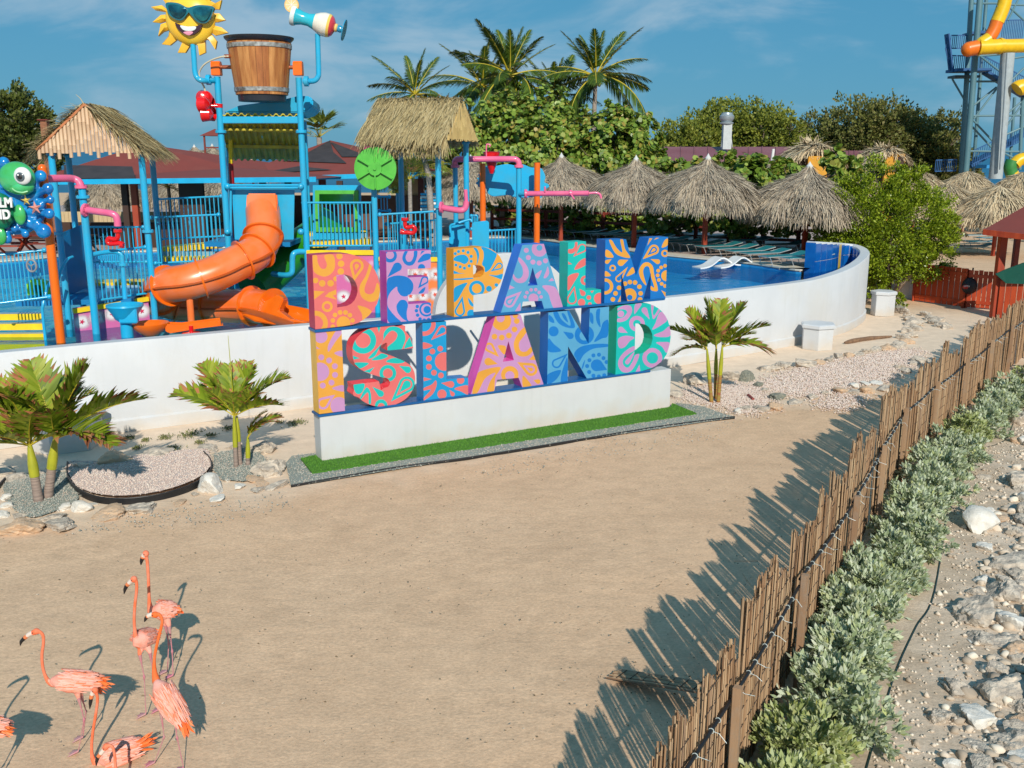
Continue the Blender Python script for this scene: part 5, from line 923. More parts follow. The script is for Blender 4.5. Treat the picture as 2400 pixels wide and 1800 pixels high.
# --- right thatched tower with the green wheel
t = thing('thatched_play_tower', 'blue post shelter with a combed straw roof above the letters E and P', 'play tower', (-2.6, 26.9, ZF))
FL, FR, BR = W(842, 320, 26.1), W(1046, 323, 25.5), W(1114, 328, 28.0); BL = FL+(BR-FR); r0, r1 = W(888, 236, 27.35), W(1082, 235, 26.75)
gable_roof(t, FL, FR, BR, BL, r0, r1, bam2, 30, thatch_y); bamboo_gable(t, FR+Vector((.04, 0, 0)), BR+Vector((.04, 0, 0)), r1+Vector((.04, 0, 0)), 34, bam2, drop=.04)
fr_ = [FL.lerp(FR, i/900) for i in range(900)]; strands('thatch_fringe', fr_, [(.03, -.22, -1)]*900, .42, .011, thatch_y, t, sag=.1, jit=.16)
fr_ = [r0.lerp(r1, i/500)+Vector((0, -.06, .03)) for i in range(500)]; strands('ridge_thatch', fr_, [(.1, -.6, .05)]*500, .35, .011, thatch_y, t, sag=.5, jit=.35)
for (u, v, y) in ((873, 330, 26.15), (1026, 332, 25.9), (1092, 334, 27.9), (938, 331, 28.4)): post(t, u, v, y, r=.078, fl=(4.6,) if y < 26.1 else ())
t = thing('green_water_wheel', 'large flat green water wheel with six vanes beside the straw roof', 'water wheel', tuple(W(880, 395, 25.8))); c = W(880, 395, 25.8)
MB().lathe([(.54, -.04), (.545, 0), (.54, .04), (.50, .045), (.14, .05)], c, 40, M=Matrix.Rotation(PI/2, 3, 'X')).build('disc', green_p, t, smooth=True)
MB().tube([c, c+Vector((0, -.13, 0))], .175, 28).build('hub', green_p, t, smooth=True); MB().tube([c+Vector((0, -.13, 0)), c+Vector((0, -.17, 0))], .04, 12).build('hub_nut', green_p, t, smooth=True)
for k in range(6):
    a = k*PI/3+.52; d = Vector((math.cos(a), 0, math.sin(a))); b = MB(); b.bar(c+d*.15+Vector((0, -.08, 0)), c+d*.49+Vector((0, -.08, 0)), .1, .035, up=(0, 1, 0)) if False else b.box(c+d*.33+Vector((0, -.085, 0)), (.34, .11, .03), M=Matrix((d, Vector((0, 1, 0)), Vector((-math.sin(a), 0, math.cos(a))))).transposed()); b.build('vane', green_p, t)
t = thing('pink_bell', 'pink bell-shaped water outlet above the green wheel', 'outlet', tuple(W(862, 345, 26))); MB().lathe([(.17, -.05), (.17, 0), (.13, .08), (.06, .13), (0, .14)], W(866, 347, 26), 18).build('bell', pink, t, smooth=True)
# --- pineapple ornament behind
t = thing('pineapple_figure', 'yellow pineapple ornament with dark green crown behind the straw roofed tower', 'pineapple ornament', (W(932, 450, 29).x, 29, 1.9)); c = W(932, 415, 29); MB().ell(c, (.29, .29, .46), 20, 14).build('fruit', mat('pineapple_skin', (.42, .30, .02), .5, (.25, .16, .01), ns=9), t, smooth=True)
for i in range(9):
    for j in range(6):
        a = 2*PI*i/9+(j % 2)*.35; th = -1.1+j*.44; b = MB(); d = Vector((math.cos(a)*math.cos(th), math.sin(a)*math.cos(th), math.sin(th)*1.0)); p = c+Vector((d.x*.29, d.y*.29, d.z*.46))
        if i == 0 and j == 0: b.ell(p, .055, 6, 4); sc0 = b.build('scale', mat('pineapple_scale', (.55, .4, .04), .45), t, smooth=True); sp0 = p
        else: o = inst(sc0, 'scale', t); o.location = p-sp0
MB().tube([(c.x, c.y, 1.9), (c.x, c.y, c.z-.4)], .07, 10).build('pole', blue, t, smooth=True)
for k in range(11):
    a = 2*PI*k/11; b = MB(); s_ = .1+.1*(k % 2); p0 = c+Vector((0, 0, .42)); q_ = Vector((math.cos(a), math.sin(a), 0)); b.tube([p0, p0+q_*s_+Vector((0, 0, .22)), p0+q_*(s_*2.2)+Vector((0, 0, .42-s_))], [.05, .07, .008], 6); b.build('leaf', mat('dark_green_plastic', (.02, .2, .06), .4), t, smooth=True)
# --- pink pipes on the right, red cone bucket, blue posts
t = thing('spray_arch', 'blue twin posts joined by a pink pipe arch on the right of the playground', 'spray arch', (W(1140, 560, 28.9).x, 28.9, ZF))
post(t, 1067, 391, 29.0, r=.072, cap=False); post(t, 1216, 391, 28.8, r=.078, cap=False)
pipe(t, [W(1067, 389, 29), W(1066, 381, 29), W(1070, 374, 29), W(1080, 373, 28.9), W(1140, 373, 28.9), W(1200, 373, 28.8), W(1211, 375, 28.8), W(1216, 382, 28.8), W(1216, 389, 28.8)], .085, pink, 'arch_pipe'); flange(t, W(1067, 390, 29), .13, pink); flange(t, W(1216, 390, 28.8), .13, pink)
t = thing('red_cone_bucket', 'red cone bucket hanging behind the pink pipe arch', 'bucket', tuple(W(1152, 373, 29.1))); c = W(1152, 357, 29.15); MB().lathe([(0, -.62), (.05, -.60), (.14, -.36), (.145, -.34), (.25, 0), (.27, .01), (.24, .02), (.1, -.3)], c, 22).build('cone', red, t, smooth=True); pipe(t, [W(1140, 372, 28.95), W(1140, 342, 28.95), W(1143, 338, 28.95), W(1149, 340, 28.95), W(1147, 344, 28.95)], .02, pink, 'hook')
t = thing('pink_spray_pipe', 'pink J-shaped pipe flanged to the front right thatch post', 'pipe', tuple(W(1034, 486, 25.8)), 'pink spray pipes of the playground'); pipe(t, [W(1034, 486, 25.8), W(1055, 490, 25.7), W(1078, 493, 25.6), W(1088, 490, 25.6), W(1092, 482, 25.6), W(1093, 472, 25.6)], .08, pink); pipe(t, [W(1093, 474, 25.6), W(1091, 444, 25.6)], .05, pink, 'nozzle', 1); flange(t, W(1035, 486, 25.75), .15, pink, axis=(1, -.2, 0))
t = thing('spray_boom', 'long horizontal pink spray boom with small jets reaching over the pool', 'pipe', tuple(W(1219, 454, 28.7)), 'pink spray pipes of the playground'); pipe(t, [W(1219, 454, 28.7), W(1232, 454, 28.6)], .07, blue, 'stub', 1); pipe(t, [W(1232, 454, 28.6), W(1380, 453, 28.2)], .075, pink, 'arm', 1); flange(t, W(1232, 454, 28.6), .13, pink, axis=(1, 0, 0)); pipe(t, [W(1380, 453, 28.2), W(1397, 452, 28.2), W(1406, 456, 28.2), W(1409, 465, 28.2)], .035, pink, 'nozzle')
flange(t, W(1337, 453, 28.3), .1, pink, axis=(1, 0, 0)); pipe(t, [W(1338, 455, 28.2), W(1346, 467, 28.1)], .025, pink, 'jet', 1); pipe(t, [W(1277, 450, 28.4), W(1277, 437, 28.4)], .025, pink, 'jet', 1)
t = thing('wavy_sign_back', 'blue wave-edged signboard seen from behind on two orange poles', 'signboard', (W(1200, 520, 29.8).x, 29.8, ZF)); pts = [(690, 350), (760, 355), (850, 340), (950, 325), (1040, 340), (1140, 330), (1230, 365), (1340, 370), (1380, 420), (1400, 480), (1385, 540), (1432, 560), (1440, 600), (1400, 620), (1370, 700), (1330, 730), (1290, 705), (1200, 720), (1040, 715), (960, 690), (860, 700), (780, 705), (720, 670), (690, 600), (620, 600), (600, 570), (575, 548), (612, 520), (590, 490), (622, 480), (600, 448), (650, 440), (690, 430)]
f = [WZ('R6', x, y, 30.1) for x, y in cl(pts, 3)]; n = len(f); b = MB(); b.v = [tuple(p) for p in f]+[tuple(p+Vector((0, .14, 0))) for p in f]; b.f = [tuple(range(n)), tuple(range(2*n-1, n-1, -1))]+[(i, (i+1) % n, n+(i+1) % n, n+i) for i in range(n)]; b.m = [0]*len(b.f); b.build('board', blue, t, bevel=.02)
post(t, 1131, 383, 29.9, r=.09, m=orange, name='orange_pole', cap=False); post(t, 1259, 381, 29.4, r=.09, m=orange, name='orange_pole', cap=False)
for (u0, u1, v0, lab) in ((1052, 1091, 530, 'left solid blue guard panel beside the letter P'), (1106, 1146, 521, 'right solid blue guard panel beside the letter P')):
    a, e = W(u0, v0+4, 27.4), W(u1, v0, 27.6); b = MB(); w_ = (e-a).length; b.prism([(0, 0), (.06, .05), (w_-.06, .05), (w_, 0), (w_, -1.1), (0, -1.1)], a, (e-a).normalized(), (0, 0, 1), (0, 1, 0), .05); tag(b.build('guard_panel', blue, bevel=.012), lab, 'panel')
t = thing('sloping_handrail', 'sloping blue handrail above the solid guard panels', 'handrail', tuple(W(1080, 560, 27.3))); pipe(t, [W(1056, 545, 27.2), W(1056, 529, 27.2), W(1070, 524, 27.2), W(1100, 515, 27.3), W(1106, 520, 27.3)], .035, blue, 'tube'); pipe(t, [W(1107, 516, 30), W(1107, 506, 30), W(1115, 505, 30), W(1119, 508, 30), W(1119, 518, 30)], .025, blue, 'tube')

# --- splash signboard on the orange pole (left edge)
t = thing('splash_sign', 'blue splash shaped signboard with green sea turtle and white lettering on an orange pole', 'signboard', (W(136, 800, 21.9).x, 21.9, ZF))
post(t, 99, 394, 21.9, r=.098, m=orange, name='orange_pole', cap=False); MB().ell(W(99, 395, 21.9), .098, 16, 8).build('pole_cap', orange, t, smooth=True)
ys = 21.6; bl = mat('glossy_splash_blue', (.008, .12, .42), .2, (.01, .26, .62), ns=3, coat=.5); gm = mat('glossy_turtle_green', (.06, .50, .22), .25, (.05, .38, .08), ns=2.2, coat=.5)
def R3(x, y, dy=0.): return W(*Z('R3', x, y), ys+dy)
pxm = .2894*ys/2364
b = MB(); cc = R3(60, 480, .1)
for (x, y, r) in ((30, 110, 50), (330, 215, 48), (388, 318, 46), (408, 408, 34), (398, 520, 44), (352, 662, 62), (205, 682, 34), (55, 722, 44), (-60, 730, 40), (-140, 600, 50), (-160, 450, 45), (-130, 300, 50), (-90, 160, 45), (290, 300, 30), (330, 450, 34), (300, 600, 34), (120, 640, 34), (250, 620, 22)):
    p = R3(x, y, -.05); b.ell(p, (r*pxm, r*pxm*.8, r*pxm), 16, 10); q_ = cc.lerp(p, .45); b.tube([q_, q_.lerp(p, .55)+Vector((0, .02, 0)), p], [r*pxm*1.0, r*pxm*.6, r*pxm*.75], 12)
b.ell(R3(130, 470, .12), (1.95*.9/2*1.0, .18, .72*1.0), 28, 14) if False else b.ell(R3(110, 460, .12), (.72, .2, .62), 28, 14)
sp_ = b.build('splash', bl, t)
md = sp_.modifiers.new('r', 'REMESH'); md.mode = 'VOXEL'; md.voxel_size = .022; md.use_smooth_shade = True
sm_ = sp_.modifiers.new('s', 'SMOOTH'); sm_.iterations = 4
b = MB(); b.ell(R3(138, 232, -.16), (.385, .26, .345), 28, 18); b.ell(R3(170, 300, -.2), (.28, .2, .19), 24, 14); b.build('turtle_head', gm, t, smooth=True)
e = R3(182, 215, -.40); eye = MB().ell(e, (.185, .07, .185), 24, 12).build('eye', mat('eye_white', (.75, .76, .78), .15, coat=.5), t, smooth=True); MB().ell(e+Vector((-.02, -.055, -.02)), (.10, .03, .10), 20, 8).build('iris', mat('iris_grey', (.1, .13, .16), .2), eye, smooth=True); MB().ell(e+Vector((-.02, -.078, -.02)), (.055, .015, .055), 16, 8).build('pupil', black, eye, smooth=True); MB().ell(e+Vector((-.05, -.09, .02)), (.02, .008, .02), 10, 6).build('glint', white_paint, eye, smooth=True)
pipe(t, [R3(100, 318, -.40), R3(130, 340, -.42), R3(180, 350, -.42), R3(225, 340, -.38)], .018, mat('smile_green', (.25, .6, .3), .3), 'mouth')
b = MB(); b.ell(R3(-10, 500, -.12), (.36, .22, .40), 24, 14); b.build('turtle_shell', mat('shell_dark_green', (.01, .14, .07), .3, (.01, .22, .1), ns=5, coat=.4), t, smooth=True); b = MB(); b.ell(R3(160, 530, -.2), (.13, .08, .22), 18, 12); b.build('turtle_flipper', gm, t, smooth=True); MB().ell(R3(0, 700, -.15), (.14, .08, .2), 18, 12).build('turtle_flipper', gm, t, smooth=True)
def letters(txt, right, size, parent, m, dy):
    cu = bpy.data.curves.new('lettering', 'FONT'); cu.body = txt; cu.size = size; cu.extrude = .02; cu.offset = .012; cu.align_x = 'RIGHT'; cu.space_character = 1.05
    o = bpy.data.objects.new('tmp', cu); COL.objects.link(o); bpy.context.view_layer.update(); me = bpy.data.meshes.new_from_object(o.evaluated_get(bpy.context.evaluated_depsgraph_get())); bpy.data.objects.remove(o)
    me.name = 'lettering'; me.materials.clear(); me.materials.append(m); p = bpy.data.objects.new('lettering', me); COL.objects.link(p); p.parent = parent; p.location = Vector(right)-rootloc(parent); p.rotation_euler = (PI/2, 0, 0); p.scale = (.82, 1, 1); return p
letters('DE PALM', R3(106, 466, -.42), .27, t, white_paint, 0); letters('ISLAND', R3(88, 562, -.42), .27, t, white_paint, 0)
def starfish(x, y, r, m):
    P_ = [((r if k % 2 == 0 else r*.36)*math.cos(k*PI/5+.4), (r if k % 2 == 0 else r*.36)*math.sin(k*PI/5+.4)) for k in range(10)]; c = R3(x, y, -.24); b = MB(); b.v = [tuple(c+Vector((p[0], 0, p[1]))) for p in P_]+[tuple(c+Vector((0, -.06, 0))), tuple(c+Vector((0, .08, 0)))]; b.f = [(i, (i+1) % 10, 10) for i in range(10)]+[((i+1) % 10, i, 11) for i in range(10)]; b.m = [0]*20; b.build('starfish', m, t)
starfish(210, 415, .115, mat('starfish_yellow', (.75, .55, .12), .5)); starfish(285, 475, .155, mat('starfish_pink', (.75, .32, .26), .5))
# ------------------------------------------------------------------ foliage tools
def leaves(name, P, Nn, size, asp, m, parent=None, hexa=False, curl=.15):
    """leaf blades at P (n,3) pointing along Nn with random roll; hexa = round leaves facing Nn"""
    P = np.asarray(P, float); Nn = np.asarray(Nn, float); n = len(P); Nn = Nn/(np.linalg.norm(Nn, axis=1, keepdims=True)+1e-9)
    r = np.random.normal(0, 1, (n, 3)); a = np.cross(Nn, r); a /= np.linalg.norm(a, axis=1, keepdims=True)+1e-9; s = size*np.random.uniform(.65, 1.3, (n, 1))
    if hexa:
        b = np.cross(Nn, a); w = s*asp
        V = np.stack([P-a*s*.5, P-a*s*.25+b*w*.5, P+a*s*.28+b*w*.46, P+a*s*.5, P+a*s*.28-b*w*.46, P-a*s*.25-b*w*.5], 1).reshape(-1, 3)
        f = [(0, 1, 2, 3), (0, 3, 4, 5)]; F = (np.array(f)[None]+(np.arange(n)*6)[:, None, None]).reshape(-1, 4)
    else:
        w = s*asp; nn = np.cross(Nn, a); mid = P+Nn*s*.5+nn*s*curl
        V = np.stack([P, mid+a*w*.5, P+Nn*s, mid-a*w*.5], 1).reshape(-1, 3); F = np.arange(n*4).reshape(-1, 4)
    return np_mesh(name, V, F, m, parent)
def blob_points(blobs, n, rough=.28, shell=.62, seed=0, clump=34, spread=.085):
    """points through clumped crown volumes; returns points, outward directions"""
    vol = np.array([b[3]**2 for b in blobs]); cnt = np.random.multinomial(n, vol/vol.sum()); Ps = []; Ds = []
    for b, c in zip(blobs, cnt):
        d = np.random.normal(0, 1, (c, 3)); d /= np.linalg.norm(d, axis=1, keepdims=True)
        fl = b[4] if len(b) > 4 else 1.
        # twig clumps: points gather round a few hundred centres
        k = max(10, c//clump); cd = np.random.normal(0, 1, (k, 3)); cd /= np.linalg.norm(cd, axis=1, keepdims=True); cr_ = b[3]*np.random.uniform(shell, 1.12, (k, 1))
        cc = cd*cr_; idx_ = np.random.randint(0, k, c); p = cc[idx_]+np.random.normal(0, b[3]*spread, (c, 3)); p[:, 2] *= fl
        Ps.append(p+np.array(b[:3])); q = cd[idx_]+np.random.normal(0, .55, (c, 3)); q[:, 2] += .35; Ds.append(q)
    return np.concatenate(Ps), np.concatenate(Ds)
def limbs(parent, base, blobs, r0, m, n=None, name='trunk', seed=1, extra=10):
    b = MB(); base = Vector(base); rnd = random.Random(seed)
    top = Vector(blobs[0][:3])*.5+base*.5; top.z = base.z+(min(q[2] for q in blobs)-base.z)*.5
    b.tube(smoothpts([base, base.lerp(top, .5)+Vector((rnd.uniform(-.1, .1), rnd.uniform(-.1, .1), 0)), top], 4), [r0*(1-.4*i/8) for i in range(9)], 9)
    for q in blobs:
        c = Vector(q[:3]); mid = top.lerp(c, .5)+Vector((rnd.uniform(-.2, .2)*q[3], rnd.uniform(-.2, .2)*q[3], rnd.uniform(-.1, .2)*q[3])); b.tube(smoothpts([top, mid, c], 3), [r0*.5, r0*.42, r0*.38, r0*.33, r0*.28, r0*.22, r0*.16], 6)
        for k in range(4):
            d = Vector((rnd.uniform(-1, 1), rnd.uniform(-1, 1), rnd.uniform(-.2, 1))).normalized(); b.tube([c, c+d*q[3]*.5, c+d*q[3]*.9+Vector((rnd.uniform(-.1, .1), 0, .1))], [r0*.2, r0*.12, r0*.05], 5)
    return b.build(name, m, parent, smooth=True, fix=False)
bark = mat('grey_brown_bark', (.24, .19, .15), .9, (.15, .11, .08), ns=6, bump=.5, bs=18, stretch=(1, 1, .4))
lf_grape = mat('sea_grape_leaf', (.14, .22, .03), .42, island=((.07, .13, .015), (.16, .27, .03), (.25, .38, .05), (.38, .46, .09), (.42, .28, .06)), trans=.25)
lf_bush = mat('glossy_bush_leaf', (.08, .18, .02), .38, island=((.10, .15, .006), (.21, .29, .010), (.32, .40, .015), (.44, .50, .04)), trans=.2)
lf_far = mat('far_tree_leaf', (.09, .14, .02), .6, island=((.09, .12, .015), (.17, .21, .025), (.26, .29, .03), (.34, .34, .05)), trans=.2)
lf_far2 = mat('brownish_tree_leaf', (.08, .10, .03), .6, island=((.07, .09, .02), (.14, .16, .03), (.20, .21, .04), (.24, .20, .07)), trans=.2)
def tree(name, label, base, blobs, nleaf, size, asp, lm, group=None, hexa=False, r0=.16, cat='tree', shell=.55, seed=1, clump=34, spread=.085):
    t = thing(name, label, cat, tuple(base), group); P, D = blob_points(blobs, nleaf, shell=shell, clump=clump, spread=spread); leaves('crown', P, D, size, asp, lm, t, hexa=hexa); limbs(t, base, blobs, r0, bark, seed=seed); return t
# palm fronds -------------------------------------------------------
frond_g = mat('coconut_leaflet', (.10, .16, .02), .45, island=((.015, .035, .006), (.035, .07, .008), (.07, .13, .01), (.13, .19, .015)), trans=.15, spec=.3)
rachis_y = mat('yellow_rachis', (.50, .40, .03), .5)
def frond_mesh(name, L_, nl, ll, lw, droop, mats, vee=.5, tipbrown=0., base_frac=.18, hang=.6, seg=3, rr=.02):
    """frond along +X from origin, arching down by droop; leaflets both sides"""
    V = []; F = []; MI = []
    def pt(s): return np.array([L_*math.sin(max(.001, droop)*s)/droop if droop > .02 else L_*s, 0, -L_*(1-math.cos(droop*s))/droop if droop > .02 else 0])
    def tg(s): return np.array([math.cos(droop*s), 0, -math.sin(droop*s)])
    K_ = 10; ring = 4
    for i in range(K_+1):
        s = i/K_; p = pt(s); t_ = tg(s); up = np.array([t_[2]*-1, 0, t_[0]]); r = rr*(1-.8*s)
        for k in range(ring): a = 2*PI*k/ring; V.append(p+np.array([0, 1, 0])*math.cos(a)*r*1.3+up*math.sin(a)*r)
    for i in range(K_):
        for k in range(ring): F.append((i*ring+k, i*ring+(k+1) % ring, (i+1)*ring+(k+1) % ring, (i+1)*ring+k)); MI.append(1)
    for j in range(nl):
        s = base_frac+(1-base_frac)*(j+.5)/nl; p = pt(s); t_ = tg(s); up = np.array([-t_[2], 0, t_[0]]); env = (math.sin(PI*min(1, (s-base_frac)/(1-base_frac)*.82+.16)))**.6
        for sd_ in (-1, 1):
            l = ll*env*R_(.8, 1.12); d = t_*(.55+.5*s)+np.array([0, sd_, 0])*1.0+up*vee*R_(.5, 1.1)+np.random.normal(0, .10, 3); d /= np.linalg.norm(d)
            wv = np.cross(d, up); wv /= np.linalg.norm(wv)+1e-9; o = len(V); w = lw*R_(.8, 1.2); br = random.random() < tipbrown
            for k in range(seg+1):
                q = k/seg; c = p+d*l*q; c = c-np.array([0, 0, 1])*hang*l*q*q; ww = w*(.35+1.1*q if q < .5 else .9*(1.02-q)*2)
                V.append(c-wv*ww*.5); V.append(c+wv*ww*.5)
            for k in range(seg): F.append((o+2*k, o+2*k+1, o+2*k+3, o+2*k+2)); MI.append(2 if (br and len(mats) > 2 and k >= seg-1-int(random.random()*2.2)) else 0)
    me_o = np_mesh(name, V, F, mats, None, mi=MI); bpy.data.objects.remove(me_o, do_unlink=False) if False else None
    return me_o
def holder(o):   # keep only the mesh
    me = o.data; bpy.data.objects.remove(o); return me
def add_frond(me, parent, base, az, el, roll=0., sc=1., name='frond'):
    o = bpy.data.objects.new(name, me); COL.objects.link(o); o.parent = parent
    o.matrix_local = Matrix.Translation(Vector(base)-rootloc(parent)) @ Matrix.Rotation(az, 4, 'Z') @ Matrix.Rotation(-el, 4, 'Y') @ Matrix.Rotation(roll, 4, 'X') @ Matrix.Scale(sc, 4); return o
coco = [holder(frond_mesh('coconut_frond', 3.4, 58, .62, .075, dr, [frond_g, rachis_y], vee=v_, hang=h_, rr=.05)) for dr, v_, h_ in ((.35, .5, .35), (.8, .2, .7), (1.25, 0., .95))]
def coconut(label, crown, ground_z_, lean=0., sc=1., n=22, seed=3, trunk_r=.14):
    rnd = random.Random(seed); c = Vector(crown); base = Vector((c.x+lean, c.y, ground_z_)); t = thing('coconut_palm', label, 'palm tree', tuple(base), 'tall coconut palms behind the playground')
    b = MB(); b.tube(smoothpts([base, base.lerp(c, .5)+Vector((-lean*.12, 0, 0)), c], 6), [trunk_r*(1.25-.4*i/12)*(1+.05*(i % 2)) for i in range(13)], 10); b.build('trunk', trunkm, t, smooth=True)
    b = MB()
    for k in range(9): a = k*2.4; b.ell(c+Vector((.25*math.cos(a), .25*math.sin(a), -.25-.1*(k % 3))), (.11, .11, .14), 8, 6)
    o = b.build('coconut_cluster', mat('coconut_husk', (.32, .28, .06), .6, (.2, .2, .04)), t, smooth=True); o['kind'] = 'stuff'
    for k in range(n):
        f = k/(n-1); az = k*2.39996+rnd.uniform(-.25, .25); el = 1.45-1.75*f**.8+rnd.uniform(-.1, .1); add_frond(coco[0 if f < .35 else 1 if f < .75 else 2], t, c, az, el, rnd.uniform(-.5, .5), sc*rnd.uniform(.85, 1.1)*(.8 if f < .12 else 1))
    return t
coconut('coconut palm whose crown rises just over the straw roofed tower', W(973, 222, 58), 1.9, .4, .88, 20, 5)
coconut('leftmost crown of the close pair of coconut palms in the middle', W(1131, 203, 66), 1.9, -.4, 1.05, 22, 8)
coconut('tallest coconut palm of the middle group', W(1195, 178, 62), 1.9, .1, 1.12, 25, 11)
coconut('low shaded coconut palm between the two tall ones', W(1300, 225, 64), 1.9, .3, .95, 20, 17)
coconut('coconut palm standing apart on the right of the middle group', W(1396, 180, 62), 1.9, -.25, 1.15, 23, 23)
coconut('coconut palm half hidden behind the right end of the middle group', W(1165, 230, 72), 1.9, .8, .9, 16, 29)
# small fan palm over the left roof, young yellow palms by the shelter
fanp = [holder(frond_mesh('fan_frond', 1.1, 16, .85, .07, .25, [mat('fan_palm_leaf', (.2, .26, .04), .5, island=((.07, .12, .02), (.2, .28, .04), (.34, .38, .07)), trans=.25), rachis_y], vee=.35, hang=.25, base_frac=.75, rr=.02))]
t = thing('fan_palm', 'fan palm crown rising behind the black and red roof', 'palm tree', (W(748, 320, 52).x, 52, 1.9)); c = W(748, 322, 52); MB().tube([(c.x, c.y, 1.9), c], .14, 8).build('trunk', trunkm, t)
for k in range(16): add_frond(fanp[0], t, c, k*2.4, R_(.1, 1.4), 0, 1.0)
yp = [holder(frond_mesh('yellow_frond', 1.7, 26, .5, .05, .9, [mat('yellow_palm_leaf', (.3, .3, .03), .5, island=((.10, .15, .02), (.28, .30, .03), (.45, .38, .05)), trans=.25), rachis_y], vee=.3, hang=.6, rr=.02))]
for u, v, y, n, lab in ((990, 395, 47, 14, 'young yellow-green palm behind the straw roofed tower'), (960, 420, 44, 10, 'small palm beside the pineapple ornament'), (395, 440, 50, 10, 'small palm beside the low bamboo fence'), (2345, 500, 62, 12, 'small palm among the loungers on the beach'), (2225, 535, 60, 10, 'low palm beside the round bush on the beach')):
    c = W(u, v, y); z0 = 1.9 if u < 2000 else 0; t = thing('young_palm', lab, 'palm tree', (c.x, c.y, z0), 'young palms in the background'); MB().tube([(c.x, c.y, z0), c], .09, 8).build('trunk', trunkm, t)
    for k in range(n): add_frond(yp[0], t, c, k*2.4, R_(-.1, 1.2), 0, R_(.75, 1.1))
c = W(1000, 352, 44); t = thing('slim_palm_trunk', 'slim leaning pale palm trunk beside the small red roof', 'palm tree', (W(1008, 455, 44).x, 44, 1.9)); MB().tube([(W(1008, 455, 44).x+.1, 44, 1.9), W(1004, 410, 44), W(987, 345, 44)], [.17, .13, .11], 10).build('trunk', trunkm, t, smooth=True)
for k in range(12): add_frond(yp[0], t, W(987, 345, 44), k*2.4, R_(-.4, .9), 0, R_(.8, 1.1))

# ------------------------------------------------------------------ thatched palapas
def palapa_mesh(name, prof, n, m, L0=.55, w=.022):
    prof = np.array(prof); seg = np.hypot(*np.diff(prof, axis=0).T); wt = seg*(prof[:-1, 0]+prof[1:, 0]+.2); k = np.random.choice(len(seg), n, p=wt/wt.sum()); f = np.random.rand(n)
    r = prof[k, 0]*(1-f)+prof[k+1, 0]*f; z = prof[k, 1]*(1-f)+prof[k+1, 1]*f; d = (prof[k+1]-prof[k])/seg[k][:, None]; a = np.random.rand(n)*2*PI
    lump = 1+.06*np.sin(a*7+z*3)+.04*np.sin(a*13)
    P = np.stack([r*lump*np.cos(a), r*lump*np.sin(a), z+.03], 1); D = np.stack([d[:, 0]*np.cos(a), d[:, 0]*np.sin(a), d[:, 1]], 1)+np.stack([np.cos(a), np.sin(a), np.full(n, .5)], 1)*.16
    o = strands(name, P, D, L0, w, m, None, sag=.2, jit=.2); return holder(o)
pprof = [(.02, 0), (.09, -.15), (.22, -.36), (.62, -.62), (1.12, -.90), (1.58, -1.26), (1.86, -1.70), (1.94, -2.08)]
pal_me = [palapa_mesh('thatch_%d' % i if False else 'palapa_thatch', pprof, 15000, thatch_g, .5, .015) for i in range(2)]
core_b = MB(); core_b.lathe([(r*.93, z-.04) for r, z in pprof], (0, 0, 0), 20); co_ = core_b.build('thatch_core', mat('grey_thatch_underlay', (.16, .13, .10), .95), fix=False); core_me = holder(co_)
tan_me = palapa_mesh('tan_thatch', [(.02, .0), (.3, -.12), (.8, -.38), (1.35, -.75), (1.8, -1.25), (2.0, -1.7)], 7000, mat('tan_thatch', (.5, .4, .26), .9, island=((.22, .16, .1), (.46, .36, .24), (.6, .48, .3), (.7, .58, .4))), .6, .03)
def addmesh(me, name, parent, loc, rz=0, sc=1.):
    o = bpy.data.objects.new(name, me); COL.objects.link(o); o.parent = parent; o.location = Vector(loc)-rootloc(parent); o.rotation_euler = (0, 0, rz); o.scale = (sc, sc, sc) if not hasattr(sc, '__len__') else sc; return o
def palapa(label, u, vtop, y, z0, sc=1., tan=False, grp='thatched palapa sunshades along the pool', cap=True):
    a = W(u, vtop, y); t = thing('palapa', label, 'palapa', (a.x, a.y, z0), grp)
    S3 = (sc, sc, sc*(1 if tan else .82)); addmesh(tan_me if tan else pal_me[int(u) % 2], 'thatch', t, a, u*.7, S3).rotation_euler = (.05*math.sin(u), .05*math.cos(u*1.7), u*.7)
    if not tan: addmesh(core_me, 'thatch_core', t, a, 0, S3)
    MB().box((a.x, a.y, (z0+a.z-.5)/2), (.17, .17, a.z-.5-z0), rz=.3).build('post', redwood, t, bevel=.01)
    if cap and not tan: MB().lathe([(.12*sc, -.16), (.12*sc, -.04), (.08*sc, .0), (.02*sc, .10), (0, .14)], a, 10).build('cap', mat('white_tip_cap', (.62, .62, .6), .6), t, smooth=True)
    return t
palapa('leftmost grey palapa behind the orange pole and blue posts', 1103, 368, 48, 1.9)
palapa('grey palapa right behind the wavy blue signboard', 1316, 364, 46, 1.9, 1.02)
palapa('grey palapa above the letter M', 1491, 370, 43, 1.9, 1.0)
palapa('grey palapa with its split front showing the red post', 1660, 367, 40.5, 1.9, 1.04)
palapa('widest grey palapa beside the big round bush', 1898, 386, 40.6, 1.9, 1.16)
for i, (u, v, y, sc) in enumerate(((455, 342, 78, 1.0), (497, 340, 82, 1.0), (590, 368, 78, .9), (240, 405, 56, 1.0), (420, 400, 58, 1.1), (520, 402, 55, 1.05), (1240, 500, 62, .9))): palapa(['far grey palapa peak left of the bucket tower', 'far grey palapa peak beside the lookout gazebo', 'far palapa seen between the bucket tower posts', 'far palapa under the left end of the long roof', 'far palapa behind the dark cabinet', 'far palapa right of the dark cabinet', 'low palapa behind the wavy signboard'][i], u, v, y, 1.9, sc)
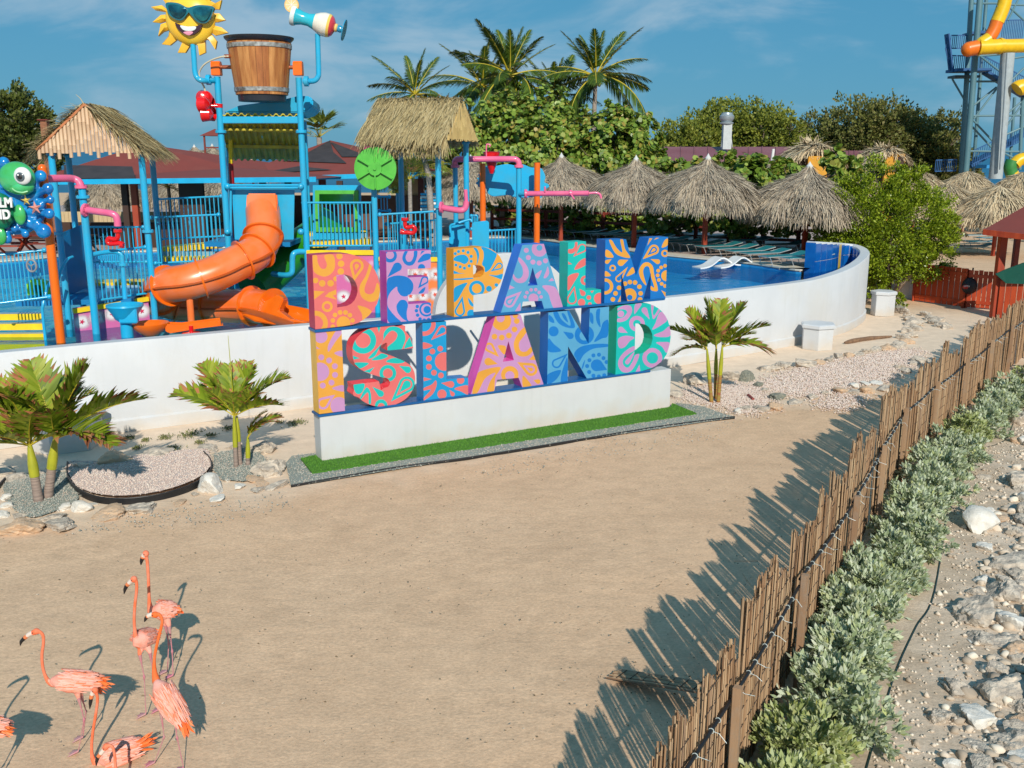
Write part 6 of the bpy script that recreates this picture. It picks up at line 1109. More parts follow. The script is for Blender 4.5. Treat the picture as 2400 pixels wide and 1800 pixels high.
for i, (u, v, y, sc) in enumerate(((2222, 432, 60, 1.05), (2345, 436, 58, 1.1), (2150, 400, 72, 1.1), (2270, 402, 76, 1.05), (2060, 400, 70, 1.1), (2400, 404, 74, 1.0), (1985, 412, 66, 1.0))): palapa(['tan spiky palapa on the beach right of the bush', 'tan palapa at the right edge above the kiosk', 'tan palapa behind the top of the bush', 'tan palapa in front of the slide tower', 'tan palapa behind the big bush', 'tan palapa below the yellow slide at the right edge', 'tan palapa left of the big bush top'][i], u, v, y, 0., sc, True, 'tan palapas on the beach')
def hut(label, u0, u1, vt, vb, y, z0, z_w):
    a, c_ = W(u0, vb, y), W(u1, vb, y); apx = W((u0+u1)/2+ (u1-u0)*.12, vt, y); w = c_.x-a.x; t = thing('thatched_hut', label, 'hut', ((a.x+c_.x)/2, y, z0), 'thatched huts beyond the palapas'); n = 9000; P = []; D = []
    for i in range(n):
        s = R_(-1, 1); yy = R_(0, 4.5); h = (1-abs(s)**1.5)*(apx.z-a.z); P.append(((a.x+c_.x)/2+s*w/2, y+yy*.8, a.z+h+R_(0, .1))); D.append((s*1.3, -.35 if yy < .5 else 0, -abs(s)*.9-.1))
    strands('thatch', P, D, .7, .05, MATS['tan_thatch'], t, sag=.2, jit=.16); b = MB(); pr = [(s*w/2*.95, (1-abs(s)**1.5)*(apx.z-a.z)-.15) for s in np.linspace(-1, 1, 15)]; b.prism(pr, ((a.x+c_.x)/2, y+.5, a.z), (1, 0, 0), (0, 0, 1), (0, 1, 0), 3.2); b.build('roof_core', thatch_in, t)
    MB().box(((a.x+c_.x)/2+w*.06, y-.1, (z0+a.z+.9)/2), (w*.42, .3, a.z+.9-z0)).build('wall', mat('ochre_hut_wall', (.62, .30, .03), .8), t); MB().box(((a.x+c_.x)/2+w*.18, y-.28, (z0+a.z+.7)/2), (w*.14, .1, a.z+.7-z0)).build('doorway', dark_wood, t)  # doorway is a solid dark panel standing in for the shade inside
hut('larger thatched hut with an ochre wall and dark doorway', 1828, 2005, 340, 402, 60, 0, 2); hut('smaller thatched hut with an arched thatch edge further right', 2032, 2142, 350, 392, 68, 0, 2)

# ------------------------------------------------------------------ sea grapes, bush, woods
def B_(u, v, y, r, f=1.): p = W(u, v, y); return (p.x, p.y, p.z, r, f)
tree('sea_grape_tree', 'broad sea grape tree with round leaves right of the straw roof', (W(1180, 500, 51).x, 51, 1.9), [B_(1180, 320, 51, 1.9), B_(1090, 340, 51, 1.6), B_(1275, 290, 51.5, 1.7), B_(1240, 350, 50, 2.0), B_(1330, 335, 50.5, 1.7), B_(1060, 380, 50.5, 1.5), B_(1150, 400, 50, 1.8), B_(1300, 395, 49.5, 1.7), B_(1210, 255, 51.5, 1.0), B_(1130, 275, 51, 1.0)], 21000, .20, .95, lf_grape, 'sea grape trees behind the palapas', hexa=True, r0=.2)
tree('sea_grape_tree', 'sea grape tree with upright tips below the right coconut palm', (W(1450, 500, 50).x, 50, 1.9), [B_(1440, 330, 50, 1.6), B_(1445, 275, 50, .8), B_(1500, 320, 50, 1.2), B_(1400, 385, 49.5, 1.7), B_(1495, 395, 49.5, 1.5), B_(1545, 400, 49, 1.0), B_(1370, 320, 50.5, 1.2), B_(1470, 430, 49, 1.6), B_(1500, 290, 50, .6)], 15000, .20, .95, lf_grape, 'sea grape trees behind the palapas', hexa=True, r0=.18, seed=4)
tree('sea_grape_tree', 'leafy low sea grape with big pale leaves between the two right palapas', (W(1760, 520, 45).x, 45, 1.9), [B_(1700, 405, 45, .9), B_(1745, 408, 45, 1.0), B_(1800, 425, 44.5, .95), B_(1665, 425, 45.5, .8), B_(1850, 430, 44, 1.0), B_(1760, 440, 44, 1.3), B_(1640, 430, 45, 1.1), B_(1960, 400, 42, .8), B_(2000, 390, 42, .5)], 9500, .25, .95, lf_grape, 'sea grape trees behind the palapas', hexa=True, r0=.14, seed=5)
for i, (u0, u1, y) in enumerate(((1170, 1330, 51.5), (1340, 1520, 49), (1530, 1700, 46), (1710, 1880, 44))):
    bl_ = [B_(u0+(u1-u0)*(k+.5)/5, R_(480, 515), y+R_(-.5, .5), R_(.8, 1.05)) for k in range(5)]; tree('understorey_shrub', ['shaded shrub beneath the broad sea grape behind the first loungers', 'shaded shrub behind the loungers left of the letter M palapa', 'shaded shrub behind the loungers under the split palapa', 'shaded shrub behind the last loungers near the blue tiled wall'][i], ((W(u0, 500, y).x+W(u1, 500, y).x)/2, y, 1.9), bl_, 5200, .2, .9, lf_grape, 'shaded shrubs behind the loungers', hexa=True, r0=.09, cat='shrub', seed=i)  # dense shrubs added to darken the space behind the loungers
ty = 39.6
tree('round_bush_tree', 'big rounded glossy green bush with a leaning bare trunk beside the curved wall', tuple(W(2090, 700, 40.2)), [B_(2070, 520, ty, 1.55), B_(1990, 500, ty, 1.2), B_(2150, 520, ty, 1.3), B_(2060, 440, ty, 1.0), B_(2000, 590, ty-.3, 1.1), B_(2085, 590, ty-.3, 1.15), B_(2175, 590, ty, 1.1), B_(1950, 570, ty, .8), B_(2130, 440, ty, .8), B_(2200, 540, ty, .7), B_(1945, 480, ty, .6), B_(2050, 640, ty-.2, .6), B_(1925, 560, ty-.2, .45), B_(2120, 405, ty, .4), B_(2010, 430, ty, .5), B_(2190, 610, ty, .5), B_(2100, 400, ty, .35)], 62000, .115, .5, lf_bush, r0=.11, shell=.74, clump=85, spread=.10)
bt = [o for o in bpy.data.objects if o.name == 'round_bush_tree'][0]; MB().tube(smoothpts([G(2088, 702), W(2110, 668, 39.8), W(2150, 625, 39.3), W(2165, 590, 39.4)], 4), [.15, .14, .13, .12, .11, .11, .10, .10, .09, .08, .08, .07, .06], 9).build('leaning_limb', mat('pale_bare_bark', (.42, .34, .27), .9, (.3, .24, .19), ns=6, bump=.4), bt, smooth=True)
tree('creeping_shrub', 'small green shrub creeping from the foot of the bush trunk over the stones', tuple(W(2090, 712, 38.8)), [B_(2060, 690, 38.8, .45, .6), B_(2095, 697, 38.6, .4, .6), B_(2115, 712, 38.2, .2, .6)], 1800, .1, .5, lf_bush, cat='shrub', r0=.03)
rndt = random.Random(5)
for i, (u, v, r, lm, n) in enumerate(((1600, 305, 3.1, lf_far, 8500), (1660, 290, 3.3, lf_far, 9000), (1725, 275, 3.9, lf_far, 12000), (1790, 290, 3.6, lf_far, 10000), (1850, 315, 2.9, lf_far, 8000), (1930, 300, 3.6, lf_far2, 9500), (2000, 285, 4.2, lf_far2, 11500), (2075, 285, 4.3, lf_far2, 12000), (2140, 305, 4.0, lf_far2, 10500), (2200, 330, 3.4, lf_far2, 9500), (1555, 330, 2.6, lf_far, 7000), (2245, 360, 2.5, lf_far2, 5000))):
    y = 98+(i % 3)*2.5; r *= .86; c = W(u, v+38, y); bl_ = [(c.x, c.y, c.z, r)]+[(c.x+rndt.uniform(-1, 1)*r*.9, c.y+rndt.uniform(-1, .3)*r*.6, c.z+rndt.uniform(-.9, .35)*r, r*rndt.uniform(.4, .65)) for k in range(7)]+[(c.x+rndt.uniform(-.6, .6)*r, c.y-.5, c.z-r*1.2, r*.8)]
    t = tree('wood_tree', '%s tree of the skyline wood, %s' % (('green', 'yellow-green', 'full green')[i % 3] if lm is lf_far else ('olive', 'brownish', 'dark olive')[i % 3], ('at its left slope', 'left of the vent chimney', 'behind the vent chimney', 'right of the vent chimney', 'at the dip between both rises', 'at the start of the right rise', 'left of the highest point of the right rise', 'at the top of the right rise', 'above the small thatched hut', 'falling towards the slide tower', 'at the far left end behind the sea grape', 'beside the slide tower foot')[i]), (c.x, c.y, 0), bl_, int(n*1.6), .30, .66, lm, 'trees of the wood on the skyline', r0=.3, seed=i)
for i, (u, v, r, n) in enumerate(((30, 290, 1.7, 8500), (-30, 330, 2.0, 7000), (70, 350, 1.3, 6500))):
    y = 50; c = W(u, v, y); bl_ = [(c.x, c.y, c.z, r)]+[(c.x+rndt.uniform(-1, 1)*r*.8, c.y, c.z+rndt.uniform(-1, .6)*r, r*rndt.uniform(.35, .6)) for k in range(8)]; tree('dark_broadleaf_tree', ['dark green tree rising at the left edge behind the thatched gable', 'dark tree partly cut by the left edge of the photo', 'lower dark tree next to the left gable thatch'][i], (c.x, c.y, 1.9), bl_, n, .22, .6, mat('dark_olive_leaf', (.07, .1, .02), .5, island=((.03, .045, .01), (.07, .10, .015), (.13, .16, .03), (.17, .18, .04)), trans=.2), 'trees at the left edge', r0=.2, seed=i+3)

# ------------------------------------------------------------------ loungers
def lounger0():
    t = thing('sun_lounger', 'teal sun lounger', 'sun lounger', (0, 0, 0)); L_ = 1.95; w = .31
    b = MB(); b.box((L_*.36, 0, .36), (L_*.72, w*1.86, .022)); b.build('seat_sling', teal_fab, t); b = MB(); b.box((L_*.86, 0, .40), (L_*.30, w*1.86, .022), M=Matrix.Rotation(-.25, 3, 'Y')); b.build('back_sling', teal_fab, t)
    b = MB()
    for s in (-1, 1): b.tube([(0, s*w, .35), (L_*.72, s*w, .35), (L_, s*w, .46)], .017, 6)
    b.tube([(0, -w, .35), (0, w, .35)], .017, 6); b.build('frame', alu, t, smooth=True)
    for x in (.12, 1.35):
        b = MB(); b.tube(smoothpts([(x-.08, -w, .35), (x, -w*1.03, .2), (x+.03, -w*1.05, .015), (x+.03, w*1.05, .015), (x, w*1.03, .2), (x-.08, w, .35)], 3), .014, 6); b.build('leg', alu, t, smooth=True)
    return t
L0 = lounger0(); used = False
spots = [(1168, 549), (1200, 551), (1235, 553), (1266, 555), (1294, 557), (1333, 561), (1372, 565), (1408, 568), (1447, 572), (1486, 577), (1524, 582), (1562, 587), (1597, 592), (1636, 598), (1671, 604), (1708, 610), (1742, 616), (1788, 624), (1838, 628)]
where = ['left of the right orange pole', 'beneath the leftmost palapa', 'behind the right orange pole foot', 'just right of the right orange pole', 'before the second palapa post', 'under the second palapa', 'right of the second palapa post', 'above the letter L gap', 'between second and third palapa', 'behind the left top of the letter M', 'behind the middle of the letter M', 'just right of the letter M', 'before the red post of the split palapa', 'to the right of the red post', 'above the two white pool loungers', 'second to the right of the red post', 'third to the right of the red post', 'fourth to the right of the red post', 'next to the blue tiled wall']
front = []
for i, (u, v) in enumerate(spots):
    g_ = G(u, v, 1.9); lab = 'teal front row sun lounger, '+where[i]
    if not used: L0.location = g_; L0.rotation_euler = (0, 0, .40); L0['label'] = lab; L0['group'] = 'teal sun loungers by the pool'; used = True
    else: dup(L0, g_, .40+R_(-.05, .05), lab, 'teal sun loungers by the pool')
    if i % 2 == 0 and 1 < i < 15: dup(L0, g_+Vector((2.5, 1.6, 0)), .4+R_(-.05, .05), 'teal second row lounger, behind the one '+where[i], 'teal sun loungers by the pool')
for i, (u, v) in enumerate(((2240, 592), (2262, 581), (2285, 571), (2320, 560), (2355, 556), (2250, 565), (2300, 548), (2390, 566))):
    g_ = G(u, v, 0); dup(L0, g_, .15+R_(-.1, .1), 'teal sun lounger on the sand by the bush, '+('nearest the wooden gate', 'second from the gate', 'third from the gate', 'under the tan palapa post', 'right of the tan palapa post', 'half behind the bush', 'furthest on the beach', 'nearest the kiosk roof')[i], 'teal sun loungers on the beach', scale=1.15)
for i, u in enumerate((240, 300, 345)): dup(L0, G(u, 572, 1.9), .1, 'teal sun lounger behind the left platform railing, '+('left one', 'middle one', 'right one')[i], 'teal sun loungers behind the left tower')
for i, (u, v) in enumerate(((1642, 629), (1690, 628))):
    a = G(u, v, 1.80); ex_ = Vector((.93, .36, 0)); ey_ = Vector((-.36, .93, 0)); b = MB(); pr = [(s*1.75, .02+.32*math.exp(-((s-.55)/.22)**2)+.05*s) for s in np.linspace(0, 1, 15)]; pr = pr+[(x, z-.05) for x, z in reversed(pr)]
    b.prism(pr, a, ex_, (0, 0, 1), ey_, .6); tag(b.build('pool_lounger', white_paint, smooth=True, bevel=0), ('left' if i == 0 else 'right')+' of the two white moulded wave loungers in the shallow water', 'pool lounger', 'white moulded loungers in the pool')
# dark red timber rail fence behind the palapas
t = thing('timber_rail_fence', 'dark red timber rail fence running behind the palapas', 'fence', (8, 46, 1.9), None); A_ = W(1153, 489, 51); A_.z = 3.1; B2 = W(1960, 520, 42.5); B2.z = 3.1
for z in (3.1, 2.65, 2.2): MB().bar(Vector((A_.x, A_.y, z)), Vector((B2.x, B2.y, z)), .06, .13).build('rail', redwood_d, t)
for k in range(12): p = A_.lerp(B2, k/11); MB().box((p.x, p.y, 2.5), (.14, .14, 1.3), rz=.4).build('post', redwood_d, t)

# ------------------------------------------------------------------ buildings
def prism_roof(name, t, pts, m): b = MB(); b.add(pts[0], pts[1]); return b.build(name, m, t, fix=True)
t = thing('pool_bar', 'long low red-brown roofed pool bar with a bright blue gutter and black membrane panels', 'building', (-11, 42, 1.9)); y0 = 40; ze = 4.82
xa, xb = X(60, y0, ze), X(742, y0, ze); xm = X(350, 45, 7); pk = W(338, 338, 46); v_ = [(xa, y0, ze), (xb, y0, ze+.12), (xb, y0+11, ze), (xa, y0+11, ze), tuple(pk), (X(548, 46, 5.3), 46, W(548, 393, 46).z)]
prism_roof('roof', t, (v_, [(0, 1, 5, 4), (1, 2, 5), (2, 3, 4, 5), (3, 0, 4), (0, 3, 2, 1)]), roof_red)
MB().bar((xa, y0-.06, ze-.02), (xb, y0-.06, ze+.10), .12, .2).build('gutter', mat('bright_blue_gutter', (.008, .38, .66), .4), t)
n_ = Vector(((0), -(pk.z-ze), (46-y0))); sl = (pk.z-ze)/(46-y0)
def on(u, f, lift=.03): y = y0+f*(46-y0); zt = ze+f*(pk.z-ze); return Vector((X(u, y, zt), y, zt+lift))
b = MB(); b.add([on(150, .06), on(318, .06), on(310, .36), on(150, .40)], [(0, 1, 2, 3)]); b.build('membrane_panel', roof_black, t, fix=False)
for u in (300, 322, 455, 680, 800): p = X(u, y0+1.5, 3); MB().box((p, y0+1.5, (1.9+ze)/2), (.24 if u != 455 else 1.0, .24, ze-1.9)).build('column', dark_wood if u != 322 else redwood, t)
MB().box((X(400, 46, 3), 47.5, 2.3), (16, .3, .8)).build('counter', dark_wood, t)
MB().box(((xa+xb)/2, 43.5, 1.9+.5), (7, .5, 1.0)).build('counter', dark_wood, t)
t = thing('restaurant', 'red and black roofed open restaurant with pyramid roof behind the green slide', 'building', (-7.5, 50, 1.9)); y0 = 46; ze = 4.75; xa, xb = X(520, y0, ze), X(1022, y0, ze); pk2 = W(774, 329, 52)
v_ = [(xa, y0, ze), (xb, y0, ze+.3), (xb+.5, y0+12, ze+.3), (xa, y0+12, ze), tuple(pk2)]; prism_roof('roof', t, (v_, [(0, 1, 4), (1, 2, 4), (2, 3, 4), (3, 0, 4), (0, 3, 2, 1)]), roof_red)
MB().bar((xa, y0-.06, ze-.04), (xb, y0-.06, ze+.26), .12, .2).build('gutter', MATS['bright_blue_gutter'], t)
a, c_, d_ = Vector(v_[0]), Vector(v_[1]), Vector(v_[4])
def tri(s, f, l=.04): base = a.lerp(c_, s); return base.lerp(d_, f)+Vector((0, -.03, l))
b = MB(); b.add([tri(.12, .1), tri(.52, .14), tri(.3, .26)], [(0, 1, 2)]); b.build('membrane_panel', roof_black, t, fix=False); b = MB(); b.add([tri(.1, .42), tri(.62, .30), tri(.55, .62), tri(.5, .98), tri(.2, .6)], [(0, 1, 2, 3, 4)]); b.build('membrane_panel', roof_black, t, fix=False); b = MB(); b.add([tri(.62, .48), tri(.86, .46), tri(.6, .92), tri(.55, .9)], [(0, 1, 2, 3)]); b.build('membrane_panel', roof_black, t, fix=False)
for u in (620, 760, 880, 988): p = X(u, y0+1, 3); MB().box((p, y0+1, 3.3), (.26, .26, 2.9)).build('column', redwood_d, t)
MB().box(((xa+xb)/2, y0+3, 2.9), (9.0, .4, 2.0)).build('back_wall', mat('dark_brown_wall', (.14, .07, .05), .8), t)  # back wall in one plain dark brown
MB().box((X(960, 49, 3), 49, 3.4), (1.2, .2, 2.6)).build('pillar', mat('peach_plaster', (.62, .36, .18), .8), t)
t = thing('lookout_gazebo', 'small red-brown lookout gazebo on posts beyond the roofs', 'gazebo', (W(487, 356, 75).x, 75, 1.9)); a = W(467, 318, 75); c_ = W(520, 318, 75); ap = W(503, 302, 76); prism_roof('roof', t, ([tuple(a), tuple(c_), (c_.x, 78, c_.z), (a.x, 78, a.z), tuple(ap)], [(0, 1, 4), (1, 2, 4), (2, 3, 4), (3, 0, 4), (0, 3, 2, 1)]), roof_red)
for x in (a.x+.3, c_.x-.1): MB().box((x, 75.2, (1.9+a.z)/2), (.12, .12, a.z-1.9)).build('post', redwood_d, t)
MB().bar((a.x+.3, 75.2, W(480, 346, 75).z), (c_.x, 75.2, W(480, 346, 75).z), .1, .1).build('rail', redwood_d, t)
t = thing('brick_chimney', 'small brown brick chimney with flat cap left of the thatched gable', 'chimney', (W(104, 330, 44).x, 44, 1.9)); c = W(104, 281, 44); MB().box((c.x, c.y, (1.9+c.z)/2), (.28, .28, c.z-1.9)).build('stack', mat('brown_brick', (.3, .12, .06), .8, (.2, .08, .04), ns=8), t); MB().box((c.x, c.y, c.z), (.45, .45, .05)).build('cap', redwood_d, t)
mauve = mat('mauve_red_metal_roof', (.24, .09, .10), .5, (.20, .06, .065), ns=.3)
for i, (u0, u1, vt, vb, y, lab) in enumerate(((1500, 1882, 344, 392, 78, 'long mauve-red metal roof with the vent chimney, left one'), (1930, 2075, 353, 395, 84, 'shorter dark red metal roof to the right of the thatched hut'))):
    a, c_, d_, e_ = W(u0, vb, y), W(u1, vb, y), W(u1, vt, y+6), W(u0, vt, y+6); t = thing('service_building', lab, 'building', ((a.x+c_.x)/2, y, 0)); b = MB(); b.add([a, c_, d_, e_, e_+Vector((0, 6, -1.6)), d_+Vector((0, 6, -1.6))], [(0, 1, 2, 3), (3, 2, 5, 4)]); b.build('roof', mauve, t, fix=False); MB().box(((a.x+c_.x)/2, y+6, a.z/2), (c_.x-a.x-.6, 11, a.z-.02)).build('wall', mat('grey_plaster', (.35, .33, .3), .8), t)
    for k in range(1, 12): p, q_ = a.lerp(c_, k/12), e_.lerp(d_, k/12); MB().bar(p+Vector((0, 0, .04)), q_+Vector((0, 0, .04)), .05, .05).build('roof_seam', mauve, t)
t = thing('vent_chimney', 'pale grey ventilation shaft with a round metal cowl on the mauve roof', 'ventilation shaft', tuple(W(1703, 345, 82))); a, c_ = W(1703, 350, 82), W(1703, 290, 82); MB().box((a+c_)/2, (.68, .68, (c_.z-a.z))).build('shaft', mat('pale_grey_metal', (.5, .54, .56), .5), t) if False else MB().box(tuple((a+c_)/2), (.68, .68, c_.z-a.z)).build('shaft', mat('pale_grey_metal', (.5, .54, .56), .5), t, bevel=.01)
MB().lathe([(.34, -.1), (.55, .0), (.56, .1), (.4, .15), (.5, .25), (.58, .4), (.58, .62), (.45, .72), (.42, .85), (.1, .9)], c_, 20).build('cowl', mat('galvanised_cowl', (.36, .42, .46), .4, metal=.4), t, smooth=True)
for s in (-1, 1): MB().bar(W(1703, 315, 82)+Vector((s*.35, 0, 0)), W(1703+s*13, 345, 82), .05, .05).build('stay', mat('pale_grey_metal', (.5, .54, .56), .5), t)
t = thing('flue_pipe', 'thin pale flue pipe in front of the mauve roof', 'pipe', tuple(W(1810, 390, 66))); MB().tube([W(1808, 390, 66), W(1813, 349, 66)], .09, 8).build('tube', white_paint, t)
# bamboo screen fence, white chairs, picnic tables on the deck
t = thing('bamboo_screen', 'low cream bamboo screen fence behind the bar', 'fence', (-20, 52, 1.9)); a, c_ = W(130, 490, 51), W(590, 488, 51)
for k in range(46): p = a.lerp(c_, k/46); q_ = a.lerp(c_, (k+.94)/46); b = MB(); b.bar(Vector((p.x, p.y, 2.45)), Vector((q_.x, q_.y, 2.45)), .05, 1.1); b.build('panel', mat('cream_reed_screen', (.55, .42, .25), .8, (.45, .33, .18), ns=8, stretch=(4, 4, .3)), t)
def chair(label, p, rz, m, grp):
    t = thing('deck_chair', label, 'chair', tuple(p), grp); R = Matrix.Rotation(rz, 3, 'Z'); P_ = lambda x, y, z: Vector(p)+R @ Vector((x, y, z)); MB().box(P_(0, 0, .38), (.5, .5, .05), rz=rz).build('seat', m, t); MB().box(P_(0, .24, .7), (.5, .05, .6), rz=rz).build('backrest', m, t)
    for sx in (-1, 1):
        for sy in (-1, 1): MB().box(P_(sx*.22, sy*.22, .19), (.05, .05, .38), rz=rz).build('leg', m, t)
for i, u in enumerate((200, 212, 226, 160, 240, 172, 420, 436)): p = G(u, 482, 2.0); chair('white deck chair '+('in the left group under the long roof', 'beside the low bamboo screen, left of the cabinet', 'facing the pool near the thatch fringe', 'by the left tree')[i % 4]+', '+('front' if i < 4 else 'rear')+' row', Vector((p.x, 49.5+(i % 2), 1.9)), i*.8, white_paint, 'white deck chairs beyond the bar')
def picnic(label, u, v, y, m):
    p = W(u, v, y); p.z = 1.9; t = thing('picnic_table', label, 'picnic table', tuple(p), 'dark picnic tables on the deck'); MB().box(p+Vector((0, 0, .74)), (1.6, .8, .06)).build('tabletop', m, t)
    for s in (-1, 1): MB().box(p+Vector((0, s*.75, .44)), (1.6, .28, .05)).build('bench', m, t); MB().bar(p+Vector((s*.6, -.8, .03)), p+Vector((s*.6, .35, .72)), .07, .07).build('leg', m, t); MB().bar(p+Vector((s*.6, .8, .03)), p+Vector((s*.6, -.35, .72)), .07, .07).build('leg', m, t)
picnic('dark picnic table between the left tower posts', 175, 560, 40.5, dark_wood); picnic('dark picnic table left of the white splash sign bubbles', 95, 560, 41, redwood_d); picnic('brown picnic table at the left edge of the deck', 20, 575, 40, redwood); picnic('dark picnic table beside the pineapple ornament', 975, 500, 44, dark_wood); picnic('dark bench table behind the green wheel railing', 905, 500, 43, dark_wood)
t = thing('slatted_box', 'blue and white slatted box beside the slim palm', 'crate', tuple(W(1008, 500, 46)))
for k in range(7): MB().box(W(1008, 455+k*7, 46), (.85, .4, .1)).build('slat', white_paint if k % 2 else blue, t)

# ------------------------------------------------------------------ slide tower (far right)
ty_ = 92; steel = mat('teal_grey_steel', (.10, .22, .27), .5, (.08, .18, .22), ns=.6); pale = mat('pale_grey_column', (.36, .42, .46), .5); navy = mat('royal_blue_rail', (.006, .085, .26), .5)
t = thing('slide_tower', 'tall steel water slide tower with blue stair platforms at the right edge', 'slide tower', tuple(W(2290, 425, ty_)[:2])+(0,))
def V_(x, y, dy=0.): return WZ('V', x, y, ty_+dy)
def col(x0, y0, x1, y1, r, m, dy=0., name='column'): MB().tube([V_(x0, y0, dy), V_(x1, y1, dy)], r, 12).build(name, m, t, smooth=True)
def down(x, y): p = V_(x, y); return p
for (x0, y0, x1, y1, r, m, dy) in ((490, -200, 385, 1560, .22, steel, 0), (570, -200, 425, 1560, .26, steel, -3), (625, -200, 490, 1560, .16, steel, 3), (800, 60, 900, -300, .14, steel, 3), (930, 860, 905, 1500, .16, steel, 0), (860, 860, 820, 1450, .14, steel, 3)): col(x0, y0, x1, y1, r, m, dy)
col(800, 470, 690, 1580, .56, pale, -5); col(800, 470, 735, 1500, .12, pale, -6, 'downpipe')
for (x0, y0, x1, y1) in ((385, 1025, 943, 1020), (370, 1335, 943, 1340), (420, 720, 700, 720), (300, 690, 520, 680), (400, 1010, 700, 770), (420, 1050, 700, 1350), (500, 1050, 720, 760), (310, 700, 450, 940), (490, 1060, 670, 1250), (690, 1250, 943, 900), (800, 1000, 943, 880), (480, 500, 760, 480), (560, 500, 740, 640), (820, 520, 943, 500), (800, 740, 943, 600), (500, 30, 800, 30), (810, 60, 943, 180), (810, 40, 943, 45), (800, 180, 890, 0), (760, 1350, 900, 1420), (760, 1200, 943, 1120)): MB().tube([V_(x0, y0), V_(x1, y1)], .09, 8).build('brace', steel, t, smooth=True)
def rails(x0, y0, x1, y1, h, n, dy=0., m=navy):
    a, c_ = V_(x0, y0, dy), V_(x1, y1, dy); 
    for z in (0, -h): MB().bar(a+Vector((0, 0, z)), c_+Vector((0, 0, z)), .08, .09).build('rail', m, t)
    f0 = None
    for k in range(n+1):
        p = a.lerp(c_, k/n)
        if f0 is None: f0 = MB().bar(p, p-Vector((0, 0, h)), .05, .05).build('baluster', m, t); p0 = p
        else: o = inst(f0, 'baluster', t); o.location = p-p0
rails(300, 312, 450, 312, 1.1, 9); rails(300, 490, 600, 500, 1.25, 18); rails(600, 500, 943, 680, 1.25, 20); rails(760, 180, 943, 175, 1.6, 12); rails(450, 290, 640, 262, 1.1, 10, 3); rails(262, 300, 300, 490, 1.2, 4); rails(165, 1415, 350, 1410, 1.0, 12); rails(500, 1330, 943, 1120, 1.2, 22)
b = MB(); b.bar(V_(300, 625), V_(600, 625), 2.4, .25); b.build('platform', navy, t); b = MB(); b.bar(V_(600, 640), V_(943, 850), 1.3, .22); b.build('stair_flight', navy, t); b = MB(); b.bar(V_(455, 1470, 2), V_(943, 1180, 2), 1.3, .3); b.build('stair_flight', navy, t)
b = MB(); b.bar(V_(262, 300), V_(300, 640), .9, .12); b.build('side_stair', navy, t); b = MB(); b.bar(V_(440, 300, 2), V_(640, 290, 2), 2.0, .2); b.build('platform', navy, t); MB().bar(V_(300, 680), V_(520, 680), 1.6, .2).build('platform_beam', mat('dark_steel', (.04, .07, .08), .5), t)
s2 = thing('tower_tube_slide', 'yellow and orange tube slide winding round the steel tower', 'slide', tuple(W(2360, 110, ty_-4))); yel = mat('slide_yellow_gelcoat', (.82, .50, .01), .35); oro = mat('slide_orange_gelcoat', (.78, .17, .01), .35)
def vt(pts, r, m, name='tube_section', dy=-4.): b = MB(); b.tube(smoothpts([V_(x, y, dy) for x, y in pts], 4), r, 16); b.build(name, m, s2, smooth=True)
vt([(800, -200), (775, 0), (745, 100), (705, 195)], 0.56, yel); vt([(703, 190), (680, 260), (635, 340)], 0.54, oro); vt([(450, 435), (500, 425), (540, 418)], 0.6, oro, dy=-5); MB().ell(V_(452, 436, -5), 0.6, 16, 10).build('bend', oro, s2, smooth=True); vt([(635, 345), (560, 395), (600, 415), (720, 408), (860, 405), (1100, 400)], 0.56, yel, dy=-5)
vt([(540, 418), (640, 415), (760, 405)], 0.6, yel, dy=-5.2); vt([(1100, 790), (990, 765), (905, 775), (880, 790)], 0.66, yel, dy=-6); vt([(700, 60), (780, 60)], .12, steel)
for x in (540, 720): MB().tube([V_(x, 418 if x == 540 else 408, -5.1), V_(x+14, 418 if x == 540 else 408, -5.1)], 0.68, 20).build('flange_ring', yel, s2, smooth=True)
vt([(1000, 1400), (910, 1410), (860, 1450)], 0.5, yel, dy=-10); vt([(840, 1420), (820, 1480), (835, 1540)], 0.5, mat('slide_green_gelcoat', (.04, .22, .05), .4), dy=-10); vt([(835, 1530), (865, 1600), (880, 1680)], 0.5, yel, dy=-10)
b = MB(); b.box(V_(620, 1470, 6), (5, 3, .3)); tag(b.build('blue_canopy', mat('bright_blue_canopy', (.01, .25, .6), .6), None), 'bright blue canopy at the foot of the slide tower', 'canopy')

# ------------------------------------------------------------------ red gate, kiosk, cabinet, shark bag
def U_(x, y, d): return WZ('U', x, y, d)
def plankfence(t, a, c_, zt, n, m, gap=.12, zb=.05):
    for k in range(n):
        p, q_ = a.lerp(c_, (k+gap/2)/n), a.lerp(c_, (k+1-gap/2)/n); h = zt*R_(.985, 1.01); MB().bar(Vector((p.x, p.y, (zb+h)/2)), Vector((q_.x, q_.y, (zb+h)/2)), .03, h-zb).build('plank', m, t)
    for z in (zb+.2, zt-.22): MB().bar(Vector((a.x, a.y, z))+Vector((0, -.035, 0)), Vector((c_.x, c_.y, z))+Vector((0, -.035, 0)), .035, .13).build('cross_rail', m, t)
    for p in (a, c_): MB().box((p.x, p.y+.06, zt/2), (.12, .1, zt)).build('post', m, t)
orw = mat('orange_red_stained_wood', (.50, .065, .012), .55, (.34, .035, .008), ns=2, bump=.2, bs=12, stretch=(2, 2, .3))
g0, g1, g2_ = G(2142, 706), G(2258, 722), G(2330, 727); t = thing('plank_gate', 'orange-red plank gate with gaps beside the white cabinet', 'gate', tuple((g0+g1)/2), 'orange-red plank gates'); plankfence(t, g0, g1, 1.55, 9, orw)
t = thing('plank_gate', 'orange-red plank gate with a black shark bag hung on it beside the kiosk', 'gate', tuple((g1+g2_)/2), 'orange-red plank gates'); plankfence(t, g1+Vector((.08, 0, 0)), g2_, 1.5, 6, orw)
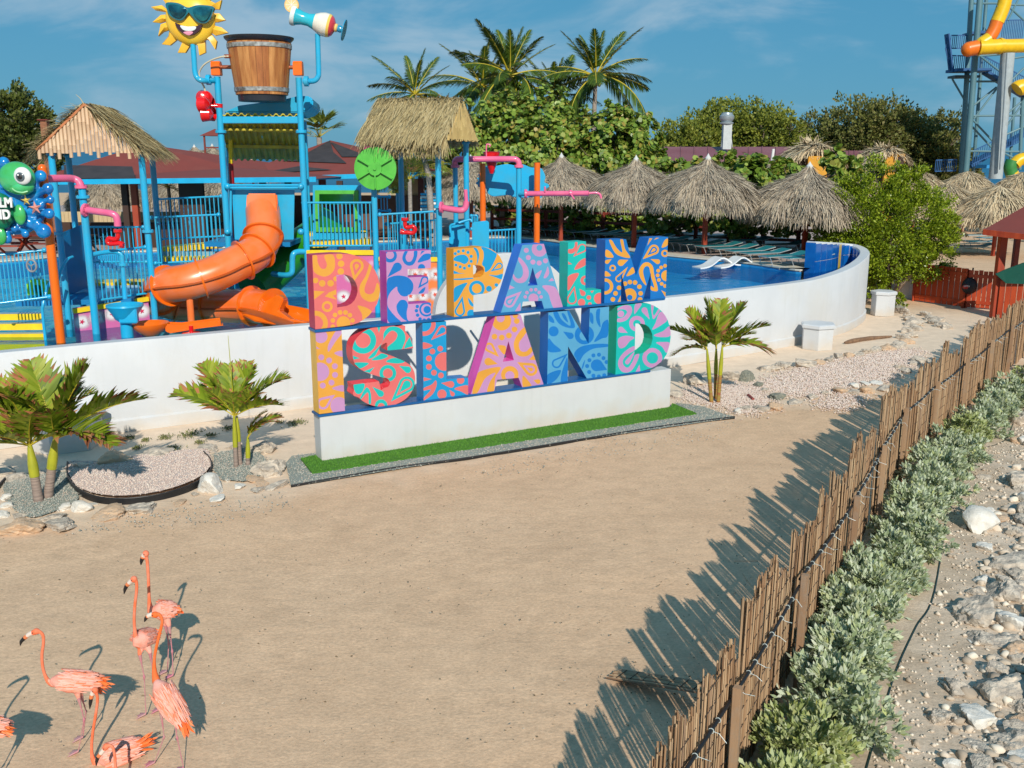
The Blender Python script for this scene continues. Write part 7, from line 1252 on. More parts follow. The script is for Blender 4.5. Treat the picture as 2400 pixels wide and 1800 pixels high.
a, c_ = G(2035, 680), G(2092, 694); t = thing('plank_fence', 'dark red plank fence between the curved wall and the bush', 'fence', tuple((a+c_)/2)); plankfence(t, a, c_, 1.5, 6, redwood)
t = thing('shark_bag', 'black bag with a toothy shark mouth hung on the plank gate', 'bag', tuple(W(2272, 672, 38.1))); c = W(2272, 670, 38.2); blk = mat('black_fabric', (.015, .016, .02), .6); MB().ell(c, (.30, .2, .32), 18, 12).build('body', blk, t, smooth=True); MB().tube([c+Vector((.05, 0, .25)), W(2281, 628, 38.4)], .03, 6).build('strap', blk, t)
MB().ell(c+Vector((-.2, -.12, -.02)), (.12, .1, .09), 12, 8).build('mouth', mat('mouth_red', (.4, .02, .02), .5), t, smooth=True)
for k in range(6): MB().lathe([(.018, 0), (0, -.06)], c+Vector((-.30+k*.04, -.21, .05-abs(k-2.5)*.008)), 5).build('tooth', white_paint, t)
t = thing('white_cabinet', 'white utility cabinet behind the bush trunk', 'cabinet', tuple(W(2115, 702, 40.9))); MB().box(W(2115, 667, 40.9), (.72, .5, 1.15)).build('body', white_paint, t, bevel=.015); MB().box(W(2115, 667, 40.62), (.6, .02, 1.0)).build('door', mat('off_white_door', (.66, .66, .64), .5), t)
b = MB(); a, c_ = W(2139, 620, 40.0), W(2215, 620, 39.6); b.prism([(0, 0), (1.25, .02), (1.1, -.62), (.0, -.55)], a+Vector((0, -.15, 0)), (1, -.12, 0), (0, 0, 1), (0, 1, 0), .02); tag(b.build('shade_cloth', mat('black_shade_cloth', (.012, .012, .014), .9)), 'black shade cloth draped over the left plank gate', 'cloth')
kt = thing('kiosk', 'red timber kiosk with red shingled roof and green side board at the right edge', 'kiosk', (18.6, 36.5, 0)); ez = 3.05
rv = [W(2306, 538, 36), W(2460, 556, 34), W(2560, 520, 40), W(2380, 512, 42)]; apx = W(2460, 450, 37.5); b = MB(); b.add([tuple(p) for p in rv]+[tuple(apx)], [(0, 1, 4), (1, 2, 4), (2, 3, 4), (3, 0, 4), (0, 3, 2, 1)]); b.build('roof', roof_red, kt)
for i in range(4): MB().bar(rv[i]+Vector((0, 0, -.09)), rv[(i+1) % 4]+Vector((0, 0, -.09)), .07, .2).build('fascia', orw, kt)
MB().box((W(2346, 600, 36).x, 36, 1.5), (.26, .26, 3.0)).build('corner_post', redwood, kt, bevel=.01); MB().box((W(2395, 600, 39).x, 39.5, 1.5), (.2, .2, 3.0)).build('corner_post', redwood_d, kt, bevel=.01)
a, c_ = Vector((W(2340, 700, 35.8).x, 35.8, 0)), Vector((W(2460, 700, 35).x, 34.8, 0)); 
for k in range(9): p, q_ = a.lerp(c_, (k+.05)/9), a.lerp(c_, (k+.95)/9); MB().bar(Vector((p.x, p.y, .72)), Vector((q_.x, q_.y, .72)), .04, 1.36).build('plank', orw, kt)
b = MB(); p = [U_(1912, 1235, 35.6), U_(1985, 1200, 35.5), U_(2172, 1130, 35.2), U_(2300, 1120, 35), U_(2300, 1330, 35), U_(2010, 1320, 35.5)]; b.v = [tuple(q_) for q_ in p]+[tuple(q_+Vector((0, .08, 0))) for q_ in p]; n = 6; b.f = [tuple(range(n)), tuple(range(2*n-1, n-1, -1))]+[(i, (i+1) % n, n+(i+1) % n, n+i) for i in range(n)]; b.m = [0]*8; b.build('side_board', mat('shaded_green_board', (.006, .09, .065), .5), kt)  # green board darkened: the shadow on it is put into its colour
# ------------------------------------------------------------------ rocks
def rock_mesh(seed, sub=3, angular=.8):
    rnd = random.Random(seed); bm = bmesh.new(); bmesh.ops.create_icosphere(bm, subdivisions=sub, radius=1); pl = []
    for i in range(13):
        n = Vector((rnd.gauss(0, 1), rnd.gauss(0, 1), rnd.gauss(0, .9))).normalized(); pl.append((n, rnd.uniform(.5, .88)))
    for v in bm.verts:
        d = v.co.normalized(); r = 1.1
        for n, h in pl:
            k = d.dot(n)
            if k > .05: r = min(r, h/k)
        q = noise.noise(d*2.3+Vector((seed*7.3, 0, 0)))*.12+(noise.noise(d*6+Vector((0, seed*3.1, 0)))*.07+noise.noise(d*15)*.035)*angular; v.co = d*(r+q)
    me = bpy.data.meshes.new('rock'); bm.to_mesh(me); bm.free(); me.polygons.foreach_set('use_smooth', [True]*len(me.polygons))
    try: me.set_sharp_from_angle(angle=math.radians(24))
    except Exception: pass
    return me
RK = {}
for mi, m in (('t', rockm), ('w', rock_w), ('o', rock_o), ('d', rock_d)):
    RK[mi] = []
    for s in range(4): me = rock_mesh(s+ord(mi), 4, .25 if mi == 'w' else 1.15); me.materials.append(m); RK[mi].append(me)
RNAME = {'t': 'tan and grey limestone', 'w': 'smooth white', 'o': 'ochre', 'd': 'dark grey'}
rc = 0
def rock(p, r, kind, label, group, flat=.7, name='rock'):
    global rc; rc += 1; o = bpy.data.objects.new(name, RK[kind][rc % 4]); COL.objects.link(o); o.location = (p[0], p[1], max(p[2], 0)+r*flat*.32); o.rotation_euler = (R_(-.2, .2), R_(-.2, .2), R_(0, 6.28)); r *= 1.3; o.scale = (r*R_(.9, 1.15), r*R_(.75, 1.0), r*flat)
    return tag(o, label, 'rock', group)
KR = [(1915, 830, 80, 't', .8, 'big tan boulder behind the middle palm'), (1960, 975, 105, 't', .8, 'largest tan boulder between the middle palm and the turf strip'), (1525, 1105, 92, 'w', .9, 'big pale angular stone between the crescent bed and middle palm'), (1638, 1062, 24, 'w', .6, 'small white pebble beside the big pale angular stone'), (1720, 1105, 50, 'w', .5, 'flat white stone in front of the grey gravel by the middle palm'),
      (1830, 1052, 72, 'o', .3, 'thin ochre slab leaning beside the flat white stone'), (1890, 1085, 60, 'o', .3, 'second ochre slab under the thin ochre slab'), (1560, 1195, 72, 'w', .25, 'long pale flake below the big pale angular stone'), (1405, 1165, 28, 't', .6, 'small stone touching the black edging at its right end'), (460, 1260, 72, 'w', .4, 'flat white stone left of the crescent bed'), (585, 1265, 66, 'w', .7, 'white wedge stone in front of the crescent bed'), (665, 1235, 36, 'w', .4, 'small white stone right of the white wedge stone'),
      (385, 1330, 100, 't', .3, 'long tan slab in front of the left palm gravel'), (790, 1300, 120, 'o', .35, 'large ochre slab below the crescent bed'), (1020, 1262, 110, 't', .4, 'grey flaky rock below the middle of the crescent bed'), (440, 1385, 115, 't', .45, 'grey rock in front of the long tan slab'), (180, 1400, 130, 'o', .55, 'big ochre boulder at the lower left of the beds'), (38, 1190, 50, 'w', .5, 'white stone at the left edge above the others'), (62, 1245, 48, 'w', .5, 'middle white stone at the left edge'), (25, 1312, 55, 'w', .45, 'lowest white stone at the left edge'), (145, 1318, 62, 't', .4, 'pale slab beside the lowest white stone'),
      (95, 1050, 75, 't', .5, 'tan rock behind the left palm gravel'), (600, 965, 90, 't', .5, 'tan rock at the back left of the crescent bed'), (820, 915, 125, 'o', .6, 'ochre mottled boulder behind the crescent bed'), (1130, 880, 100, 't', .5, 'grey-white rock behind the middle of the crescent bed'), (445, 985, 60, 't', .5, 'tan rock at the foot of the left palm shadow'), (1505, 835, 80, 't', .35, 'low pale rock behind the right end of the crescent bed'), (1995, 1100, 72, 't', .4, 'pale low rock in front of the largest tan boulder'), (1850, 1130, 52, 't', .4, 'small low stone below the ochre slabs'), (30, 1000, 90, 't', .5, 'low tan rock at the left edge behind the gravel'), (1290, 1225, 55, 'o', .3, 'small ochre stone at the right front of the crescent bed'), (330, 1010, 45, 't', .5, 'small stone between the two palm stems'), (1690, 820, 50, 't', .35, 'flat stone behind the middle palm stems')]
for x, y, r, k, f, lab in KR: p = GZ('K', x, y+r*f*.4); rock(p, r*.3255*p.y/2364, k, lab, 'rocks edging the gravel beds', f)
JR = [(225, 725, 92, 't', .75, 'round grey banded rock left of the right palm'), (530, 695, 85, 't', .6, 'pinkish tan boulder right of the right palm stems'), (655, 712, 62, 'd', .8, 'dark brown rock beside the pinkish tan boulder'), (745, 770, 46, 'd', .7, 'dark rock in the middle of the short stone row'), (800, 808, 40, 't', .6, 'grey stone at the end of the short stone row'), (900, 862, 76, 'd', .6, 'largest dark grey rock in front of the pink bed'), (890, 945, 70, 'o', .6, 'brown ochre rock just below the largest dark grey rock'), (1040, 915, 56, 't', .5, 'low grey rock right of the brown ochre rock'),
      (575, 985, 46, 'w', .6, 'white lumpy stone at the end of the black edging'), (645, 960, 50, 't', .5, 'grey stone beside the white lumpy stone'), (765, 960, 62, 't', .5, 'tan stone left of the brown ochre rock'), (90, 850, 62, 't', .5, 'tan rock behind the turf end'), (840, 635, 72, 't', .5, 'tan rock at the upper left of the pink bed'), (945, 610, 85, 't', .5, 'grey craggy rock at the back of the pink bed'), (1130, 598, 95, 't', .5, 'wide smooth grey rock at the back of the pink bed'), (1240, 590, 56, 'o', .6, 'pinkish ochre rock beside the wide smooth grey rock'), (1420, 815, 85, 'o', .35, 'buried ochre rock at the front of the pink bed'),
      (1525, 775, 52, 'w', .4, 'left of three white stones in front of the pink bed'), (1622, 758, 46, 'w', .4, 'middle of three white stones in front of the pink bed'), (1705, 752, 52, 'w', .4, 'right of three white stones in front of the pink bed'), (1770, 795, 62, 't', .5, 'tan rock below the right white stone')]
for x, y, r, k, f, lab in JR: p = GZ('J', x, y+r*f*.4); rock(p, r*.2893*p.y/2364, k, lab, 'rocks edging the pink shell bed', f)
ORD = ['first', 'second', 'third', 'fourth', 'fifth', 'sixth', 'seventh', 'eighth', 'ninth', 'tenth', 'eleventh', 'twelfth', 'thirteenth', 'fourteenth', 'fifteenth', 'sixteenth', 'seventeenth']
for x, y, r, k in ((1320, 570, 50, 't'), (1400, 543, 50, 't'), (1480, 533, 48, 'o'), (1550, 520, 40, 't'), (1620, 500, 50, 't'), (1700, 490, 44, 't'), (1790, 475, 52, 'o'), (1860, 470, 45, 't'), (1900, 455, 60, 't'), (1940, 420, 50, 'o'), (1930, 385, 50, 't'), (1985, 370, 50, 't'), (1970, 335, 52, 't'), (2020, 310, 50, 't'), (2000, 275, 58, 't'), (1990, 235, 52, 't'), (1960, 215, 46, 't'), (1920, 175, 60, 't'), (1880, 150, 50, 'd'), (1850, 122, 70, 't'), (1810, 100, 50, 'd'), (1900, 628, 40, 't'), (1950, 655, 42, 't'), (1890, 690, 32, 't'), (2060, 580, 60, 't'), (2010, 600, 40, 't'), (1190, 870, 40, 't'), (1300, 835, 40, 't'), (2110, 200, 50, 't'), (2150, 235, 50, 't'), (2190, 260, 60, 't'), (2230, 290, 55, 't'), (2270, 300, 50, 't'), (480, 800, 20, 't'), (1520, 830, 50, 't'), (1620, 810, 55, 'o')):
    sn_ = globals().get('sn_', -1)+1
    p = GZ('J', x, y+r*.2); rock(p, r*1.05*.2893*p.y/2364, k, '%s stone %s' % (RNAME[k].split(' limestone')[0], ['behind the pink bed, '+ORD[sn_]+' after the pinkish ochre rock' if sn_ < 8 else 'of the row curving to the bush, '+ORD[sn_-8]+' from the bend up' if sn_ < 21 else 'near the fence end of the pink bed, '+ORD[sn_-21] if sn_ < 26 else 'at the front of the pink bed, '+ORD[sn_-26]+' from the left' if sn_ < 28 else 'of the short row by the gate track, '+ORD[sn_-28]+' from the left'][0]), 'row of small stones curving to the bush', .6)
# driftwood
t_ = MB(); a, c_ = GZ('J', 1450, 425, .05), GZ('J', 1830, 375, .05); t_.tube(smoothpts([a, a.lerp(c_, .4)+Vector((0, .05, .02)), c_], 4), [.03, .07, .08, .075, .07, .08, .06, .05, .03], 8); tag(t_.build('driftwood', mat('grey_brown_driftwood', (.24, .14, .08), .9, (.14, .08, .05), ns=6, stretch=(.4, 3, 3)), smooth=True), 'brown stick of driftwood lying on the sand beside the curved wall', 'driftwood')
a = GZ('J', 670, 850, .05); c_ = GZ('J', 710, 885, .05); tag(MB().tube([a, c_], .04, 7).build('driftwood', mat('red_brown_wood', (.28, .06, .05), .8)), 'short red-brown piece of wood on the shell gravel by the right palm', 'driftwood')
# creeping weeds on the sand before the wall
P = []; D = []
for (x, y, r) in ((1370, 730, 70), (1520, 740, 35), (1190, 755, 45), (1230, 840, 55), (1050, 775, 30), (1440, 790, 30), (990, 830, 30), (2130, 650, 60), (2010, 645, 25), (930, 760, 30), (1650, 690, 40), (880, 770, 25)):
    c = GZ('K', x, y, .02); rr_ = r*.3255*c.y/2364
    for k in range(int(r*2.6)): P.append((c.x+random.gauss(0, rr_*.55), c.y+random.gauss(0, rr_*.8), .02)); D.append((R_(-1, 1), R_(-1, 1), R_(.1, .9)))
o = leaves('creeping_weeds', P, D, .06, .35, mat('weed_leaf', (.14, .16, .05), .7, island=((.08, .10, .03), (.18, .2, .06), (.3, .26, .12)))); o['kind'] = 'stuff'
# specks and twigs scattered on the sand
P = []; D = []
for k in range(2600):
    y = 9+18*random.random()**1.3; x = R_(-12, 9) if random.random() < .6 else fence_x(y)-abs(random.gauss(0, 1.4))-.3
    if x < fence_x(y)-.2 and y < 18.3+.575*(x+3.75): P.append((x, y, .03)); D.append((R_(-1, 1), R_(-1, 1), .15))
o = leaves('sand_litter', P, D, .035, .5, mat('dry_litter', (.2, .14, .08), .9, island=((.07, .05, .03), (.2, .14, .08), (.4, .3, .2), (.6, .5, .4)))); o['kind'] = 'stuff'

# ------------------------------------------------------------------ reed fence
FP = [(-.9, 3.0), (.62, 5.4), (1.99, 7.8), (3.27, 10.16), (4.73, 12.72), (5.99, 15.1), (7.26, 17.45), (8.75, 19.6), (10.38, 21.85), (12.02, 24.11), (13.61, 26.3), (15.3, 28.6), (17.1, 31.0), (19.0, 33.4)]
reedm = mat('split_reed', (.36, .22, .11), .75, island=((.16, .08, .045), (.32, .185, .10), (.42, .27, .16), (.54, .39, .24), (.27, .18, .13)), ns=2)
fence = thing('reed_fence', 'weathered reed screen fence with ragged tops, timber posts and black hose', 'fence', (FP[2][0], FP[2][1], 0))
wirem = mat('dark_binding_wire', (.05, .035, .025), .7); zipm = mat('pale_zip_tie', (.62, .72, .72), .4)
def reeds(name, a, ex, w, h, lean, n, parent, base_z=0., nrm=None, thick=.008, M=None, jag=.10):
    """bundle of thin reeds side by side from point a along ex"""
    nrm = nrm or Vector((-ex.y, ex.x, 0)); V = []; F = []; ph = R_(0, 9)
    for i in range(n):
        s = (i+.5)/n*w; hh = h+jag*math.sin(i*.12+ph)*.9+R_(-jag, jag*.5)*(1 if random.random() < .4 else .25); off = R_(-.02, .02); l = lean+R_(-.012, .012); b0 = a+ex*s+nrm*off+Vector((0, 0, base_z)); t0 = b0+ex*l*hh+nrm*R_(-.02, .03)+Vector((0, 0, hh)); md = b0.lerp(t0, .5)+nrm*R_(-.012, .012)
        r = thick*R_(.7, 1.35); o = len(V)
        for p in (b0, md, t0):
            for k in range(3): an = 2*PI*k/3+i; V.append(p+ex*math.cos(an)*r+nrm*math.sin(an)*r)
        for j in range(2):
            for k in range(3): F.append((o+j*3+k, o+j*3+(k+1) % 3, o+(j+1)*3+(k+1) % 3, o+(j+1)*3+k))
    o = np_mesh(name, [tuple(v) for v in V], F, reedm, parent)
    if M is not None: o.matrix_local = M
    b = MB(); z = .22
    while z < h-.05: b.tube([a+ex*(lean*z)+nrm*.022+Vector((0, 0, base_z+z)), a+ex*(w+lean*z)+nrm*.022+Vector((0, 0, base_z+z+R_(-.015, .015)))], .005, 3); b.tube([a+ex*(lean*z)-nrm*.022+Vector((0, 0, base_z+z)), a+ex*(w+lean*z)-nrm*.022+Vector((0, 0, base_z+z))], .005, 3); z += .2
    wv = b.build('binding_wire', wirem, o, fix=False); wv['kind'] = 'stuff'
    return o
rf = random.Random(11)
for i in range(len(FP)-1):
    a, c_ = Vector((*FP[i], 0)), Vector((*FP[i+1], 0)); ex_ = (c_-a).normalized(); nr_ = Vector((-ex_.y, ex_.x, 0)); L_ = (c_-a).length
    if i > 0:
        b = MB(); b.box((a.x, a.y, .70), (.078, .078, 1.42), rz=math.atan2(ex_.y, ex_.x)); b.build('post', wood, fence, bevel=.006)
    s = 0.
    while s < L_-.03:
        w = rf.choice((.16, .3, .45, .6, .8)) if i < 5 else rf.choice((.4, .6, .8)); w = min(w, L_-s); full = 1.74+.28*math.sin((i*2.2+s)*1.7)*.5+rf.uniform(-.16, .22)
        if i < 4 and rf.random() < .22: full -= rf.uniform(.15, .4)
        lean = rf.uniform(-.05, .07)
        reeds('reed_bundle', a+ex_*(s+.006)+nr_*(.13+rf.uniform(-.03, .05)), ex_, max(w-.012, .04), full, lean, max(4, int(w/(.0096 if i < 6 else .013))), fence, nrm=nr_, thick=.0085 if i < 6 else .011)
        s += w+(rf.uniform(.03, .09) if (i < 6 and rf.random() < .5) else 0)
    hz0, hz1 = 1.30+rf.uniform(-.05, .04), 1.30+rf.uniform(-.05, .04); p0, p1 = a+Vector((0, 0, hz0))+nr_*.055, c_+Vector((0, 0, hz1))+nr_*.055; mid = p0.lerp(p1, .5)-Vector((0, 0, .03))
    b = MB(); pts = smoothpts([p0, mid, p1], 8); b.tube(pts, .018, 8); b.build('hose', black, fence, smooth=True)
    for k in range(1, 9 if i < 7 else 6):
        f = k/9+rf.uniform(-.03, .03); q_ = p0.lerp(p1, f)-Vector((0, 0, .03*(1-(2*f-1)**2))); b = MB(); b.tube([q_+Vector((.024*math.cos(an)*nr_.x, .024*math.cos(an)*nr_.y, .024*math.sin(an))) for an in np.linspace(0, 2*PI, 9)], .0035, 4)
        if rf.random() < .55: b.tube([q_, q_-nr_*.07+Vector((rf.uniform(-.04, .04), 0, rf.uniform(-.05, .02))), q_-nr_*rf.uniform(.1, .16)+Vector((0, 0, rf.uniform(-.08, 0)))], .0028, 4)
        b.build('zip_tie', zipm, fence, fix=False)
a, c_ = GZ('O', 120, 1050, .06), GZ('O', 690, 1140, .30); ex_ = (c_-a).normalized(); side = ex_.cross(Vector((0, 0, 1))).normalized(); V = MB()
for k in range(34):
    o_ = side*(k/33-.5)*.26; V.tube([a+o_+ex_*R_(-.06, .05), a.lerp(c_, .5)+o_+Vector((0, 0, R_(-.01, .02))), c_+o_], .0085, 4)
fm = V.build('fallen_reed_mat', reedm, fix=False); tag(fm, 'strip of reed matting fallen from the fence onto the sand', 'reed mat'); 
b = MB()
for k in range(7): q_ = a.lerp(c_, (k+.5)/7)+Vector((0, 0, .014)); b.tube([q_-side*.11, q_+side*.11], .006, 4)
o = b.build('binding_wire', wirem, fm, fix=False); o['kind'] = 'stuff'
b = MB()
for x0, y0, x1, y1, z in ((555, 815, 720, 960, .4), (620, 740, 755, 950, .5), (690, 730, 780, 900, .5), (890, 318, 1040, 318, .9), (940, 400, 990, 470, .7)): b.tube([GZ('O', x0, y0, z*.3), GZ('O', x1, y1, z)], .005, 4)
o = b.build('loose_reeds', reedm, fence, fix=False); o['kind'] = 'stuff'

# ------------------------------------------------------------------ silver hedge, rubble bank, hose
def fx(y):
    for (x0, y0), (x1, y1) in zip(FP, FP[1:]):
        if y0 <= y <= y1: return x0+(x1-x0)*(y-y0)/(y1-y0)
    return FP[-1][0]
silver = mat('silver_green_leaf', (.30, .36, .22), .6, island=((.28, .36, .17), (.44, .52, .30), (.58, .66, .48), (.72, .76, .62), (.52, .56, .18)), trans=.25)
silver2 = mat('yellow_green_leaf', (.30, .36, .14), .55, island=((.20, .26, .07), (.36, .42, .14), (.50, .56, .26), (.64, .68, .46), (.46, .46, .10)), trans=.25)
where = ['at the bottom edge of the photo', 'beside the nearest fence post', 'just past the nearest fence post', 'before the second fence post', 'at the second fence post', 'past the second fence post', 'before the third fence post', 'at the third fence post', 'past the third fence post', 'before the fourth fence post', 'at the fourth fence post', 'before the fifth fence post', 'at the fifth fence post', 'past the fifth fence post', 'at the sixth fence post', 'past the sixth fence post', 'at the seventh fence post', 'at the eighth fence post', 'at the far end of the fence']
ys_ = [6.6, 7.6, 8.5, 9.4, 10.3, 11.2, 12.1, 13.0, 14.0, 15.0, 16.0, 17.0, 18.1, 19.2, 20.4, 21.6, 22.9, 24.3, 26.0]
for i, y in enumerate(ys_):
    r = .46+R_(-.04, .08)+(0 if i < 9 else .1); cx = fx(y-.4)+.74+R_(-.08, .1)+(.0 if i < 8 else .2*(i-8)/3); bl_ = [(cx, y, .32, r*.8)]+[(cx+R_(-.28, .3), y+R_(-.5, .5), R_(.2, .55), r*R_(.4, .6)) for k in range(6)]
    t = thing('silver_shrub', 'silvery green leathery shrub of the hedge, '+where[i], 'shrub', (cx, y, 0), 'silvery shrubs along the reed fence'); n = 6800 if i < 8 else 5000; P, D = blob_points(bl_, n, shell=.55); k_ = P[:, 2] > .02; leaves('foliage', P[k_], D[k_]+np.array([0, 0, .25]), .088, .42, silver2 if i in (1, 2, 13, 17) else silver, t, curl=.1)
    b = MB()
    for q_ in bl_: b.tube([(cx, y, 0), ((cx+q_[0])/2, (y+q_[1])/2, .12), (q_[0], q_[1], q_[2])], [.02, .014, .006], 5)
    b.build('stems', bark, t, fix=False)
hp = [GZ('L', 300, 1900, .02), GZ('L', 365, 1640, .02), GZ('L', 470, 1290, .02), GZ('L', 560, 1010, .02), GZ('L', 680, 750, .02), GZ('L', 800, 520, .02), G(2225, 1170, .02), G(2251, 1103, .02), G(2289, 1059, .02), G(2354, 1034, .02), G(2380, 985, .02), G(2430, 930, .02)]
tag(MB().tube(smoothpts(hp, 6), .022, 8).build('irrigation_hose', mat('dark_teal_hose', (.01, .03, .03), .4), smooth=True), 'dark irrigation hose lying between the silver hedge and the rubble bank', 'hose')
rub = [(p.x+.02, p.y) for p in hp]+[(22, 24), (16, 3), (3, 3)]
rub_full = [(fx(y)+.3, y) for y in (4.5, 7, 10, 13, 16, 19, 22, 25, 28)]+[(24, 28), (16, 3), (1.5, 3)]
sheet('rubble_ground', rub_full, .036, rubble)
pebbles('rubble_gravel', [p for p in rub if True], 26000, .008, .034, mat('limestone_chips', (.5, .45, .38), .9, island=((.34, .26, .19), (.56, .45, .34), (.74, .62, .50), (.82, .74, .62))), .04)
pebbles('rubble_stones', [p for p in rub if True], 2600, .03, .07, MATS['limestone_chips'], .05)
bm_ = bmesh.new(); bmesh.ops.create_icosphere(bm_, subdivisions=2, radius=1); iv = np.array([v.co[:] for v in bm_.verts]); jf = np.array([[v.index for v in f.verts] for f in bm_.faces]); bm_.free()
VV = []; FF = []; nb = 0; gy = random.Random(5)
while nb < 560:
    y = gy.uniform(7.4, 19); x = fx(y)+gy.uniform(1.75, 3.6); q_ = (x-fx(y)-1.65)/1.1
    if gy.random() > q_: continue
    r = gy.uniform(.04, .12); d = iv*np.array([gy.uniform(.8, 1.25), gy.uniform(.7, 1.1), gy.uniform(.5, .85)])*r
    for k in range(7): n_ = np.random.normal(0, 1, 3); n_ /= np.linalg.norm(n_); h_ = r*gy.uniform(.4, .75); dd = d @ n_; d -= np.outer(np.maximum(dd-h_, 0), n_)
    d += np.random.normal(0, r*.035, d.shape); VV.append(d+np.array([x, y, .04+r*.2])); FF.append(jf+nb*len(iv)); nb += 1
o = np_mesh('broken_rubble', np.concatenate(VV), np.concatenate(FF), MATS['limestone_chips']); o['kind'] = 'stuff'
LR = [('L', 1075, 60, 120, 'w', .75, 'big smooth pale boulder at the top of the rubble bank'), ('L', 1345, 340, 170, 't', .45, 'wide dark pitted rock at the right edge, upper one'), ('L', 1110, 440, 55, 'w', .8, 'small pale upright stone left of a split boulder'), ('L', 1265, 500, 115, 't', .8, 'tan split boulder right of the small pale upright stone'), ('L', 1045, 650, 175, 't', .6, 'large grey-topped boulder in the middle of the bank'), ('L', 1300, 700, 100, 'w', .85, 'pale angular block right of the large grey-topped boulder'), ('L', 1180, 685, 32, 'w', .8, 'small white stone wedged beside the pale angular block'), ('L', 1270, 840, 130, 't', .5, 'long grey rock below the pale angular block'), ('L', 1200, 965, 58, 't', .8, 'knobbly tan stone below the long grey rock'), ('L', 1310, 930, 62, 't', .8, 'knobbly stone at the right edge below the long grey rock'), ('L', 960, 1140, 100, 't', .75, 'leaning wedge rock with a sharp shadow'), ('L', 1280, 1130, 185, 't', .75, 'largest pitted grey boulder near the right edge'), ('L', 820, 1320, 92, 't', .8, 'upright grey rock casting a shadow on the sand'), ('L', 1095, 1320, 155, 'w', .55, 'broad pale slab rock below the largest pitted boulder'), ('L', 1330, 1460, 130, 't', .7, 'brown-grey boulder at the lower right edge'), ('L', 1140, 1520, 120, 't', .35, 'flat dark rock near the bottom right'), ('L', 1310, 1640, 120, 't', .6, 'pale rock in the bottom right corner'), ('L', 1055, 845, 48, 'w', .4, 'white flake stone left of the long grey rock'), ('L', 530, 1580, 62, 'o', .6, 'tan stone half buried by the hose at the bottom'), ('L', 900, 1400, 45, 't', .5, 'small brown stone left of the broad pale slab'), ('M', 1570, 960, 110, 't', .8, 'high boulder at the right edge by the hose bend'), ('M', 1570, 1400, 90, 't', .8, 'rough grey boulder at the right edge below the hose bend'), ('M', 1300, 1410, 62, 't', .35, 'thin tan slab casting a teal shadow'), ('M', 1560, 1130, 60, 'o', .7, 'brown boulder under the high boulder by the hose bend')]
for k, x, y, r, kd, f, lab in LR: p = GZ(k, x, y+r*f*.5); rock(p, r*ZN[k][2]*p.y/2364, kd, lab, 'boulders of the rubble bank', f)
rr2 = random.Random(21)
n_ = 0
while n_ < 195:
    y = rr2.uniform(7.6, 20); x = fx(y)+rr2.uniform(1.7, 4.0)
    if inpoly((x, y), rub) and rr2.random() < min(1, (x-fx(y)-1.5)/1.1): n_ += 1; k = rr2.choice('tttwto'); rs_ = rr2.uniform(.06, .13)+.16*rr2.random()**2*min(1.3, (x-fx(y)-1.4)/1.2); wi = min(range(len(ys_)), key=lambda q: abs(ys_[q]-y)); rock((x, y, .02), rs_, k, '%s %s rubble rock %s, %s' % ('small' if rs_ < .10 else 'medium' if rs_ < .15 else 'large', RNAME[k].split(' limestone')[0], 'near the hose' if x-fx(y) < 2.2 else 'mid bank' if x-fx(y) < 2.7 else 'far right', where[wi]), 'loose rocks of the rubble bank', rr2.uniform(.5, .85))

# ------------------------------------------------------------------ small palms at the wall
lf_p = mat('garden_palm_leaflet', (.16, .24, .03), .45, island=((.14, .21, .01), (.26, .36, .02), (.38, .46, .03), (.52, .54, .06)), trans=.35); lf_b = mat('burnt_leaf_tip', (.32, .12, .045), .8, island=((.18, .06, .03), (.36, .13, .05), (.50, .24, .09)))
gp = [holder(frond_mesh('garden_frond', .98, 36, .40, .07, dr, [lf_p, rachis_y, lf_b], vee=v_, tipbrown=tb, hang=h_, rr=.012, base_frac=.14, seg=4)) for dr, v_, tb, h_ in ((.4, .75, .38, .18), (.65, .75, .5, .25), (.95, .6, .95, .35))]
shaftm = mat('yellow_green_crownshaft', (.38, .38, .02), .45, (.30, .32, .02), ns=5); stemm = mat('ringed_grey_stem', (.34, .26, .22), .8, (.20, .15, .13), ns=3, stretch=(.3, .3, 22), lo=.45, hi=.55)
def garden_palm(label, k, stems, fronds, L_, rb, red=False):
    base = GZ(k, *stems[0][0]); t = thing('garden_palm', label, 'palm', tuple(base), 'small palms planted along the pool wall'); yy = base.y
    for (bx, by), (tx, ty__), ring in stems:
        a = GZ(k, bx, by); c = WZ(k, tx, ty__, a.y); mid = a.lerp(c, ring); b = MB(); b.tube([a, a.lerp(mid, .5), mid], [rb*1.15, rb*1.05, rb], 12); b.build('stem', mat('red_ringed_stem', (.30, .06, .03), .7, (.32, .30, .05), ns=2, stretch=(.3, .3, 14)) if red else stemm, t, smooth=True); b = MB(); b.tube(smoothpts([mid, mid.lerp(c, .6), c], 3), [rb*1.12, rb*1.15, rb*1.1, rb*.9, rb*.75, rb*.6, rb*.45], 12); b.build('crownshaft', shaftm, t, smooth=True)
    for (cx, cy, az, el, typ, s_) in fronds:
        c = WZ(k, cx, cy, yy); add_frond(gp[typ], t, c-Vector((0, 0, .03)), math.radians(az), math.radians(min(85, el+11)), R_(-.4, .4), L_*s_)
    return t
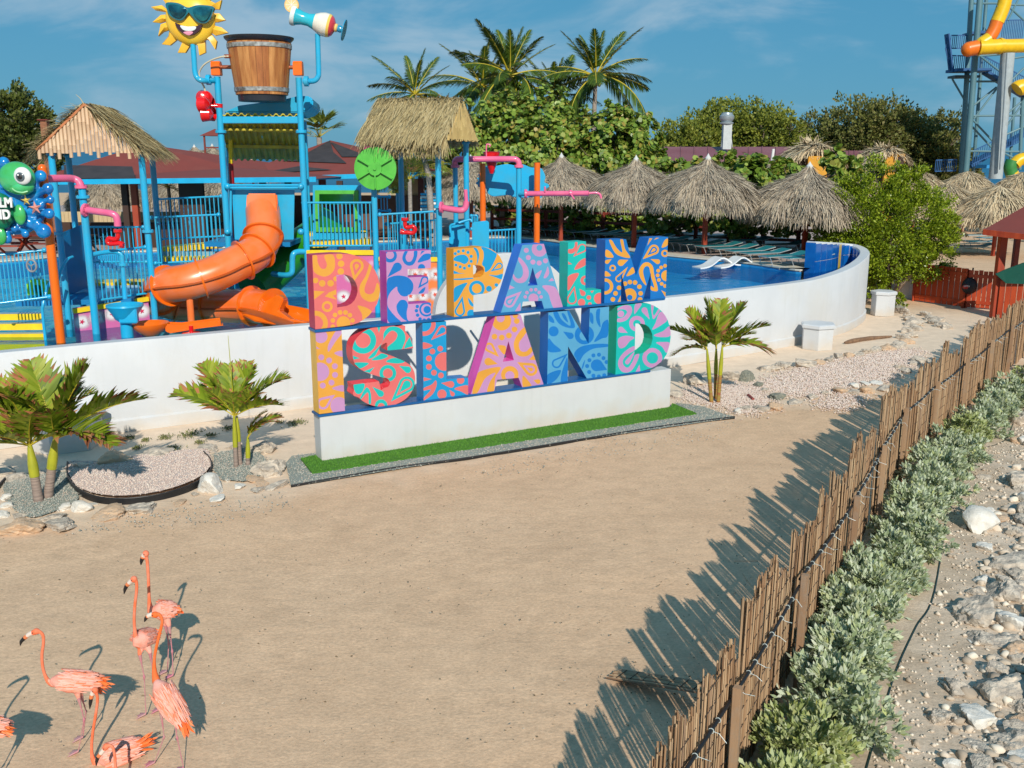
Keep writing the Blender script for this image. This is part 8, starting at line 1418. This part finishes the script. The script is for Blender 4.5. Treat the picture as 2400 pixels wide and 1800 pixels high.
garden_palm('big bushy palm with two grey-ringed stems and brown-tipped leaves at the left', 'K', [((280, 1222), (212, 800), .45), ((345, 1195), (398, 755), .5)], [(212, 800, 200, 30, 1, 1.1), (212, 800, 160, 55, 0, 1.1), (212, 800, 100, 75, 0, 1.1), (212, 800, 20, 45, 1, 1.2), (212, 800, -20, 20, 1, 1.35), (212, 800, 190, 5, 1, 1.1), (212, 800, 250, 25, 0, .95), (212, 800, 300, 40, 0, 1.0), (212, 800, 225, 60, 0, 1.2), (212, 800, 270, 70, 1, 1.1), (398, 755, 15, 30, 1, 1.45), (398, 755, 60, 62, 0, 1.2), (398, 755, 150, 65, 0, 1.2), (398, 755, 0, 62, 0, 1.25), (398, 755, 340, 18, 2, 1.1), (398, 755, 290, 45, 1, .9), (398, 755, 190, 45, 1, .9), (398, 755, 100, 40, 1, 1.1), (398, 755, 240, 68, 2, 1.0), (212, 800, 60, 60, 2, 1.2)], 1.2, .075)
garden_palm('young palm with a tall spear leaf and burnt tips left of the sign', 'K', [((1700, 975), (1685, 590), .4), ((1730, 960), (1705, 600), .5), ((1785, 965), (1785, 745), .3)], [(1688, 590, 185, 28, 1, 1.3), (1688, 590, 165, 55, 0, 1.25), (1688, 590, 120, 72, 1, 1.1), (1688, 590, 60, 62, 0, 1.15), (1688, 590, 12, 42, 1, 1.35), (1688, 590, -10, 22, 1, 1.2), (1688, 590, 30, 65, 0, 1.1), (1688, 590, 285, 50, 0, .8), (1688, 590, 330, 40, 0, .9), (1688, 590, 230, 48, 0, .9), (1688, 590, 200, 62, 0, .9), (1785, 745, 20, 45, 2, .8), (1785, 745, -10, 60, 2, .6), (1785, 745, 10, 70, 2, .7)], .95, .042)
b_ = WZ('K', 1690, 600, GZ('K', 1700, 975).y); tp_ = WZ('K', 1642, 20, b_.y); MB().tube([b_, tp_], [.016, .004], 6).build('spear_leaf', shaftm, [o for o in bpy.data.objects if o.name == 'garden_palm.001'][0])
garden_palm('slender three-stemmed palm with reddish stem feet on the right shell bed', 'J', [((372, 918), (335, 475), .45), ((405, 890), (410, 465), .5), ((425, 918), (460, 452), .5)], [(335, 475, 175, 35, 1, 1.15), (335, 475, 160, 60, 0, 1.1), (335, 475, 195, 12, 2, 1.0), (335, 475, 120, 70, 2, .9), (335, 475, 220, 40, 2, .9), (410, 465, 150, 78, 0, 1.25), (410, 465, 60, 72, 0, 1.2), (410, 465, 250, 50, 1, .7), (460, 452, 8, 32, 1, 1.25), (460, 452, 30, 60, 0, 1.2), (460, 452, 0, 10, 2, 1.25), (460, 452, -30, 35, 1, .9), (460, 452, 90, 55, 1, 1.0), (460, 452, 300, 45, 0, .8), (410, 465, 200, 60, 1, .9)], 1.0, .045, red=True)

# ------------------------------------------------------------------ flamingos
fl_pink = mat('flamingo_pink_plumage', (.80, .40, .33), .8, (.80, .28, .19), ns=9, stretch=(1, 1, 1), bump=.3, bs=60); fl_neck = mat('flamingo_neck_coral', (.80, .24, .14), .75, (.80, .16, .06), ns=8); fl_or = mat('flamingo_neck_orange', (.82, .14, .02), .75, (.80, .17, .05), ns=6)
fl_leg = mat('flamingo_leg_mauve', (.46, .27, .26), .6, (.52, .16, .22), ns=7); fl_white = mat('flamingo_white_face', (.74, .62, .54), .7); fl_blk = mat('flamingo_black_bill', (.015, .015, .018), .4); fl_bill = mat('flamingo_orange_bill', (.75, .22, .08), .5)
feath = mat('flamingo_feather', (.8, .35, .28), .75, island=((.82, .15, .03), (.81, .27, .16), (.82, .38, .29), (.83, .48, .41), (.82, .34, .25))); tailf = mat('flamingo_tail_feather', (.82, .13, .02), .75, island=((.80, .10, .01), (.84, .18, .03), (.84, .28, .12)))
def flamingo(label, yy, neck, head, face, bill, body, legs, orange_neck=False, dyb=0., dyt=0., tail=None, dyf=(0, 0), nr=13):
    P_ = lambda x, y, dy=0.: WZ('F', x, y, yy+dy); k_ = .3255*yy/2364
    (x0, y0), (x1, y1), br = body; B0, B1 = P_(x0, y0), P_(x1, y1, dyb); mid = B0.lerp(B1, .5); parts = []; b = MB(); axis = (B1-B0)
    ts = [-.12, 0, .15, .35, .55, .75, .92, 1.05]; rs = [.25, .55, .82, 1.0, 1.0, .82, .5, .15]; b.tube([B0+axis*t for t in ts], [br*k_*r for r in rs], 16); parts += [('body', B0+axis*t, br*k_*r) for t, r in zip(ts, rs)]+[('body', B0+axis*t, br*k_*.8) for t in (.25, .45, .65, .85)]
    npts = smoothpts([P_(x, y, d) for x, y, d in neck], 5); n = len(npts); rad = [k_*(nr+ (26 if orange_neck is None else 22)*max(0, 1-i/(n*.28))**1.5) for i in range(n)]; b.tube([B0+axis*.12]+npts, [rad[0]*1.1]+rad, 12); parts += [('neck', p, r) for p, r in zip(npts, rad)]
    H = P_(*head, neck[-1][2]); b.ell(H, k_*27, 14, 10); parts.append(('neck', H, k_*22)); Fc = P_(*face, neck[-1][2]); b.tube([H, Fc], [k_*25, k_*19], 12); parts.append(('face', Fc, k_*20))
    bp = [P_(x, y, neck[-1][2]) for x, y in bill]; b.tube([Fc]+bp, [k_*20, k_*18, k_*15, k_*4][:len(bp)+1], 10); parts += [('bill', Fc.lerp(bp[0], .6), k_*12)]+[('black', p, k_*9) for p in bp[1:]]+[('black', bp[0].lerp(bp[1], .4), k_*13)]
    for i, lg in enumerate(legs):
        d_ = dyf[i]; pts = [P_(x, y, d_*f) for (x, y), f in zip(lg, (.3, .7, 1))]; g_ = GZ('F', *lg[2]); pts[2] = Vector((pts[2].x, pts[2].y, .035)) if abs(pts[2].z) < .25 else pts[2]
        hip = mid+(pts[0]-mid)*.55; b.tube([hip, pts[0], pts[0].lerp(pts[1], .4)], [k_*34, k_*17, k_*9], 10); b.tube([pts[0], pts[0].lerp(pts[1], .9), pts[1], pts[1].lerp(pts[2], .12), pts[2]], [k_*9, k_*6.5, k_*12, k_*6.5, k_*6], 8); parts += [('leg', pts[0].lerp(pts[1], f), k_*8) for f in (.25, .5, .75, 1)]+[('leg', pts[1].lerp(pts[2], f), k_*8) for f in (.2, .4, .6, .8, 1)]
        for an in (-.6, 0, .6): d = Vector((-math.cos(an), -math.sin(an)-.1, 0)); b.tube([pts[2], pts[2]+d*.05+Vector((0, 0, -.008)), pts[2]+d*.105+Vector((0, 0, -.022))], [.013, .011, .007], 6); parts.append(('leg', pts[2]+d*.07, .01))
        q_ = [pts[2]+Vector((0, 0, -.004))]+[pts[2]+Vector((-math.cos(an), -math.sin(an)-.1, 0))*.085+Vector((0, 0, -.022)) for an in (-.6, 0, .6)]; b.add([tuple(v) for v in q_]+[tuple(v+Vector((0, 0, .014))) for v in q_], [(0, 1, 2, 3), (4, 7, 6, 5), (0, 4, 5, 1), (1, 5, 6, 2), (2, 6, 7, 3), (3, 7, 4, 0)])
    o = b.build('tmpf', fl_pink, None, fix=True); md = o.modifiers.new('r', 'REMESH'); md.mode = 'VOXEL'; md.voxel_size = .0075; sm = o.modifiers.new('s', 'SMOOTH'); sm.iterations = 3
    bpy.context.view_layer.update(); me = bpy.data.meshes.new_from_object(o.evaluated_get(bpy.context.evaluated_depsgraph_get())); bpy.data.objects.remove(o)
    me.name = 'flamingo_body'; me.materials.clear(); nm_ = fl_or if orange_neck else fl_neck
    for m in (fl_pink, nm_, fl_white, fl_bill, fl_blk, fl_leg): me.materials.append(m)
    idx = {'body': 0, 'neck': 1, 'face': 2, 'bill': 3, 'black': 4, 'leg': 5}; C = np.empty(len(me.polygons)*3); me.polygons.foreach_get('center', C); C = C.reshape(-1, 3); best = np.full(len(C), 9.); mi = np.zeros(len(C), dtype=np.int32)
    for nm2, p, r in parts: d = np.linalg.norm(C-np.array(p), axis=1)-r; q_ = d < best; best[q_] = d[q_]; mi[q_] = idx[nm2]
    me.polygons.foreach_set('material_index', mi); me.polygons.foreach_set('use_smooth', [True]*len(me.polygons))
    base = Vector((mid.x, mid.y, 0)); t = thing('flamingo', label, 'flamingo', tuple(base), 'flamingos standing on the sand'); me.transform(Matrix.Translation(-base)); ob = bpy.data.objects.new('body', me); COL.objects.link(ob); ob.parent = t
    # wing and tail feathers laid over the back, pointing to the tail
    ax = axis.normalized(); upv = Vector((0, 0, 1)); sdv = ax.cross(upv).normalized(); up2 = sdv.cross(ax)
    for sgn, nm3 in ((1, 'wing'), (-1, 'wing')):
        V = []; F = []
        for k in range(170):
            f = R_(.08, .95); r = br*k_*(1.03 if f < .6 else 1.03-(f-.6)*1.0); an = R_(.1, 2.0); nrm = (up2*math.cos(an)+sdv*sgn*math.sin(an)); c = B0+axis*f+nrm*(r+.001+.005*f); l = axis.length*R_(.20, .36); w = k_*R_(9, 15); d = (ax-nrm*.12+Vector((R_(-.1, .1), R_(-.1, .1), R_(-.1, .1)))).normalized(); s2_ = nrm.cross(d).normalized(); o_ = len(V)
            for q_, ww in ((0, .5), (.35, 1), (.75, .85), (1, .12)): V += [tuple(c+d*l*q_-s2_*w*ww*.5), tuple(c+d*l*q_+nrm*.006), tuple(c+d*l*q_+s2_*w*ww*.5)]
            for j in range(3): F += [(o_+3*j, o_+3*j+1, o_+3*j+4, o_+3*j+3), (o_+3*j+1, o_+3*j+2, o_+3*j+5, o_+3*j+4)]
        np_mesh(nm3, V, F, feath, t)
    V = []; F = []; tdir = (P_(*tail[1], dyb)-P_(*tail[0], dyb)) if tail else axis*.35; tb_ = P_(*tail[0], dyb) if tail else B1
    for k in range(34):
        c = tb_+Vector((R_(-1, 1), R_(-1, 1), R_(-1, 1)))*br*k_*.35; d = (tdir.normalized()+Vector((R_(-.3, .3), R_(-.3, .3), R_(-.3, .3)))).normalized(); l = tdir.length*R_(.6, 1.15); s2_ = d.cross(Vector((R_(-1, 1), 1, R_(-1, 1)))).normalized(); w = k_*R_(16, 30); o_ = len(V)
        for q_, ww in ((0, .6), (.4, 1), (.8, .7), (1, .05)): V += [tuple(c+d*l*q_-s2_*w*ww*.5), tuple(c+d*l*q_+s2_*w*ww*.5)]
        for j in range(3): F.append((o_+2*j, o_+2*j+1, o_+2*j+3, o_+2*j+2))
    np_mesh('tail', V, F, tailf, t)
    e = H.lerp(Fc, .35)+Vector((0, -k_*24, k_*6)); MB().ell(e, k_*5, 8, 6).build('eye', fl_blk, t, smooth=True)
    return t
yf = lambda x, y: GZ('F', x, y).y
flamingo('pale pink flamingo in profile at the left with its head raised to the left', yf(585, 1560), [(385, 1050, 0), (345, 1030, 0), (312, 950, 0), (302, 850, 0), (313, 760, 0), (308, 700, 0), (275, 668, 0)], (262, 675), (212, 695), [(178, 722), (152, 748), (144, 782)], ((400, 1030), (680, 1045), 92), [((565, 1150), (606, 1310), (570, 1585)), ((585, 1140), (620, 1250), (605, 1500))], tail=((660, 1040), (785, 1075)), dyf=(0, .25), dyb=.05)
flamingo('small flamingo standing in the middle between the two upper birds', yf(1055, 1290), [(985, 790, 0), (975, 700, 0), (966, 600, 0), (972, 480, 0), (984, 380, 0), (983, 320, 0), (970, 292, 0)], (965, 298), (942, 315), [(912, 345), (900, 372), (893, 408)], ((985, 745), (1090, 715), 82), [((1005, 835), (1038, 1000), (1052, 1285)), ((1080, 825), (1105, 990), (1160, 1280))], tail=((1095, 700), (1140, 690)), dyb=.22, dyf=(0, .1))
flamingo('rearmost tall pink flamingo with a straight upright neck', yf(1225, 1010), [(1090, 545, 0), (1076, 470, 0), (1072, 380, 0), (1068, 280, 0), (1062, 190, 0), (1055, 135, 0)], (1050, 115), (1038, 122), [(1025, 148), (1018, 170), (1014, 200)], ((1115, 520), (1245, 530), 80), [((1190, 630), (1215, 760), (1208, 985)), ((1218, 635), (1240, 820), (1250, 1030))], tail=((1245, 515), (1298, 535)), dyb=.1, dyf=(.1, 0))
flamingo('flamingo seen from behind with a vivid orange neck and drooping tail', yf(1120, 1640), [(1125, 1030, .1), (1112, 960, .1), (1112, 870, .1), (1130, 770, .1), (1155, 670, .1), (1168, 600, .1), (1150, 555, .1), (1125, 548, .1)], (1118, 555), (1078, 555), [(1058, 572), (1048, 585), (1040, 610)], ((1140, 1060), (1290, 1290), 98), [((1160, 1265), (1182, 1435), (1115, 1630)), ((1255, 1300), (1275, 1440), (1325, 1690))], orange_neck=True, tail=((1290, 1270), (1360, 1390)), dyb=-.12, dyf=(0, -.1))
flamingo('flamingo at the bottom with folded coral wings and its neck straight up', 8.75, [(705, 1640, 0), (668, 1590, 0), (660, 1500, 0), (670, 1390, 0), (690, 1270, 0), (702, 1170, 0), (695, 1110, 0)], (684, 1098), (668, 1112), [(655, 1160), (650, 1195), (646, 1238)], ((735, 1590), (990, 1520), 110), [((850, 1690), (870, 1880), (860, 2120)), ((890, 1690), (900, 1860), (910, 2090))], tail=((980, 1500), (1090, 1450)), dyb=.1)
flamingo('flamingo mostly out of the photo at the left with only its orange tail showing', 8.3, [(-290, 1350, 0), (-340, 1300, 0), (-360, 1180, 0), (-350, 1050, 0), (-345, 980, 0), (-380, 950, 0)], (-390, 955), (-430, 975), [(-460, 1000), (-480, 1030), (-488, 1060)], ((-270, 1340), (10, 1375), 100), [((-110, 1480), (-90, 1660), (-120, 1900)), ((-80, 1480), (-60, 1650), (-50, 1860))], tail=((0, 1370), (90, 1405)))
flamingo('nearest flamingo with its lowered pale head in front of the coral wings', 8.15, [(940, 1790, 0), (870, 1760, 0), (835, 1660, 0), (826, 1570, 0), (812, 1510, 0), (780, 1490, 0)], (765, 1502), (738, 1540), [(705, 1580), (696, 1610), (692, 1650)], ((960, 1800), (1230, 1800), 100), [((1080, 1900), (1100, 2100), (1070, 2330)), ((1120, 1900), (1140, 2080), (1150, 2300))], tail=((1200, 1790), (1320, 1790)))
